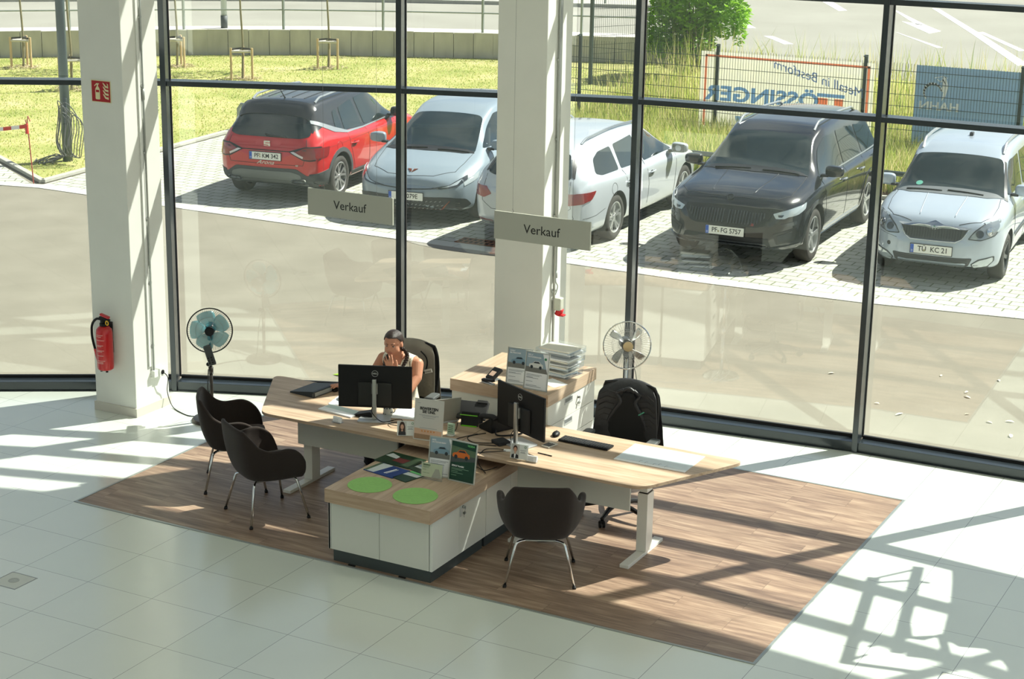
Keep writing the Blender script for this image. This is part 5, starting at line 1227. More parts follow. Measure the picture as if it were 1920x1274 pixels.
office_chair('black office chair behind the woman at the left desk', 1.27, 2.74, -PI / 2 + .12)
def drape(name, label, loc, rz, material, w0, w1, ztop, zbot_f, zbot_b, quilt=False, seed=3):
    """a jacket hung over a chair back: front skirt, over the top edge, rear skirt"""
    t = thing(name, label, 'jacket', loc, rz); rs = np.random.RandomState(seed); NU, NV = 44, 46; P = []
    for i in range(NU + 1):
        u = -1 + 2 * i / NU; row = []
        for j in range(NV + 1):
            v = j / NV; s_ = v * 2
            if s_ < 1: z = zbot_b + (ztop - zbot_b) * s_; yy = -.335 + .03 * s_; w_ = w1 + (w0 - w1) * s_
            else: z = ztop - (ztop - zbot_f) * (s_ - 1); yy = -.24 + .055 * (s_ - 1) + .05 * (1 - abs(u)) * 0; w_ = w0 + (w1 - w0) * (s_ - 1) ** .8
            c_ = math.exp(-((s_ - 1) / .05) ** 2); yy = yy * (1 - c_) + -.285 * c_; z += .012 * c_
            rp = .008 * math.sin(u * 9 + s_ * 5) * (abs(s_ - 1)) + (.006 * abs(math.sin((z * 26) + u * 1.5)) if quilt else 0)
            row.append((u * w_ * (1 - .25 * c_ * abs(u) ** 3), yy + (rp if s_ > 1 else -rp) + .05 * u * u * (1 - .5 * c_) - (.0 if s_ < 1 else -.012), z - .05 * u * u * (1 if s_ > .5 else .3)))
        P.append(row)
    m = MB(); m.grid(P); m.build('body', material, t, solid=.008, sub=1, recalc=False, off=0)
    return t, P
quilt = mat('black_quilted_nylon', (40, 41, 44), .5, noise=.1, nscale=14, bump=.5, bscale=22)
j, P = drape('quilted_jacket', 'black quilted jacket hung over the office chair at the right desk', (3.42, 2.62, 0), -PI + .06, quilt, .245, .30, 1.105, .50, .52, True)
lining = mat('black_lining', (10, 10, 11), .8)
m = MB(); m.grid([[(q * (.045 + .15 * min(1, (1.02 - z) / .34)), -.24 + .055 * (1.105 - z) / .605 + .030 + 1.0 * (q * .1) ** 2, z - .01) for z in np.linspace(1.02, .54, 12)] for q in np.linspace(-1, 1, 11)]); m.build('open_lining', lining, j, solid=.004, recalc=False)
m = MB()
for s_ in (1, -1): m.tube([(s_ * .045, -.203, 1.03), (s_ * .10, -.198, .99), (s_ * .065, -.192, .93), (s_ * .12, -.186, .84), (s_ * .185, -.178, .70), (s_ * .20, -.172, .56)], [.014, .018], 8, smooth_pts=4)
m.tube([(-.05, -.2, 1.02), (0, -.205, 1.045), (.05, -.2, 1.02)], .014, 8, smooth_pts=4); m.build('collar_and_zip', quilt, j)
m = MB()
for s_ in (1, -1):
    for k in range(9):
        z = 1.0 - k * .05; m.tube([(s_ * (.09 + k * .011), -.178 + .03 * (1 - z), z), (s_ * (.17 + k * .008), -.170 + .03 * (1 - z), z + .014), (s_ * (.235 + k * .005), -.155, z - .02)], .0035, 5)
m.build('quilting_seams', mat('quilt_seam', (16, 16, 18), .6), j)
text('brand_tag', 'novum', .022, mat('mint_print', (96, 196, 160), .5), j, T(-.13, -.158, .86) @ RZ(PI) @ RX(PI / 2) @ RZ(.6) , ext=.0012)
coat = mat('grey_brown_coat', (136, 130, 118), .8, noise=.12, nscale=10, bump=.25, bscale=40, sheen=.1)
j, P = drape('office_jacket', 'grey-black jacket with a white name label over the chair behind the woman', (1.27, 2.74, 0), -PI + .12, coat, .235, .265, 1.10, .62, .5, False, 8)
m = MB(); m.tube([(-.10, -.192, 1.02), (-.16, -.178, .97), (-.17, -.168, .90), (-.14, -.17, .83)], .006, 6, smooth_pts=5); m.build('sleeve_edge', lining, j)
m = MB(T(-.19, -.150, .86) @ RZ(PI - .25) @ RX(PI / 2) @ RZ(.35)); m.box((0, 0, 0), (.085, .036, .003)); o = m.build('name_label', mat('label_white', (214, 210, 200), .7), j)
text('label_lettering', 'AUTOHAUS', .013, ink, o, T(-.19, -.150, .86) @ RZ(PI - .25) @ RX(PI / 2) @ RZ(.35) @ T(0, -.004, .002))
# ---- monitors
def monitor(label, x, y, rz, face):
    t = thing('monitor', label, 'monitor', (x, y, .72), rz, 'office monitors')
    # local -y is the back of the screen (towards the viewer)
    m = MB(); m.box((0, .0, .28), (.612, .022, .362), bev=.006); m.build('housing', blk, t)
    m = MB(); m.box((0, -.017, .22), (.28, .018, .20), bev=.006); m.build('rear_cover', mat('black_cover', (20, 21, 21), .5), t)
    m = MB(); m.box((0, .0125, .285), (.60, .002, .34)); m.build('screen', mat('screen_black', (12, 14, 16), .1, coat=.5), t)
    m = MB(T(0, -.012, .395) @ RX(PI / 2)); m.lathe([(.024, 0), (.024, .002), (.027, .002), (.027, 0)], 32); o = m.build('logo_ring', silver_pl, t)
    text('logo_letters', 'DELL', .016, silver_pl, o, T(0, -.0125, .395) @ RX(PI / 2), sx=1.1, bold=.0006)
    m = MB(); m.box((.0, -.05, .185), (.036, .026, .345), bev=.005); m.box((0, -.028, .27), (.05, .03, .09), bev=.004); m.build('stand_column', steel, t)
    m = MB(); m.prism(rpoly([(-.14, -.115), (.14, -.115), (.12, .09), (-.12, .09)], .03, 5), .0, .012); m.build('stand_base', silver_pl, t, bev=.003)
    m = MB(); m.tube([(.02, -.03, .17), (-.02, -.075, .10), (.02, -.11, .05), (.08, -.12, .016), (.16, -.07, .016)], .0035, 6, smooth_pts=6); m.build('cable', blk, t)
    return t
monitor('black monitor seen from behind in front of the woman', 1.53, 1.91, math.radians(24), 0)
monitor('black monitor seen from behind on the right desk beside the framed certificates', 2.86, 1.97, math.radians(-25), 0)
# ---- keyboards, mice
def keyboard(label, x, y, rz, light=False):
    t = thing('keyboard', label, 'keyboard', (x, y, .7205), rz); b_ = mat('light_keyboard', (208, 208, 204), .5) if light else blk
    m = MB(); m.prism(rrect(.445, .125, .008), .006, .016); m.build('body', b_, t, bev=.002)
    m = MB()
    for r_ in range(5):
        n_ = 19; 
        for k in range(n_):
            if r_ == 4 and 4 < k < 10: continue
            m.box((-.207 + k * .023, -.046 + (4 - r_) * .0225, .018), (.0185, .018, .005))
    if True: m.box((-.207 + 7 * .023, -.046, .018), (.11, .018, .005))
    m.build('keys', mat('pale_keys', (222, 222, 218), .6) if light else mat('black_keys', (46, 47, 48), .55), t, sharp=False)
    m = MB()
    for k in (-1, 1): m.box((k * .17, .05, .004), (.05, .012, .008))
    m.build('feet', b_, t)
def mouse(label, x, y, rz):
    t = thing('computer_mouse', label, 'mouse', (x, y, .7205), rz)
    m = MB(); m.ball((0, 0, .012), (.031, .056, .024), 20)
    for v in m.b.verts: v.co.z = max(v.co.z, 0)
    m.build('shell', blk, t); m = MB(); m.cyl((-.004, .022, .033), (.004, .022, .033), .006, seg=12); m.build('wheel', mat('wheel_grey', (90, 90, 90), .5), t)
keyboard('black keyboard on the right desk', 3.31, 2.235, math.radians(-2)); mouse('black mouse beside the keyboard on the right desk', 3.01, 2.30, .2)
keyboard('light keyboard partly hidden behind the left monitor', 1.30, 2.24, math.radians(8), True)
mouse('black mouse under the womans hand', .815, 2.385, .5)
# ---- desk papers and small things
paper_w = mat('paper_white', (236, 238, 238), .8); paper_g = mat('paper_cool', (206, 216, 222), .8); print_g = mat('print_grey', (120, 126, 132), .8)
def sheet(nm, label, cat, x, y, rz, w_, h_, m_=paper_w, z=.7205, th=.0012, group=None):
    t = thing(nm, label, cat, (x, y, z), rz, group); m = MB(); m.box((0, 0, th / 2), (w_, h_, th)); m.build('sheet', m_, t); return t
def lines(t, x0, x1, y0, y1, n_, z, m_=print_g, hh=.0022, seed=1, nm='printed_text'):
    rs = np.random.RandomState(seed); m = MB()
    for k in range(n_):
        y = y1 - (y1 - y0) * k / max(1, n_ - 1); m.box(((x0 + x0 + (x1 - x0) * rs.uniform(.6, 1)) / 2, y, z), ((x1 - x0) * rs.uniform(.6, 1), hh, .0004))
    return m.build(nm, m_, t)
t = sheet('desk_pad', 'white paper desk pad on the right desk', 'desk pad', 3.95, 2.235, math.radians(0.5), .60, .42, paper_w, th=.003)
m = MB(); m.box((0, -.03, .0034), (.595, .28, .0006)); m.build('calendar_field', mat('pad_blue_grey', (214, 224, 230), .8), t)
m = MB()
for k, (a, b) in enumerate(((-.05, -.16), (.02, -.165), (.06, -.15), (-.1, -.155), (.12, -.17))): m.box((a, b, .0038), (.002, .03, .0004)); m.box((a + .008, b + .018, .0038), (.016, .002, .0004))
for k in (-.12, .2): m.box((k, .14, .0038), (.014, .003, .0004)); m.box((k + .03, .14, .0038), (.01, .003, .0004))
m.build('scribbles', ink, t)
t = thing('ring_binder', 'black ring binder lying on the left desk', 'binder', (.66, 2.28, .7205), math.radians(-6))
m = MB()
P_ = [(-.13, .0), (.14, .0), (.14, .052), (.12, .054), (-.13, .012)]
for k in range(1): m.prism(P_, -.16, .16, RX(PI / 2))
m.build('cover', mat('binder_black', (42, 50, 54), .5), t, bev=.002)
m = MB(); m.box((.141, 0, .026), (.003, .29, .035)); m.box((.13, -.161, .024), (.002, .002, .03)); m.build('page_edges', mat('page_edges', (150, 154, 150), .8), t)
t = sheet('paper_stack', 'white papers lying left of the monitor on the left desk', 'papers', 1.18, 1.92, math.radians(-8), .36, .16, paper_w, th=.012); 
m = MB(); m.box((0, .03, .0125), (.34, .08, .0006)); m.build('printed_band', mat('paper_green_tint', (196, 212, 206), .8), t)
t = sheet('paper_sheet', 'loose paper behind the left monitor base', 'paper', 1.68, 2.16, .3, .21, .29, paper_w, th=.004); lines(t, -.09, .09, -.12, .12, 14, .0042, seed=3)
t = sheet('paper_sheet', 'bluish sheet sticking out left of the left monitor', 'paper', 1.05, 2.2, .2, .21, .29, paper_g, th=.004); lines(t, -.09, .09, -.12, .12, 10, .0042, seed=4)
def card_holder(label, x, y, rz, w_=.09, h_=.05, z=.7205, rzz=0):
    t = thing('card_holder', label, 'card holder', (x, y, z), rz); ac = acryl
    m = MB(); m.box((0, .012, .003), (w_, .05, .006)); m.box((0, .028, h_ / 2), (w_, .003, h_), RX(-.25)); m.box((0, -.012, .009), (w_, .003, .018)); m.build('holder', ac, t)
    m = MB(); m.box((0, .006, h_ / 2 + .004), (w_ - .006, .014, h_ - .006), RX(-.22)); o = m.build('business_cards', paper_w, t)
    m = MB()
    for k in range(3): m.box((-.008, -.0016, h_ * .3 + k * .009), (w_ * .5, .0006, .0016), RX(-.22))
    m.build('printed_text', print_g, o); return t
acryl = glass('clear_acrylic', (.97, .98, .98), base=.06, power=3.5, gmax=.6)
card_holder('small business card holder on the front of the left desk', 1.315, 1.655, -.1)
t = thing('phone_stand', 'black angled desk stand by the left monitor base', 'stand', (1.41, 1.93, .7205), .1)
m = MB(); m.prism([(-.09, 0), (.09, 0), (.09, .05), (.07, .055), (-.06, .02), (-.09, .008)], -.05, .05, RX(PI / 2)); m.build('body', blk, t, bev=.004)
t = thing('coffee_mug', 'patterned mug half hidden behind the left monitor column', 'mug', (1.56, 2.06, .7205))
m = MB(); m.lathe([(0, .0), (.036, 0), (.04, .004), (.041, .095), (.038, .095), (.037, .008), (0, .006)], 28); m.build('cup', mat('mug_white', (226, 222, 210), .3), t)
m = MB()
for k in range(16):
    a = k * 2.4; z = .012 + (k % 5) * .017; m.box((0, 0, 0), (.012, .0016, .009), RZ(a) @ T(0, -.0415, z))
m.build('pattern', mat('mug_pattern', (40, 66, 78), .4), t)
m = MB(); m.tube([(.04, 0, .08), (.065, 0, .07), (.065, 0, .035), (.04, 0, .022)], .005, 8, smooth_pts=4); m.build('handle', MATS['mug_white'], t)
def portrait(label, x, y, rz, tilt, woman, z=.7205, w_=.155, h_=.125):
    t = thing('portrait_stand', label, 'photo stand', (x, y, z), rz); RT = RX(-tilt)
    m = MB(); m.box((0, 0, h_ / 2), (w_, .005, h_), RT); m.box((0, .03, .002), (w_, .07, .004)); m.build('acrylic_stand', acryl, t)
    m = MB(RT); m.box((0, -.0032, h_ / 2), (w_ - .008, .001, h_ - .008)); o = m.build('insert', mat('insert_white', (228, 232, 228), .6), t)
    M = RT @ T(-w_ * .22, -.004, h_ / 2) @ RX(PI / 2); m = MB(M); m.prism([(-w_ * .22, -h_ * .44), (w_ * .22, -h_ * .44), (w_ * .22, h_ * .44), (-w_ * .22, h_ * .44)], 0, .0005); p = m.build('photo_background', mat('photo_grey', (196, 196, 190), .6), o)
    sk = mat('photo_skin', (206, 158, 132), .6); hr = mat('photo_hair', (62, 40, 32), .6); st = mat('photo_suit', (36, 38, 44), .6)
    m = MB(M); m.prism(ellipse(0, .02, .022 if woman else .018, .034 if woman else .026), .0006, .0010); 
    if woman: m.prism([(-.024, .02), (.024, .02), (.026, -.03), (-.026, -.03)], .0006, .0010)
    m.build('photo_hair', hr, o)
    m = MB(M); m.prism(ellipse(0, .012, .0135, .02), .0011, .0015); m.prism([(-.006, -.01), (.006, -.01), (.006, -.025), (-.006, -.025)], .0011, .0015); m.build('photo_face', sk, o)
    m = MB(M); m.prism([(-.03, -h_ * .44), (.03, -h_ * .44), (.028, -.03), (.008, -.02), (-.008, -.02), (-.028, -.03)], .0009, .0012); m.build('photo_suit', st, o)
    if not woman: m = MB(M); m.prism([(-.008, -.02), (.008, -.02), (.003, -h_ * .44), (-.006, -h_ * .44)], .0013, .0016); m.build('photo_shirt', paper_w, o)
    m = MB(RT)
    for k, (a, b) in enumerate(((.3, .6), (.22, .5), (.28, .44))): m.box((w_ * .2, -.0042, h_ * b), (w_ * a, .0006, .003))
    m.build('printed_text', print_g, o)
    m = MB(RT @ T(w_ * .32, -.0042, h_ * .82) @ RX(PI / 2)); m.lathe([(.006, 0), (.009, 0), (.009, .0006), (.006, .0006)], 20); m.build('badge_print', mat('print_green', (46, 128, 86), .6), o)
    return t
portrait('acrylic stand with a womans portrait on the left desk edge', 1.98, 1.665, math.radians(28), .30, True)
portrait('acrylic stand with a bearded mans portrait in front of the right monitor', 3.02, 1.64, math.radians(4), .15, False)
card_holder('small business card holder beside the mans portrait', 3.135, 1.63, .05)
def easel(nm, label, cat, x, y, rz, tilt, w_, h_, z, frame_m, fr=.008, group=None):
    t = thing(nm, label, cat, (x, y, z), rz, group); RT = RX(-tilt)
    m = MB(RT)
    for a, b, c_, d in ((0, fr / 2, w_, fr), (0, h_ - fr / 2, w_, fr), (-w_ / 2 + fr / 2, h_ / 2, fr, h_), (w_ / 2 - fr / 2, h_ / 2, fr, h_)): m.box((a, 0, b), (c_, .010, d))
    m.box((0, .003, h_ / 2), (w_ - .004, .003, h_ - .004)); m.build('frame', frame_m, t)
    m = MB(); m.box((0, .045 + h_ * .12, h_ * .28), (.05, .004, h_ * .6), T(0, 0, 0) @ RX(.18)); 
    for v in m.b.verts: v.co.z = max(v.co.z, 0)
    m.build('back_strut', frame_m, t)
    return t, RT
def face_poly(t, RT, nm, m_, poly, k=1, h_=0): m = MB(RT @ T(0, -.001 - .0006 * k, 0) @ RX(PI / 2)); m.prism(poly, 0, .0005); return m.build(nm, m_, t)
def little_car(t, RT, cx, cz, s, m_, k=3):
    face_poly(t, RT, 'printed_car', m_, [(cx + s * a, cz + s * b) for a, b in ((-.5, .0), (-.5, .14), (-.42, .2), (-.25, .24), (-.12, .38), (.2, .4), (.36, .26), (.5, .2), (.52, .02), (.4, -.02), (-.4, -.04))], k)
    face_poly(t, RT, 'printed_glass', mat('print_dark', (40, 48, 56), .6), [(cx + s * a, cz + s * b) for a, b in ((-.2, .25), (-.09, .35), (.18, .365), (.3, .26))], k + 1)
    for q in (-.3, .33): face_poly(t, RT, 'printed_wheel', MATS['print_dark'], ellipse(cx + s * q, cz, s * .1, s * .11, 14), k + 1)
alu = mat('silver_frame', (196, 198, 192), .35, .5)
sky_p = mat('print_sky', (150, 170, 182), .6); grnd_p = mat('print_ground', (120, 120, 114), .6); green_p = mat('print_deep_green', (18, 62, 46), .6); lime_p = mat('print_lime', (110, 200, 120), .6); tree_p = mat('print_trees', (84, 108, 82), .6)
def certificate(label, x, y, rz, tilt, z, title1, title2, carm, kind=0, w_=.225, h_=.315):
    t, RT = easel('framed_certificate', label, 'framed certificate', x, y, rz, tilt, w_, h_, z, alu)
    a, b = w_ / 2 - .01, h_ - .01
    if kind == 0:
        face_poly(t, RT, 'print_page', paper_w, [(-a, .01), (a, .01), (a, b), (-a, b)]); face_poly(t, RT, 'print_picture', sky_p, [(-a, h_ * .46), (a, h_ * .46), (a * .45, b), (-a, b)], 2)
        face_poly(t, RT, 'print_ground', grnd_p, [(-a, h_ * .46), (a, h_ * .46), (a * .85, h_ * .58), (-a, h_ * .6)], 3); little_car(t, RT, -.01, h_ * .60, .13, carm, 4)
        lines_m = MB(RT @ T(0, -.003, 0) @ RX(PI / 2))
        for k, (yy, ww) in enumerate(((.40, .7), (.37, .6), (.33, .3), (.31, .55), (.22, .3), (.12, .5), (.09, .7))): lines_m.box((-a + .012 + ww * a, h_ * yy, 0), (2 * ww * a, .003, .0004))
        lines_m.build('printed_text', print_g, t)
        text('printed_title', title1, .016, paper_w, t, RT @ T(-a + .012, -.0045, h_ * .91) @ RX(PI / 2), align='LEFT', bold=.0005); text('printed_title', title2, .016, paper_w, t, RT @ T(-a + .012, -.0045, h_ * .855) @ RX(PI / 2), align='LEFT', bold=.0005)
        m = MB(RT @ T(a * .74, -.0035, h_ * .84) @ RX(PI / 2)); m.lathe([(0, 0), (.011, 0), (.011, .0006), (0, .0006)], 20); m.build('badge_print', mat('print_green', (46, 128, 86), .6), t)
    else:
        face_poly(t, RT, 'print_page', green_p, [(-a, .01), (a, .01), (a, b), (-a, b)]); face_poly(t, RT, 'print_picture', tree_p, [(-a, h_ * .45), (a, h_ * .55), (a, h_ * .80), (-a, h_ * .86)], 2); face_poly(t, RT, 'print_ground', mat('print_road', (70, 78, 78), .6), [(-a, h_ * .45), (a, h_ * .55), (a, h_ * .66), (-a, h_ * .62)], 3)
        little_car(t, RT, -.02, h_ * .60, .15, carm, 4); text('printed_title', 'ŠKODA', .020, lime_p, t, RT @ T(a - .012, -.004, h_ * .91) @ RX(PI / 2), align='RIGHT', bold=.0006); text('printed_title', title1, .018, paper_w, t, RT @ T(-a + .012, -.004, h_ * .38) @ RX(PI / 2), align='LEFT', bold=.0005)
        m = MB(RT @ T(0, -.003, 0) @ RX(PI / 2))
        for k, (yy, ww) in enumerate(((.32, .8), (.29, .5), (.25, .3), (.21, .55), (.15, .25))): m.box((-a + .012 + ww * a * .9, h_ * yy, 0), (2 * ww * a * .9, .0025, .0004))
        m.build('printed_text', mat('print_pale_green', (150, 190, 160), .6), t)
    return t
print_blue = mat('print_car_blue', (120, 150, 168), .6); print_or = mat('print_car_orange', (214, 110, 40), .6); print_sil = mat('print_car_silver', (214, 216, 212), .6)
certificate('silver framed certificate with blue car, behind the pair on the front worktop', 2.565, 1.22, math.radians(8), .16, .62, '2024.', 'UNTERNEHMEN', print_blue)
certificate('green framed certificate with an orange car on the front worktop', 2.755, 1.20, math.radians(-2), .16, .62, '2024.// Vorbild', '', print_or, 1, .235, .32)
certificate('framed certificate with a grey car, rear left one on the rear cabinet', 2.475, 2.64, math.radians(6), .16, .97, '2020.//', 'MUTMACHER', print_blue)
certificate('framed certificate with a white car, front right one on the rear cabinet', 2.66, 2.59, math.radians(-1), .16, .97, '2021.//', 'GLÜCKSBRINGER', print_sil, 0, .225, .32)
t, RT = easel('notice_stand', 'upright notice stand reading BEWERTEN SIE UNS between the desks', 'notice', 2.185, 1.655, math.radians(8), .14, .25, .335, .7205, mat('notice_frame', (206, 204, 196), .5), .007)
face_poly(t, RT, 'print_page', mat('notice_page', (206, 204, 196), .7), [(-.118, .01), (.118, .01), (.118, .328), (-.118, .328)]); face_poly(t, RT, 'print_band', mat('notice_peach', (214, 178, 150), .7), [(-.118, .01), (.118, .01), (.118, .085), (-.118, .095)], 2); face_poly(t, RT, 'print_foot', mat('notice_brown', (158, 128, 100), .7), [(-.118, .01), (.118, .01), (.118, .045), (-.118, .05)], 3)
text('printed_title', 'BEWERTEN', .031, ink, t, RT @ T(0, -.004, .258) @ RX(PI / 2), bold=.0009); text('printed_title', 'SIE UNS.', .031, ink, t, RT @ T(0, -.004, .232) @ RX(PI / 2), bold=.0009)
m = MB(RT @ T(0, -.0025, 0) @ RX(PI / 2))
for yy, ww in ((.205, .17), (.196, .12), (.184, .10), (.10, .15), (.30, .03)): m.box((0 if yy < .3 else -.09, yy, 0), (ww, .0022, .0004))
m.build('printed_text', print_g, t)
m = MB(RT @ T(0, -.0035, 0) @ RX(PI / 2)); 
for k in range(5): m.prism([((-.052 + k * .026) + (.009 if i % 2 == 0 else .004) * math.sin(i * PI / 5), .075 + (.009 if i % 2 == 0 else .004) * math.cos(i * PI / 5)) for i in range(10)], 0, .0004)
m.build('printed_stars', mat('print_orange', (214, 134, 60), .6), t)
t, RT = easel('certificate_card', 'small acrylic certificate card before the frames on the front worktop', 'certificate', 2.53, 1.13, math.radians(3), .2, .19, .135, .62, acryl, .004)
face_poly(t, RT, 'print_page', mat('card_sage', (186, 196, 168), .7), [(-.088, .02), (.088, .02), (.088, .128), (-.088, .128)]); face_poly(t, RT, 'print_shape', mat('card_grey', (160, 162, 150), .7), [(0, .02), (.088, .02), (.06, .09), (.03, .09)], 2); text('printed_title', 'ZERTIFIKAT', .012, mat('print_forest', (46, 84, 50), .6), t, RT @ T(-.078, -.004, .112) @ RX(PI / 2), align='LEFT', bold=.0003)
m = MB(RT @ T(0, -.003, 0) @ RX(PI / 2)); 
for yy, ww in ((.10, .06), (.092, .05), (.075, .03), (.05, .06)): m.box((-.078 + ww / 2, yy, 0), (ww, .0018, .0004))
m.build('printed_text', MATS['print_forest'], t)
# brochures, place mats
def brochure(label, x, y, rz, w_, h_, z, base, ps, th=.006):
    t = thing('brochure', label, 'brochure', (x, y, z), rz, 'car brochures on the front worktop'); m = MB(); m.box((0, 0, th / 2), (w_, h_, th), bev=.001); m.build('cover', base, t)
    for k, (nm, mm, P_) in enumerate(ps): m = MB(); m.prism(P_, th + .0003 * k, th + .0004 + .0003 * k); m.build(nm, mm, t)
navy = mat('print_navy', (36, 66, 130), .35); dgreen = mat('print_dark_green', (28, 62, 40), .35); palep = mat('print_pale', (206, 214, 214), .35); redp = mat('print_maroon', (116, 44, 44), .35)
def pics(s=1): return [('print_picture', palep, [(-.1 * s, .0), (.06 * s, -.02), (.06 * s, .05), (-.1 * s, .06)]), ('print_picture', tree_p, [(-.1 * s, .06), (.09 * s, .05), (.09 * s, .09), (-.1 * s, .09)])]
brochure('blue car brochure lying foremost on the front worktop', 2.13, 1.13, math.radians(-10), .30, .21, .6205, navy, [('print_picture', palep, [(-.145, -.1), (-.05, -.1), (-.02, .1), (-.12, .1)]), ('print_picture', tree_p, [(-.15, -.1), (-.12, -.1), (-.12, .1), (-.15, .1)]), ('print_stripe', paper_w, [(.02, -.06), (.035, -.065), (.06, .06), (.045, .06)]), ('print_stripe', paper_w, [(.045, -.06), (.05, -.065), (.075, .06), (.07, .06)])])
brochure('dark green brochure behind the blue one, under the desk edge', 2.10, 1.38, math.radians(-6), .34, .24, .6205, dgreen, [('print_picture', redp, [(-.05, -.05), (.07, -.06), (.08, .03), (-.03, .03)]), ('print_picture', palep, [(-.16, .02), (-.04, .0), (-.04, .05), (-.14, .09)]), ('print_picture', tree_p, [(.08, -.1), (.15, -.1), (.15, .1), (.09, .08)])], th=.008)
brochure('small green brochure peeking out in front of the acrylic card', 2.35, 1.10, math.radians(-16), .15, .21, .6205, dgreen, [('print_picture', palep, [(-.07, .0), (.07, .02), (.07, .07), (-.07, .06)]), ('print_picture', lime_p, [(-.07, .07), (.07, .075), (.07, .1), (-.07, .1)])])
brochure('green and white brochure between the dark one and the frames', 2.36, 1.33, math.radians(-20), .16, .22, .6205, dgreen, [('print_picture', sky_p, [(-.075, -.02), (.075, .0), (.075, .1), (-.075, .1)]), ('print_picture', palep, [(-.075, -.05), (.075, -.04), (.075, -.01), (-.075, -.02)])])
green_mat = mat('woven_green', (146, 198, 112), .8, noise=.06, nscale=40)
def ring_bump(m_):
    n = m_.node_tree.nodes; l = m_.node_tree.links; tc = n.new('ShaderNodeTexCoord'); w_ = n.new('ShaderNodeTexWave'); w_.wave_type = 'RINGS'; w_.rings_direction = 'Z'; w_.inputs['Scale'].default_value = 40
    l.new(tc.outputs['Object'], w_.inputs['Vector']); b = n.new('ShaderNodeBump'); b.inputs['Strength'].default_value = .5; b.inputs['Distance'].default_value = .002; l.new(w_.outputs[0], b.inputs['Height']); l.new(b.outputs[0], n['Principled BSDF'].inputs['Normal'])
ring_bump(green_mat)
for x, y, lab in ((2.185, .80, 'round woven green place mat, left one on the front worktop'), (2.605, .775, 'round woven green place mat, right one nearest the worktop corner')):
    m = MB(); m.lathe([(0, 0), (.166, 0), (.17, .002), (.168, .004), (.1, .0035), (0, .004)], 64); o = m.build('place_mat', green_mat); o.location = (x, y, .6192); tag(o, lab, 'place mat', 'green place mats')
# laptop, card dispenser, tablets and phones
t = thing('laptop', 'silver laptop open with its lid back to the notice stand', 'laptop', (2.06, 2.08, .7205), math.radians(50))
m = MB(); m.prism(rrect(.32, .22, .012, cy=-.0), 0, .014, T(0, .11, 0)); m.build('base', silver_pl, t, bev=.002)
m = MB(); m.box((0, .11, .0145), (.27, .10, .001)); m.build('keyboard', blk, t)
m = MB(RX(-.25) if False else T(0, 0, .012) @ RX(.22)); m.box((0, 0, .112), (.32, .006, .215), bev=.002); m.build('lid', mat('laptop_grey', (168, 168, 160), .4, .5), t)
t = thing('card_dispenser', 'small green printed card stack on a white foot behind the notice stand', 'card stand', (2.275, 1.87, .7205), .1)
m = MB(); m.cyl((0, 0, 0), (0, 0, .008), .036, seg=28); m.build('foot', white_steel, t)
m = MB(RX(-.12)); m.box((0, 0, .055), (.06, .02, .085), bev=.003); m.build('cards', mat('card_mint', (176, 204, 180), .6), t)
m = MB(RX(-.12))
for k in range(4): m.box((0, -.0106, .03 + k * .016), (.04, .0006, .005))
m.build('printed_text', mat('print_forest', (46, 84, 50), .6), t)
t = thing('signature_terminal', 'black tablet terminal with green trim on its stand', 'terminal', (2.27, 2.24, .7205), math.radians(12))
m = MB(RX(-.0)); m.prism([(-.10, 0), (.02, 0), (.02, .03), (-.05, .11), (-.07, .11)], -.075, .075, RZ(0) @ T(0, 0, 0) @ RZ(PI / 2) @ RX(PI / 2) @ T(0, 0, 0)); m.build('stand', blk, t, bev=.004)
m = MB(T(0, .0, .105) @ RX(.75)); m.box((0, 0, 0), (.25, .17, .022), bev=.006); m.box((.07, .08, .012), (.09, .03, .02), bev=.005); m.build('tablet', blk_soft, t)
m = MB(); m.box((0, -.112 + .0, .098), (.15, .004, .006)); m.box((0, -.1, .004), (.13, .03, .005)); m.build('green_trim', mat('trim_green', (120, 214, 40), .4), t)
def desk_phone(label, x, y, rz):
    t = thing('desk_phone', label, 'telephone', (x, y, .7205), rz, scale=1.12)
    m = MB(); m.prism([(-.09, 0), (.07, 0), (.075, .02), (-.07, .115), (-.09, .105)], -.1, .1, RZ(PI / 2) @ RX(PI / 2)); m.build('body', blk, t, bev=.006)
    m = MB(T(-.075, .0, .075) @ RX(0)); m.tube([(0, .085, -.04), (0, .075, .01), (0, .0, .03), (0, -.075, .045), (0, -.10, .03)], .019, 10, smooth_pts=4); m.build('handset', blk_soft, t)
    m = MB()
    for a in range(3):
        for b in range(4): m.box((.0 + a * .025, .035 - b * .022, .063 + b * -.0 + (b * .0125)), (.016, .012, .008), RX(0))
    m.build('buttons', mat('phone_buttons', (80, 82, 82), .5), t)
    m = MB(); m.tube([(-.07, -.1, .03), (-.1, -.15, .01), (-.04, -.2, .008), (.06, -.22, .008), (.12, -.19, .008)], .006, 6, smooth_pts=5); m.build('cord', blk, t)
desk_phone('black desk telephone on the join of the desks', 2.50, 2.21, math.radians(65))
t = thing('docking_box', 'small black docking box among the cables in front of the phone', 'docking box', (2.72, 1.90, .7205), math.radians(-30)); m = MB(); m.box((0, 0, .014), (.12, .11, .028), bev=.004); m.build('case', blk_soft, t)
m = MB(); m.box((-.06, -.0, .014), (.003, .02, .008)); m.build('red_light', mat('red_plug', (200, 50, 40), .5), t)
t = thing('usb_hub', 'white usb hub in front of the right monitor', 'hub', (2.86, 1.76, .7205), .4); m = MB(); m.box((0, 0, .008), (.07, .03, .015), bev=.003); m.build('case', paper_w, t)
t = thing('calculator', 'small pocket calculator right of the right monitor foot', 'calculator', (3.08, 2.05, .7205), -.2); m = MB(); m.box((0, 0, .006), (.075, .12, .012), bev=.002); m.build('case', mat('calc_beige', (200, 196, 184), .5), t)
m = MB()
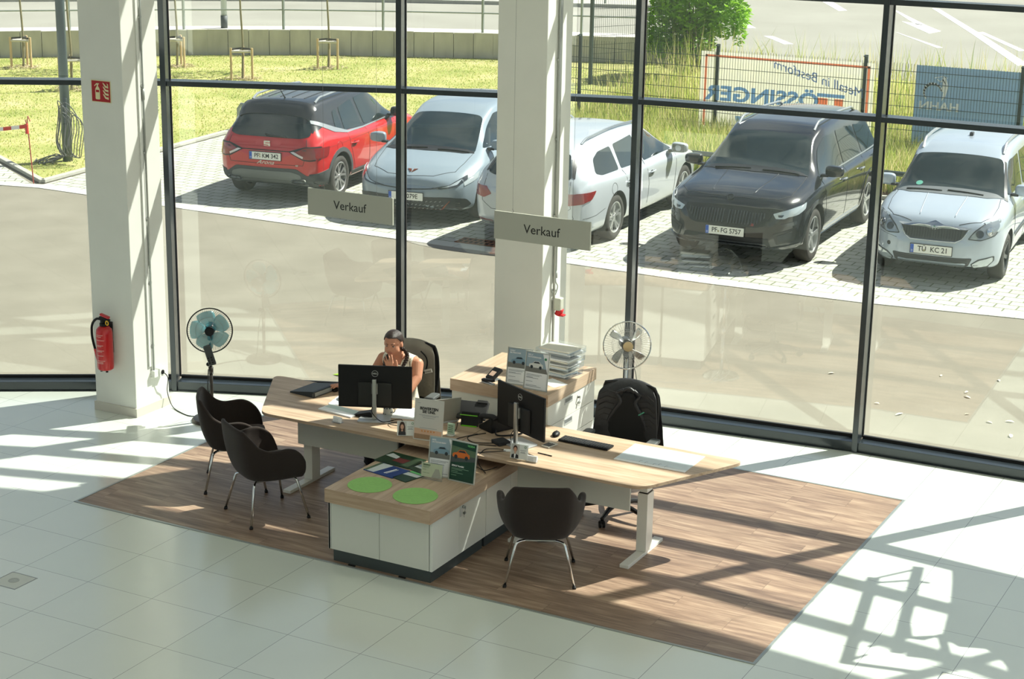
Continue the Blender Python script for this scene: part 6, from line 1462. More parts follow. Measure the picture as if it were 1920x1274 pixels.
for a in range(4):
    for b in range(5): m.box((-.026 + a * .0175, -.045 + b * .017, .013), (.012, .011, .003))
m.build('buttons', mat('calc_keys', (60, 60, 62), .5), t)
m = MB(); m.cyl((-.07, 0, .004), (.06, 0, .004), .004, seg=8); o = m.build('ballpoint_pen', blk); o.location = (3.15, 1.84, .7205); o.rotation_euler = (0, 0, -.1); tag(o, 'black ballpoint pen beside the mans portrait stand', 'pen')
def cable(label, pts, r=.0035, m_=blk):
    m = MB(); m.tube(pts, r, 6, smooth_pts=7); return tag(m.build('cable', m_, None), label, 'cable', 'cables on the desks')
cable('black cable loops behind the telephone, left one', [(2.50, 2.05, .725), (2.42, 1.9, .725), (2.52, 1.8, .725), (2.66, 1.86, .725), (2.74, 1.9, .73)])
cable('black cable crossing towards the docking box', [(2.45, 2.0, .724), (2.36, 1.78, .724), (2.46, 1.68, .724), (2.6, 1.78, .724), (2.72, 1.82, .724)])
cable('black cables hanging over the desk front edge beside the mans portrait', [(2.86, 1.75, .73), (2.74, 1.66, .726), (2.66, 1.58, .724), (2.63, 1.545, .69), (2.66, 1.535, .64), (2.72, 1.53, .632), (2.80, 1.50, .632), (2.84, 1.62, .632)])
cable('second black cable draped over the desk front edge', [(2.88, 1.78, .73), (2.70, 1.72, .726), (2.70, 1.6, .724), (2.705, 1.545, .70), (2.73, 1.535, .65), (2.79, 1.49, .632), (2.83, 1.45, .632)])
cable('tangle of black cables by the left monitor foot', [(1.66, 1.86, .726), (1.76, 1.93, .75), (1.84, 1.86, .726), (1.78, 1.80, .74), (1.70, 1.86, .726), (1.83, 1.96, .73), (1.93, 1.9, .726)])
cable('thin black cable from the terminal to the card dispenser', [(2.22, 2.08, .76), (2.26, 1.98, .735), (2.27, 1.9, .726), (2.31, 1.86, .724)])
cable('black cable hose hanging under the right desk', [(3.05, 1.98, .30), (3.0, 1.88, .14), (3.04, 1.80, .04), (3.16, 1.78, .02), (3.28, 1.85, .06), (3.3, 1.92, .2), (3.28, 1.98, .45)], .012)
# hole punch and stapler
t = thing('hole_punch', 'black office hole punch on the rear cabinet', 'hole punch', (2.22, 2.66, .97), math.radians(-20))
m = MB(); m.box((0, 0, .006), (.115, .10, .012), bev=.003); m.build('base', steel, t)
m = MB(T(0, .02, .05) @ RX(.6)); m.box((0, 0, 0), (.10, .13, .03), bev=.01); m.build('lever', blk, t)
m = MB(T(0, .02, .05) @ RX(.6)); m.box((0, -.01, .016), (.055, .05, .003)); m.build('lever_recess', mat('beige_recess', (200, 170, 150), .5), t)
t = thing('stapler', 'black stapler in front of the hole punch', 'stapler', (2.24, 2.55, .97), math.radians(-15))
m = MB(); m.box((0, 0, .006), (.13, .035, .012), bev=.003); m.build('base', silver_pl, t); m = MB(T(0, 0, .03) @ RY(-.12)); m.box((0, 0, 0), (.135, .034, .024), bev=.008); m.build('arm', blk, t)
# letter trays
tray_m = glass('clear_tray', (.93, .95, .96), base=.08, power=3, gmax=.6)
rs = np.random.RandomState(21)
for k in range(4):
    z = .9705 + k * .064; lab = ['lowest', 'second lowest', 'third', 'topmost'][k]
    t = thing('letter_tray', 'clear letter tray full of papers, %s of the stack on the rear cabinet' % lab, 'letter tray', (2.60 + .008 * k, 3.13, z), math.radians(-9 + 3 * (k % 2)), 'stacked letter trays')
    m = MB(); m.box((0, 0, .0015), (.35, .255, .003)); m.box((0, .126, .028), (.35, .003, .055)); m.box((-.174, 0, .02), (.003, .25, .038)); m.box((.174, 0, .02), (.003, .25, .038)); m.build('tray', tray_m, t)
    for q in range(3 if k != 2 else 2):
        m = MB(); m.box((0, 0, 0), (.30, .21, .011), T(rs.uniform(-.01, .012), rs.uniform(-.015, .01), .010 + q * .0125) @ RZ(rs.uniform(-.1, .1))); m.build('papers', [paper_w, paper_g, mat('paper_cream', (226, 222, 208), .8)][(k + q) % 3], t)
t = sheet('paper_sheet', 'white sheet on the rear cabinet corner before the trays', 'paper', 2.70, 2.85, math.radians(-25), .21, .15, paper_w, z=.9705)
# green leaf lying outside
leaf(-.70, 4.76, .09, .3, 'bright green leaf lying outside the glass above the left desk', mat('leaf_green', (150, 196, 48), .5), -.004)
for x, y, s_, mm, lab in ((4.75, 5.66, .05, lf, 'tan curled leaf against the glass just right of the last mullion'), (4.95, 5.64, .045, lf, 'tan leaf behind the sill, a little right of the curled one'), (5.46, 5.60, .04, lf2, 'pale leaf on the outer sill strip, halfway to the right edge'),
    (5.68, 5.68, .04, lf2, 'pale leaf on the outer sill strip, nearest the right edge'), (4.67, 6.5, .06, lf2, 'widest pale leaf on the asphalt right of the last mullion'), (5.78, 6.4, .055, lf2, 'pale leaf low at the right edge of the asphalt'), (2.82, 5.46, .05, lf, 'tan leaf outside behind the empty office chair')): leaf(x, y, s_, x * 9, lab, mm, -.004)
for k, (x, y) in enumerate([(4.38, 6.72), (5.06, 7.57), (5.11, 7.41), (5.25, 6.85), (5.25, 8.15), (5.67, 6.83), (4.68, 8.01), (5.5, 6.71), (3.65, 7.49)]):
    leaf(x, y, .03 + .008 * (k % 3), k * 1.3, 'tiny pale leaf scattered on the asphalt outside the right-hand panes', lf2, -.004)
# floor outlets
for x, y, lab in ((.115, -.86, 'square floor outlet cover with a round centre, lower left'), (6.66, 1.02, 'square floor outlet cover at the lower right corner')):
    t = thing('floor_outlet', lab, 'floor outlet', (x, y, 0)); m = MB()
    for a, b, c_, d in ((0, .118, .245, .006), (0, -.118, .245, .006), (.118, 0, .006, .23), (-.118, 0, .006, .23)): m.box((a, b, .0015), (c_, d, .003))
    m.build('rim', steel, t); m = MB(); m.box((0, 0, .001), (.226, .226, .002)); m.build('cover', mat('cover_tile', (206, 210, 202), .5), t); m = MB(); m.lathe([(0, .0035), (.028, .0035), (.03, .005), (.04, .005), (.042, .001)], 28); m.build('cap', mat('cap_grey', (176, 180, 174), .5, .1), t)
# ---- hanging signs
sign_m = mat('sign_grey', (176, 178, 166), .5)
for k, (x0, x1, y, z, lab) in enumerate(((.345, 1.215, 2.70, 2.415, 'grey hanging sign reading Verkauf over the left desk'), (2.16, 3.045, 2.77, 2.405, 'grey hanging sign reading Verkauf over the right desk'))):
    t = thing('hanging_sign', lab, 'sign', ((x0 + x1) / 2, y, z - .12), 0, 'hanging Verkauf signs'); w_ = x1 - x0
    m = MB(); m.box((0, 0, 0), (w_, .018, .235)); m.build('panel', sign_m, t, bev=.001)
    text('lettering', 'Verkauf', .108, ink, t, T(-.0, -.0095, -.008) @ RX(PI / 2), sx=.98)
    for s_ in (-.31, .31):
        m = MB(); m.tube([(s_ * w_, 0, .118), (s_ * w_ + .008, 0, .128), (s_ * w_, 0, .14), (s_ * w_, 0, .15)], .0025, 6); m.cyl((s_ * w_, 0, .15), (s_ * w_, 0, CEIL - z + .12), .0012, seg=6); m.build('cable', mat('steel_wire', (120, 122, 120), .4, .6), t)
# ---- fire safety
t = thing('fire_extinguisher', 'red fire extinguisher with black hose on the left white column', 'fire extinguisher', (-1.865, 2.505, .46))
red_e = mat('extinguisher_red', (190, 22, 26), .3, coat=.4)
m = MB(); m.lathe([(0, 0), (.06, .0), (.074, .01), (.078, .03), (.078, .36), (.072, .395), (.05, .42), (.03, .43), (0, .43)], 36); m.build('cylinder', red_e, t)
m = MB(); m.lathe([(.03, .425), (.04, .43), (.04, .455), (.02, .465), (0, .465)], 24); m.box((0, -.01, .48), (.03, .05, .04), bev=.006); m.box((0, 0, 0), (.12, .03, .018), T(.03, -.02, .505) @ RY(.15), bev=.004); m.build('valve', blk, t)
m = MB(); m.box((0, 0, 0), (.105, .032, .022), T(.035, -.02, .532) @ RY(.22), bev=.005); m.build('red_lever', red_e, t)
m = MB(); m.tube([(.078 + .016 * math.cos(a), -.045, .475 + .02 * math.sin(a)) for a in np.linspace(0, 2 * PI, 14)[:-1]], .005, 6, closed=True); m.build('safety_ring', mat('yellow_ring', (226, 180, 30), .5), t)
m = MB(); m.tube([(-.02, -.01, .49), (-.08, -.01, .485), (-.135, -.01, .42), (-.14, -.01, .30), (-.11, -.01, .18)], .012, 10, smooth_pts=5); m.build('hose', blk, t)
m = MB(); m.tube([(-.11, -.01, .19), (-.085, -.01, .08)], [.016, .011], 10); m.build('hose_nozzle', red_e, t); m = MB(); m.cyl((-.085, -.01, .085), (-.078, -.01, .05), .009, seg=10); m.build('nozzle_tip', blk, t)
def band(m, r, a0, a1, z0, z1, n_=10): m.grid([[(r * math.cos(a), r * math.sin(a), z) for z in (z0, z1)] for a in np.linspace(a0, a1, n_)])
m = MB(); band(m, .0788, math.radians(205), math.radians(235), .10, .31); m.build('white_label', paper_w, t, recalc=False)
m = MB()
for z, a in ((.35, 1.2), (.335, .9), (.30, 1.4), (.25, 1.2), (.24, .9), (.20, 1.3), (.19, 1.0), (.15, 1.2), (.10, 1.4), (.085, 1.1), (.075, 1.1)): band(m, .0790, math.radians(245), math.radians(245) + a * .8, z, z + .004)
m.build('label_print', mat('label_pink_white', (232, 196, 186), .5), t, recalc=False)
m = MB(); 
for k in (-.035, .03): m.cyl((k, -.02, .002), (k, -.02, -.02), .012, seg=10)
m.build('feet', blk, t)
m = MB(); m.box((0, .085, .3), (.06, .012, .3)); m.build('wall_bracket', blk_soft, t)
t = thing('fire_sign', 'red square fire extinguisher sign with flames high on the left column', 'sign', (-1.845, 2.596, 3.085))
m = MB(); m.box((0, 0, 0), (.225, .004, .2)); m.build('plate', mat('sign_cream', (226, 222, 176), .6), t)
m = MB(T(0, -.0025, 0) @ RX(PI / 2)); m.prism([(-.107, -.094), (.107, -.094), (.107, .094), (-.107, .094)], 0, .0008); m.build('red_field', mat('sign_red', (168, 18, 26), .5), t)
cream = MATS['sign_cream']; m = MB(T(0, -.0034, 0) @ RX(PI / 2)); m.prism(rpoly([(-.065, -.075), (-.012, -.075), (-.012, .02), (-.03, .045), (-.047, .045), (-.065, .02)], .012), 0, .0006); m.prism([(-.046, .045), (-.03, .045), (-.03, .058), (-.02, .066), (-.02, .072), (-.05, .072), (-.075, .05), (-.072, .042), (-.05, .06), (-.046, .06)], 0, .0006)
m.build('extinguisher_symbol', cream, t)
m = MB(T(0, -.0042, 0) @ RX(PI / 2)); m.prism([(-.058, -.01), (-.02, -.01), (-.02, .012), (-.058, .012)], 0, .0006); m.build('symbol_band', MATS['sign_red'], t)
m = MB(T(0, -.0034, 0) @ RX(PI / 2))
for k in range(4): z = -.07 + k * .034; m.prism([(.088, z), (.088, z + .022), (.06, z + .022), (.035, z + .046), (.022, z + .05), (.035, z + .028), (.05, z + .008)], 0, .0006)
m.prism([(.088, .045), (.086, .07), (.07, .078), (.078, .06), (.07, .05)], 0, .0006); m.build('flames_symbol', cream, t)
# ---- conduits and sockets
cond = mat('steel_conduit', (168, 172, 168), .35, .6); sock_w = mat('socket_white', (228, 230, 224), .5)
t = thing('wall_conduit', 'steel conduit with white socket box on the side of the left column', 'conduit', (-1.58, 2.86, .4))
m = MB(); m.cyl((0, 0, 0), (0, 0, CEIL - .41), .010, seg=12); m.cyl((-.0, .0, 2.6), (0, 0, 2.7), .014, seg=12); m.build('pipe', cond, t)
m = MB(); m.box((-.008, -.045, (CEIL - .4) / 2 + .02), (.012, .03, CEIL - .46)); m.build('trunking', sock_w, t)
for k in range(9): m = MB(); m.box((-.006, -.006, .25 + k * .62), (.016, .045, .02)); m.build('clip', cond, t)
m = MB(); m.box((.004, .0, -.03), (.045, .06, .07), bev=.005); m.box((.008, .085, -.03), (.05, .085, .085), bev=.006); m.build('socket_box', sock_w, t); m = MB(); m.cyl((.03, .085, -.03), (.038, .085, -.03), .022, seg=20); m.build('socket_face', blk, t)
t = thing('wall_conduit', 'steel conduit with a red industrial socket on the side of the right column', 'conduit', (2.045, 4.16, 1.3))
m = MB(); m.cyl((0, 0, .25), (0, 0, CEIL - 1.32), .010, seg=12); m.cyl((0, 0, .22), (0, 0, .28), .015, seg=12); m.build('pipe', cond, t)
m = MB(); m.cyl((0, -.03, -1.0), (0, -.03, CEIL - 1.32), .012, seg=12); m.build('pipe', cond, t)
for k in range(7): m = MB(); m.box((-.006, -.02, .1 + k * .7), (.016, .06, .02)); m.build('clip', cond, t)
m = MB(); m.tube([(0, 0, .24), (.01, -.02, .19), (.005, .03, .14), (0, .03, .10), (0, 0, .06)], .006, 8, smooth_pts=5); m.build('flex_cable', cond, t)
m = MB(); m.box((.03, 0, -.02), (.085, .075, .12), bev=.012); m.build('socket_body', mat('socket_grey', (190, 192, 178), .5), t)
m = MB(T(.045, 0, -.09) @ RY(.35)); m.cyl((0, 0, .03), (0, 0, -.035), .034, seg=20); m.box((.03, 0, -.03), (.05, .06, .014), RY(-.3), bev=.004); m.build('red_cap', mat('socket_red', (196, 30, 36), .45), t)
# ---- fans
def fan(label, bx, by, hz, D, face, rim_m, wire_m, blade_m, hub_m, post_m2, nb, kind, tilt=.15):
    t = thing('pedestal_fan', label, 'fan', (bx, by, 0)); F = math.atan2(face[1], face[0])
    m = MB(); m.lathe([(0, 0), (.19, 0), (.195, .012), (.18, .03), (.05, .045), (.025, .07), (0, .07)], 40); m.build('base', post_m2, t)
    m = MB(); m.cyl((0, 0, .05), (0, 0, .5), .017, seg=14); m.cyl((0, 0, .5), (0, 0, hz - .12), .012, seg=14); m.cyl((0, 0, .46), (0, 0, .53), .023, seg=14); m.build('pole', post_m2, t)
    M = T(0, 0, hz) @ RZ(F + PI / 2) @ RX(PI / 2 + tilt * -1) if False else T(0, 0, hz) @ RZ(F) @ RY(PI / 2 - tilt)     # local z = facing direction
    m = MB(M); m.cyl((0, 0, -.16), (0, 0, -.02), .055, .045, seg=20); m.box((.06, 0, -.09), (.10, .05, .06), bev=.01); h_ = m.build('motor_housing', hub_m[1], t)
    R = D / 2; dep = .065
    m = MB(M); m.tube([(R * math.cos(a), R * math.sin(a), 0) for a in np.linspace(0, 2 * PI, 49)[:-1]], .006, 8, closed=True); g = m.build('guard_rim', rim_m, t)
    m = MB(M); nw = 64 if kind == 'blue' else 56
    for k in range(nw):
        a = 2 * PI * k / nw
        for sg in (1, -1):
            tw = .5 if kind == 'blue' else .0
            m.tube([((R * r_) * math.cos(a + tw * (1 - r_)), (R * r_) * math.sin(a + tw * (1 - r_)), sg * dep * (1 - r_ ** 2.5)) for r_ in (.2, .45, .7, .88, 1)], .0009, 4)
    for r_ in (.35, .62): 
        for sg in (1, -1): m.tube([(R * r_ * math.cos(a), R * r_ * math.sin(a), sg * dep * (1 - r_ ** 2.5)) for a in np.linspace(0, 2 * PI, 41)[:-1]], .0013, 4, closed=True)
    m.build('guard_wires', wire_m, g, sharp=False)
    for k in range(nb):
        a0 = 2 * PI * k / nb + .75; P = []
        for i in range(9):
            r_ = .04 + (R * .88 - .04) * i / 8; hw = (.46 if kind == 'blue' else .20) * (.55 + .6 * math.sin(PI * min(1, i / 8 * .8 + .1))); row = []
            for jx in range(7):
                s_ = -1 + 2 * jx / 6; aa = a0 + s_ * hw * (1.25 if kind == 'blue' else 1) + .15 * i / 8; row.append((r_ * math.cos(aa), r_ * math.sin(aa), s_ * .018))
            P.append(row)
        m = MB(M); m.grid(P); m.build('blade', blade_m, t, solid=.002, recalc=False)
    m = MB(M); m.cyl((0, 0, -.02), (0, 0, .03), .035, seg=24); m.build('hub', hub_m[1], t); m = MB(M); m.lathe([(0, dep + .008), (R * .2, dep + .006), (R * .21, dep - .006), (0, dep - .008)], 32); cb = m.build('guard_badge', hub_m[0], g)
    return t, M, dep
tl = mat('turquoise_blade', (96, 184, 196), .25, coat=.3); tl.node_tree.nodes['Principled BSDF'].inputs['Alpha'].default_value = .55
dgrey = mat('dark_fan_grey', (64, 70, 72), .4)
t, M, dp = fan('black pedestal fan with turquoise blades by the left mullion', -.93, 2.90, .885, .42, (.56, -.82), blk, mat('fan_wire_dark', (70, 90, 96), .4), tl, (blk, dgrey), mat('fan_post_dark', (66, 62, 58), .3, .6), 5, 'blue', .1)
m = MB(T(.03, -.05, .66) @ RZ(-.97) @ RY(0)); m.box((0, 0, 0), (.035, .07, .20), RY(.0) @ RX(.28), bev=.01); m.build('control_panel', dgrey, t)
m = MB(T(.03, -.05, .64) @ RZ(-.97) @ RX(.28))
for a in (0, 1):
    for b in range(3): m.cyl((.018, -.015 + a * .03, -.05 + b * .025), (.024, -.015 + a * .03, -.05 + b * .025), .008, seg=10)
m.build('buttons', blk, t); m = MB(); m.ball((-.03, .0, .55), (.02, .02, .02), 12); m.build('knob', blk, t)
m = MB(); m.tube([(-.03, .0, .50), (-.06, .02, .3), (-.075, .03, .12), (-.12, .04, .02), (-.24, -.02, .006), (-.40, .02, .006), (-.56, .1, .02), (-.63, .12, .15), (-.60, .1, .30), (-.61, .045, .37)], .0045, 6, smooth_pts=7); m.build('power_cord', blk, t)
cw = mat('chrome_wire', (196, 198, 196), .2, .8)
t, M, dp = fan('chrome pedestal fan with four metal blades behind the empty office chair', 3.03, 3.60, 1.165, .415, (.52, -.85), chrome, cw, mat('polished_blade', (180, 182, 178), .22, .85), (mat('brass_badge', (196, 172, 128), .3, .6), dgrey), chrome, 4, 'chrome', .1)
m = MB(); m.tube([(.02, .05, 1.05), (.06, .1, .8), (.02, .12, .4), (.1, .14, .1), (-.1, .3, .01), (-.5, .4, .01), (-1.0, .45, .01)], .0035, 6, smooth_pts=7); m.build('power_cord', mat('grey_cord', (110, 110, 106), .6), t)
# fallen clip of paper by the sill
# ================================================================== PERSON
def flesh(name, caps, balls, voxel, m_, parent=None, smooth=4, M=None, cut=None):
    """one continuous body surface from tapered limbs and rounded masses"""
    b = MB(M)
    for c in caps:
        pts = [Vector(p) for p in c[0]]; rs_ = c[1]; n_ = 7; P = []; Rr = []
        for i in range(len(pts) - 1):
            for k in range(n_): t_ = k / n_; P.append(pts[i].lerp(pts[i + 1], t_)); Rr.append(rs_[i] + (rs_[i + 1] - rs_[i]) * t_)
        P.append(pts[-1]); Rr.append(rs_[-1]); b.tube(P, Rr, 14)
        for p, r in zip(pts, rs_): b.ball(p, r, 14)
    for c in balls: b.ball((0, 0, 0), c[1], 20, T(*c[0]) @ (c[2] if len(c) > 2 else Matrix.Identity(4)))
    o = b.build(name, m_, parent, sharp=False)
    k = o.modifiers.new('r', 'REMESH'); k.mode = 'VOXEL'; k.voxel_size = voxel; k.use_smooth_shade = True
    k = o.modifiers.new('s', 'SMOOTH'); k.factor = .5; k.iterations = smooth
    dg = bpy.context.evaluated_depsgraph_get(); dg.update(); me = bpy.data.meshes.new_from_object(o.evaluated_get(dg)); o.modifiers.clear(); o.data = me; me.name = name
    if cut:
        bm_ = bmesh.new(); bm_.from_mesh(me); bmesh.ops.delete(bm_, geom=[v for v in bm_.verts if cut(v.co)], context='VERTS'); bm_.to_mesh(me); bm_.free()
    return o
skin = mat('warm_skin', (196, 140, 112), .5, noise=.04, nscale=30, spec=.35); skin.node_tree.nodes['Principled BSDF'].inputs['Subsurface Weight'].default_value = .12
skin.node_tree.nodes['Principled BSDF'].inputs['Subsurface Radius'].default_value = (.02, .008, .004)
hair_m = mat('dark_brown_hair', (44, 30, 24), .42, noise=.35, nscale=6, bump=.5, bscale=60, stretch=(1, 6, 1)); cream_m = mat('cream_knit', (232, 224, 204), .85, bump=.3, bscale=200); pipe_m = mat('black_piping', (28, 28, 32), .7)
trouser = mat('dark_trousers', (34, 36, 44), .85, noise=.1, nscale=20); shoe_m = mat('white_shoe', (214, 212, 206), .6)
PX, PY = 1.29, 2.70
per = thing('person', 'woman with dark braids and cream sleeveless top behind the left monitor, hand at her mouth', 'person', (PX, PY, 0), .0)
HM = T(-.005, -.115, 1.165) @ RZ(.17) @ RX(.14)      # head frame: local -y is where the face looks
def hp(x, y, z): v = HM @ Vector((x, y, z)); return (v.x, v.y, v.z)
EL, WL = (.185, -.235, .755), (.062, -.240, .950)      # her left elbow on the desk and wrist at the face
ER, WR = (-.30, -.10, .775), (-.425, -.255, .765)
def chain(base, dirs, r0, r1): 
    pts = [Vector(base)]
    for d, L in dirs: pts.append(pts[-1] + Vector(d).normalized() * L)
    return (pts, [r0 + (r1 - r0) * i / (len(pts) - 1) for i in range(len(pts))])
caps = [([(0, .06, .55), (0, .045, .68), (0, .0, .84), (0, -.02, .95)], [.135, .118, .118, .105]),
        ([(-.145, .0, .985), (0, -.0, 1.00), (.145, .0, .985)], [.058, .070, .058]),
        ([(0, -.01, 1.0), (-.002, -.06, 1.08), hp(0, .02, -.05)], [.058, .047, .046]),
        ([(.175, -.005, .985), (.205, -.07, .88), EL], [.052, .045, .036]), ([EL, (.12, -.245, .86), WL], [.037, .034, .023]),
        ([(-.175, -.005, .985), (-.235, -.03, .88), ER], [.052, .044, .036]), ([ER, (-.36, -.18, .775), WR], [.037, .032, .022])]
# her left hand: back of the hand towards the viewer, fingers pointing up to the mouth
D = Vector(hp(-.012, -.118, -.062)) - Vector(WL); D.normalize(); Xd = Vector((-.75, -.45, -.35)); Xd = (Xd - D * Xd.dot(D)).normalized()   # across the knuckles towards the little finger
Nn = D.cross(Xd).normalized(); 
if Nn.y > 0: Nn = -Nn
PW = Vector(WL) + D * .012; K = PW + D * .068
caps += [([PW, K + Xd * .026], [.020, .0125]), ([PW, K + Xd * .009], [.021, .013]), ([PW, K - Xd * .009], [.021, .013]), ([PW, K - Xd * .026], [.020, .012])]
for i, (o_, L) in enumerate(((-.028, .066), (-.010, .074), (.010, .068), (.028, .055))):
    b0 = K + Xd * o_; sp = Xd * (o_ * 5.5); caps.append(chain(b0, [(D + sp * 1.0 + Nn * .10, L * .45), (D + sp * .9 - Nn * .10, L * .32), (D + sp * .8 - Nn * .35, L * .25)], .0085, .0066))
caps.append(chain(PW - Xd * .018, [(-Xd * .9 + D * .55, .036), (-Xd * .35 + D * 1.0, .032), (D * 1.0 - Xd * .1, .026)], .0125, .0080))
# her right hand curled over the mouse
W2 = Vector(WR); D2 = Vector((-.42, -.9, .0)).normalized(); X2 = Vector((D2.y, -D2.x, 0)); K2 = W2 + D2 * .075 + Vector((0, 0, .006))
for o_ in (-.026, -.009, .009, .026): caps.append(([W2 + D2 * .01, K2 + X2 * o_], [.018, .0125]))
for o_, L in ((-.028, .052), (-.010, .066), (.010, .072), (.028, .064)): caps.append(chain(K2 + X2 * o_, [(D2 + Vector((0, 0, .15)) + X2 * o_ * 3, L * .42), (D2 + Vector((0, 0, -.35)) + X2 * o_ * 3, L * .33), (D2 + Vector((0, 0, -.7)), L * .25)], .0085, .0066))
caps.append(chain(W2 + X2 * .018 + D2 * .015, [(X2 * .8 + D2 * .8, .032), (X2 * .1 + D2, .03), (D2 + Vector((0, 0, -.2)), .022)], .012, .008))
balls = [((0, -.035, .93), (.135, .095, .10)), ((.065, -.09, .90), (.058, .055, .058)), ((-.065, -.09, .90), (.058, .055, .058)), ((0, .05, .52), (.17, .14, .10))]
R_ = HM.to_3x3().to_4x4()
def hb(c, r, rot=None): balls.append((hp(*c), r, R_ @ (rot or Matrix.Identity(4))))
hb((0, .012, .025), (.078, .090, .088)); hb((0, -.022, -.025), (.066, .066, .078)); hb((0, -.052, -.078), (.030, .030, .024)); hb((.042, -.030, -.040), (.026, .034, .034)); hb((-.042, -.030, -.040), (.026, .034, .034))
hb((0, -.069, .030), (.046, .012, .009)); caps.append(([hp(0, -.076, .020), hp(0, -.090, -.006), hp(0, -.0985, -.020)], [.0075, .0085, .0105])); hb((.011, -.090, -.022), (.0075, .009, .0065)); hb((-.011, -.090, -.022), (.0075, .009, .0065))
hb((0, -.080, -.045), (.022, .010, .006)); hb((0, -.079, -.054), (.019, .010, .006))
for s_ in (1, -1): hb((s_ * .078, .008, -.004), (.007, .018, .028), RX(.15))
# legs under the desk
for s_ in (1, -1): caps += [([(s_ * .09, .02, .53), (s_ * .10, -.40, .52)], [.085, .058]), ([(s_ * .10, -.40, .50), (s_ * .10, -.36, .28), (s_ * .10, -.34, .10)], [.056, .050, .034]), ([(s_ * .10, -.34, .07), (s_ * .10, -.46, .045)], [.036, .03])]
flesh('body', caps, balls, .0046, skin, per, 3)
# top, trousers, shoes follow the body
def inneck(v): 
    f = v.y < -.0 and abs(v.x) < .012 + (v.z - .92) * .50 and v.z > .92
    return f or (v.z > .985 and abs(v.x) < .062) or abs(v.x) > .150 and v.z > .90 or abs(v.x) > .158 and v.z > .86
tp = flesh('sleeveless_top', [([(0, .06, .56), (0, .045, .68), (0, .0, .84), (0, -.02, .95)], [.148, .128, .127, .115]), ([(-.13, .0, .985), (0, -.0, 1.00), (.13, .0, .985)], [.066, .078, .066])],
    [((0, -.035, .93), (.146, .106, .108)), ((.065, -.09, .90), (.067, .064, .067)), ((-.065, -.09, .90), (.067, .064, .067)), ((0, .05, .54), (.18, .15, .08))], .0062, cream_m, per, 4, cut=inneck)
k = tp.modifiers.new('solid', 'SOLIDIFY'); k.thickness = .004; k.offset = 0
bv = BVHTree.FromPolygons([v.co.copy() for v in tp.data.vertices], [tuple(p.vertices) for p in tp.data.polygons])
def surf(x, z, sg=-1):
    h = bv.ray_cast(Vector((x, sg * 2, z)), Vector((0, -sg, 0)))[0]
    return h + Vector((0, sg * .003, 0)) if h is not None else None
for s_ in (1, -1):
    m = MB(); P_ = [surf(s_ * (.016 + (z - .92) * .5), z) for z in np.linspace(.925, 1.04, 9)]; P_ = [p for p in P_ if p]
    if len(P_) > 2: m.tube(P_, .0035, 6)
    P_ = [surf(s_ * x, z) for x, z in ((.125, 1.035), (.132, 1.0), (.136, .96), (.138, .92), (.14, .88))]; P_ = [p for p in P_ if p]
    if len(P_) > 2: m.tube(P_, .0035, 6)
    m.build('piping', pipe_m, tp)
flesh('trousers', [c2 for s_ in (1, -1) for c2 in (([(s_ * .09, .02, .53), (s_ * .10, -.40, .52)], [.095, .068]), ([(s_ * .10, -.40, .50), (s_ * .10, -.36, .28), (s_ * .10, -.34, .14)], [.066, .060, .048]))], [((0, .05, .51), (.182, .152, .10))], .009, trouser, per, 3)
for s_ in (1, -1):
    m = MB(); m.ball((s_ * .10, -.42, .045), (.045, .12, .045), 18)
    for v in m.b.verts: v.co.z = max(v.co.z, .0)
    m.build('shoe', shoe_m, per)
# hair: smooth cap pulled back, two braids over the shoulders
def nohair(v):
    q = HM.inverted() @ v
    return (q.y < .002 and q.z < .074 * min(1, (.002 - q.y) / .045)) or (q.z < -.055 and abs(q.x) > 0 and q.y < .05) or (abs(q.x) > .06 and q.z < .03 and q.y < .032)
hr = flesh('hair', [], [(hp(0, .016, .030), (.0855, .0955, .0925), R_), (hp(0, .040, -.02), (.074, .062, .070), R_)], .005, hair_m, per, 3, cut=nohair)
k = hr.modifiers.new('solid', 'SOLIDIFY'); k.thickness = .005; k.offset = -1
for s_, path in ((1, [hp(.062, .035, -.045), (.082, -.035, 1.07), (.098, -.062, 1.035), (.092, -.098, .99), (.085, -.125, .955)]), (-1, [hp(-.062, .035, -.045), (-.075, -.055, 1.06), (-.090, -.085, 1.02), (-.088, -.118, .975), (-.082, -.135, .93)])):
    m = MB(); P_ = catmull([Vector(p) for p in path], 5)
    for i, p in enumerate(P_):
        r = .0165 * (1 - .35 * i / len(P_)); off = .007 * (1 if i % 2 else -1); m.ball((p.x + off, p.y, p.z), (r, r * .85, r * 1.0), 10)
    m.build('braid', hair_m, per)
m = MB(HM)
for s_ in (1, -1): m.ball((s_ * .0285, -.0685, .006), (.0125, .0065, .0060), 14)
ey = m.build('eyes', mat('eye_white', (206, 196, 188), .3), per, sharp=False)
m = MB(HM)
for s_ in (1, -1): m.ball((s_ * .0285, -.0740, .0045), (.0055, .003, .005), 10); m.tube([(s_ * .0155, -.0735, .0095), (s_ * .0285, -.0755, .0120), (s_ * .041, -.0680, .0095)], .0016, 6)
m.build('irises_and_lashes', mat('dark_eye', (34, 24, 20), .3), ey, sharp=False)
m = MB(HM)
for s_ in (1, -1): m.tube([(s_ * .014, -.0805, .0250), (s_ * .029, -.0785, .0295), (s_ * .045, -.0660, .0255)], [.0026, .0016], 6)
m.build('eyebrows', hair_m, per, sharp=False)
m = MB(HM); m.tube([(-.021, -.080, -.0495), (-.008, -.0885, -.0475), (0, -.0880, -.0490), (.008, -.0885, -.0475), (.021, -.080, -.0495)], .0040, 8, smooth_pts=3); m.build('lips', mat('lips', (168, 92, 84), .45), per, sharp=False)
m = MB(HM)
for s_ in (1, -1): m.ball((s_ * .081, .004, -.034), .004, 8)
m.build('earrings', steel, per)
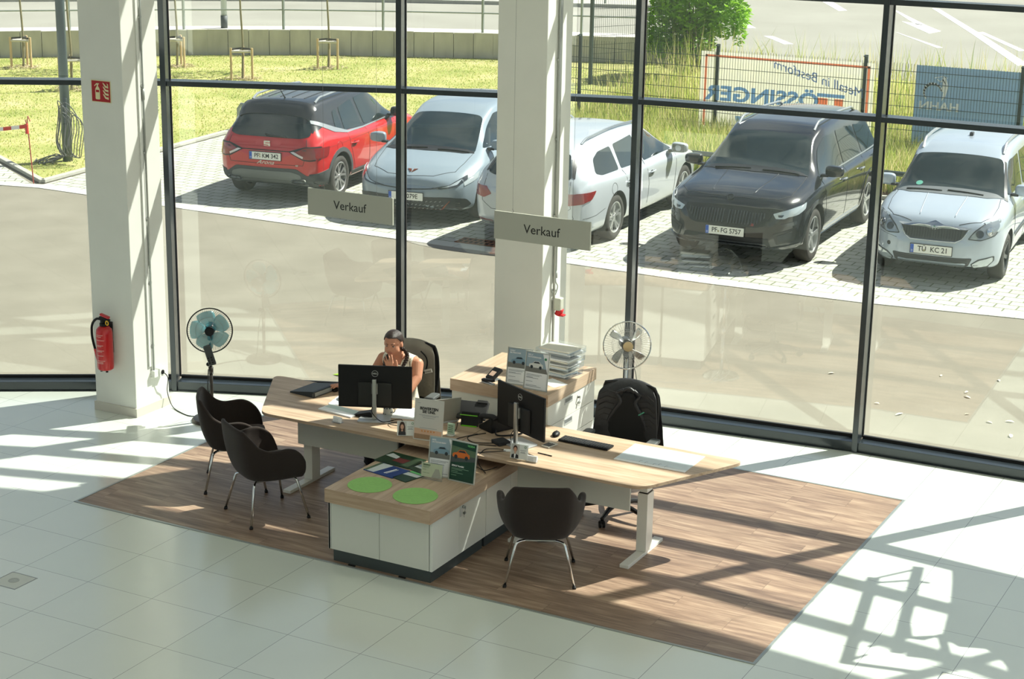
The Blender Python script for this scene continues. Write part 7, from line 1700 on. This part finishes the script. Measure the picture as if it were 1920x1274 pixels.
m = MB(T(-.085, -.155, .93) @ RX(-.15)); m.box((0, 0, 0), (.07, .004, .022), bev=.001); m.build('name_badge', mat('badge_plate', (196, 206, 214), .4), per)
# ================================================================== UNSEEN SHADOW FRAME
# unseen frame guessed from the shadow on the tiles, its outline shaped to cast it
fz = 2.6; t = thing('shadow_rack', 'unseen rack shaped to cast the shadow on the right-hand tiles', 'rack', (7.5, 4.0, fz))
def fb(nm, pts, wd, z=0):
    m = MB()
    for a, b in zip(pts, pts[1:]):
        a = Vector(a) - Vector((7.5, 4.0)); b = Vector(b) - Vector((7.5, 4.0)); d = b - a; c_ = (a + b) / 2; m.box((0, 0, z), (d.length + wd * .5, wd, .02), T(c_.x, c_.y, 0) @ RZ(math.atan2(d.y, d.x)))
    m.build(nm, anth, t)
fb('rail', [(6.94, 4.35), (7.21, 2.86)], .09); fb('rail', [(7.18, 4.73), (7.46, 3.2)], .085); fb('brace', [(6.95, 4.36), (7.20, 4.74)], .03, .02); fb('brace', [(6.99, 4.30), (7.21, 4.48), (7.34, 4.5)], .03, .02)
fb('brace', [(7.28, 3.2), (7.42, 3.44), (7.66, 3.61)], .035, .02); fb('rail', [(7.21, 2.86), (7.71, 2.97)], .05); fb('brace', [(7.42, 3.72), (7.50, 3.50), (7.59, 3.52), (7.68, 3.66)], .03, .04); fb('brace', [(7.30, 3.06), (7.21, 2.88)], .03, .02); fb('rail', [(7.66, 3.62), (7.85, 3.15)], .06); fb('brace', [(7.55, 3.2), (7.83, 3.27)], .04, .02)
m = MB(); m.prism([(x - 7.5, y - 4.0) for x, y in ((7.40, 4.9), (7.75, 4.95), (8.3, 4.9), (8.34, 3.1), (8.09, 3.50), (7.99, 3.56), (7.82, 3.50), (7.67, 3.59), (7.64, 3.8), (7.57, 4.21), (7.49, 4.56))], -.01, .01); m.build('panel', anth, t)
for x, y in ((7.0, 4.2), (7.45, 3.3), (8.25, 4.8), (8.28, 3.4)):
    m = MB(); m.cyl((x - 7.5, y - 4.0, 0), (x - 7.5, y - 4.0, CEIL - fz), .003, seg=6); m.build('wire', MATS['steel_wire'], t)
# ---- added fill lamps out of view, put in to brighten the shaded floor
lamp_e = mat('fill_diffuser', (255, 255, 250), .5); _b = lamp_e.node_tree.nodes['Principled BSDF']; _b.inputs['Emission Color'].default_value = (1, .99, .96, 1); _b.inputs['Emission Strength'].default_value = 1.5
for k in range(6):
    x, y = -2.5 + (k % 3) * 4.2, -1.2 - (k // 3) * 4.0
    t = thing('fill_lamp', 'added unseen fill lamp under the ceiling, brightening the shaded floor', 'lamp', (x, y, CEIL - .05), .0, 'added fill lamps over the tiled floor')
    m = MB(); m.box((0, 0, .02), (1.9, .42, .06), bev=.004); m.build('housing', white_steel, t); m = MB(); m.box((0, 0, -.014), (1.82, .34, .008)); m.build('diffuser', lamp_e, t)
    ld = bpy.data.lights.new('fill_light', 'AREA'); ld.shape = 'RECTANGLE'; ld.size = 1.8; ld.size_y = .32; ld.energy = FILL_W; ld.color = (1, .99, .95)
    lo = bpy.data.objects.new('fill_light', ld); COL.objects.link(lo); lo.parent = t; lo.location = (0, 0, -.03)
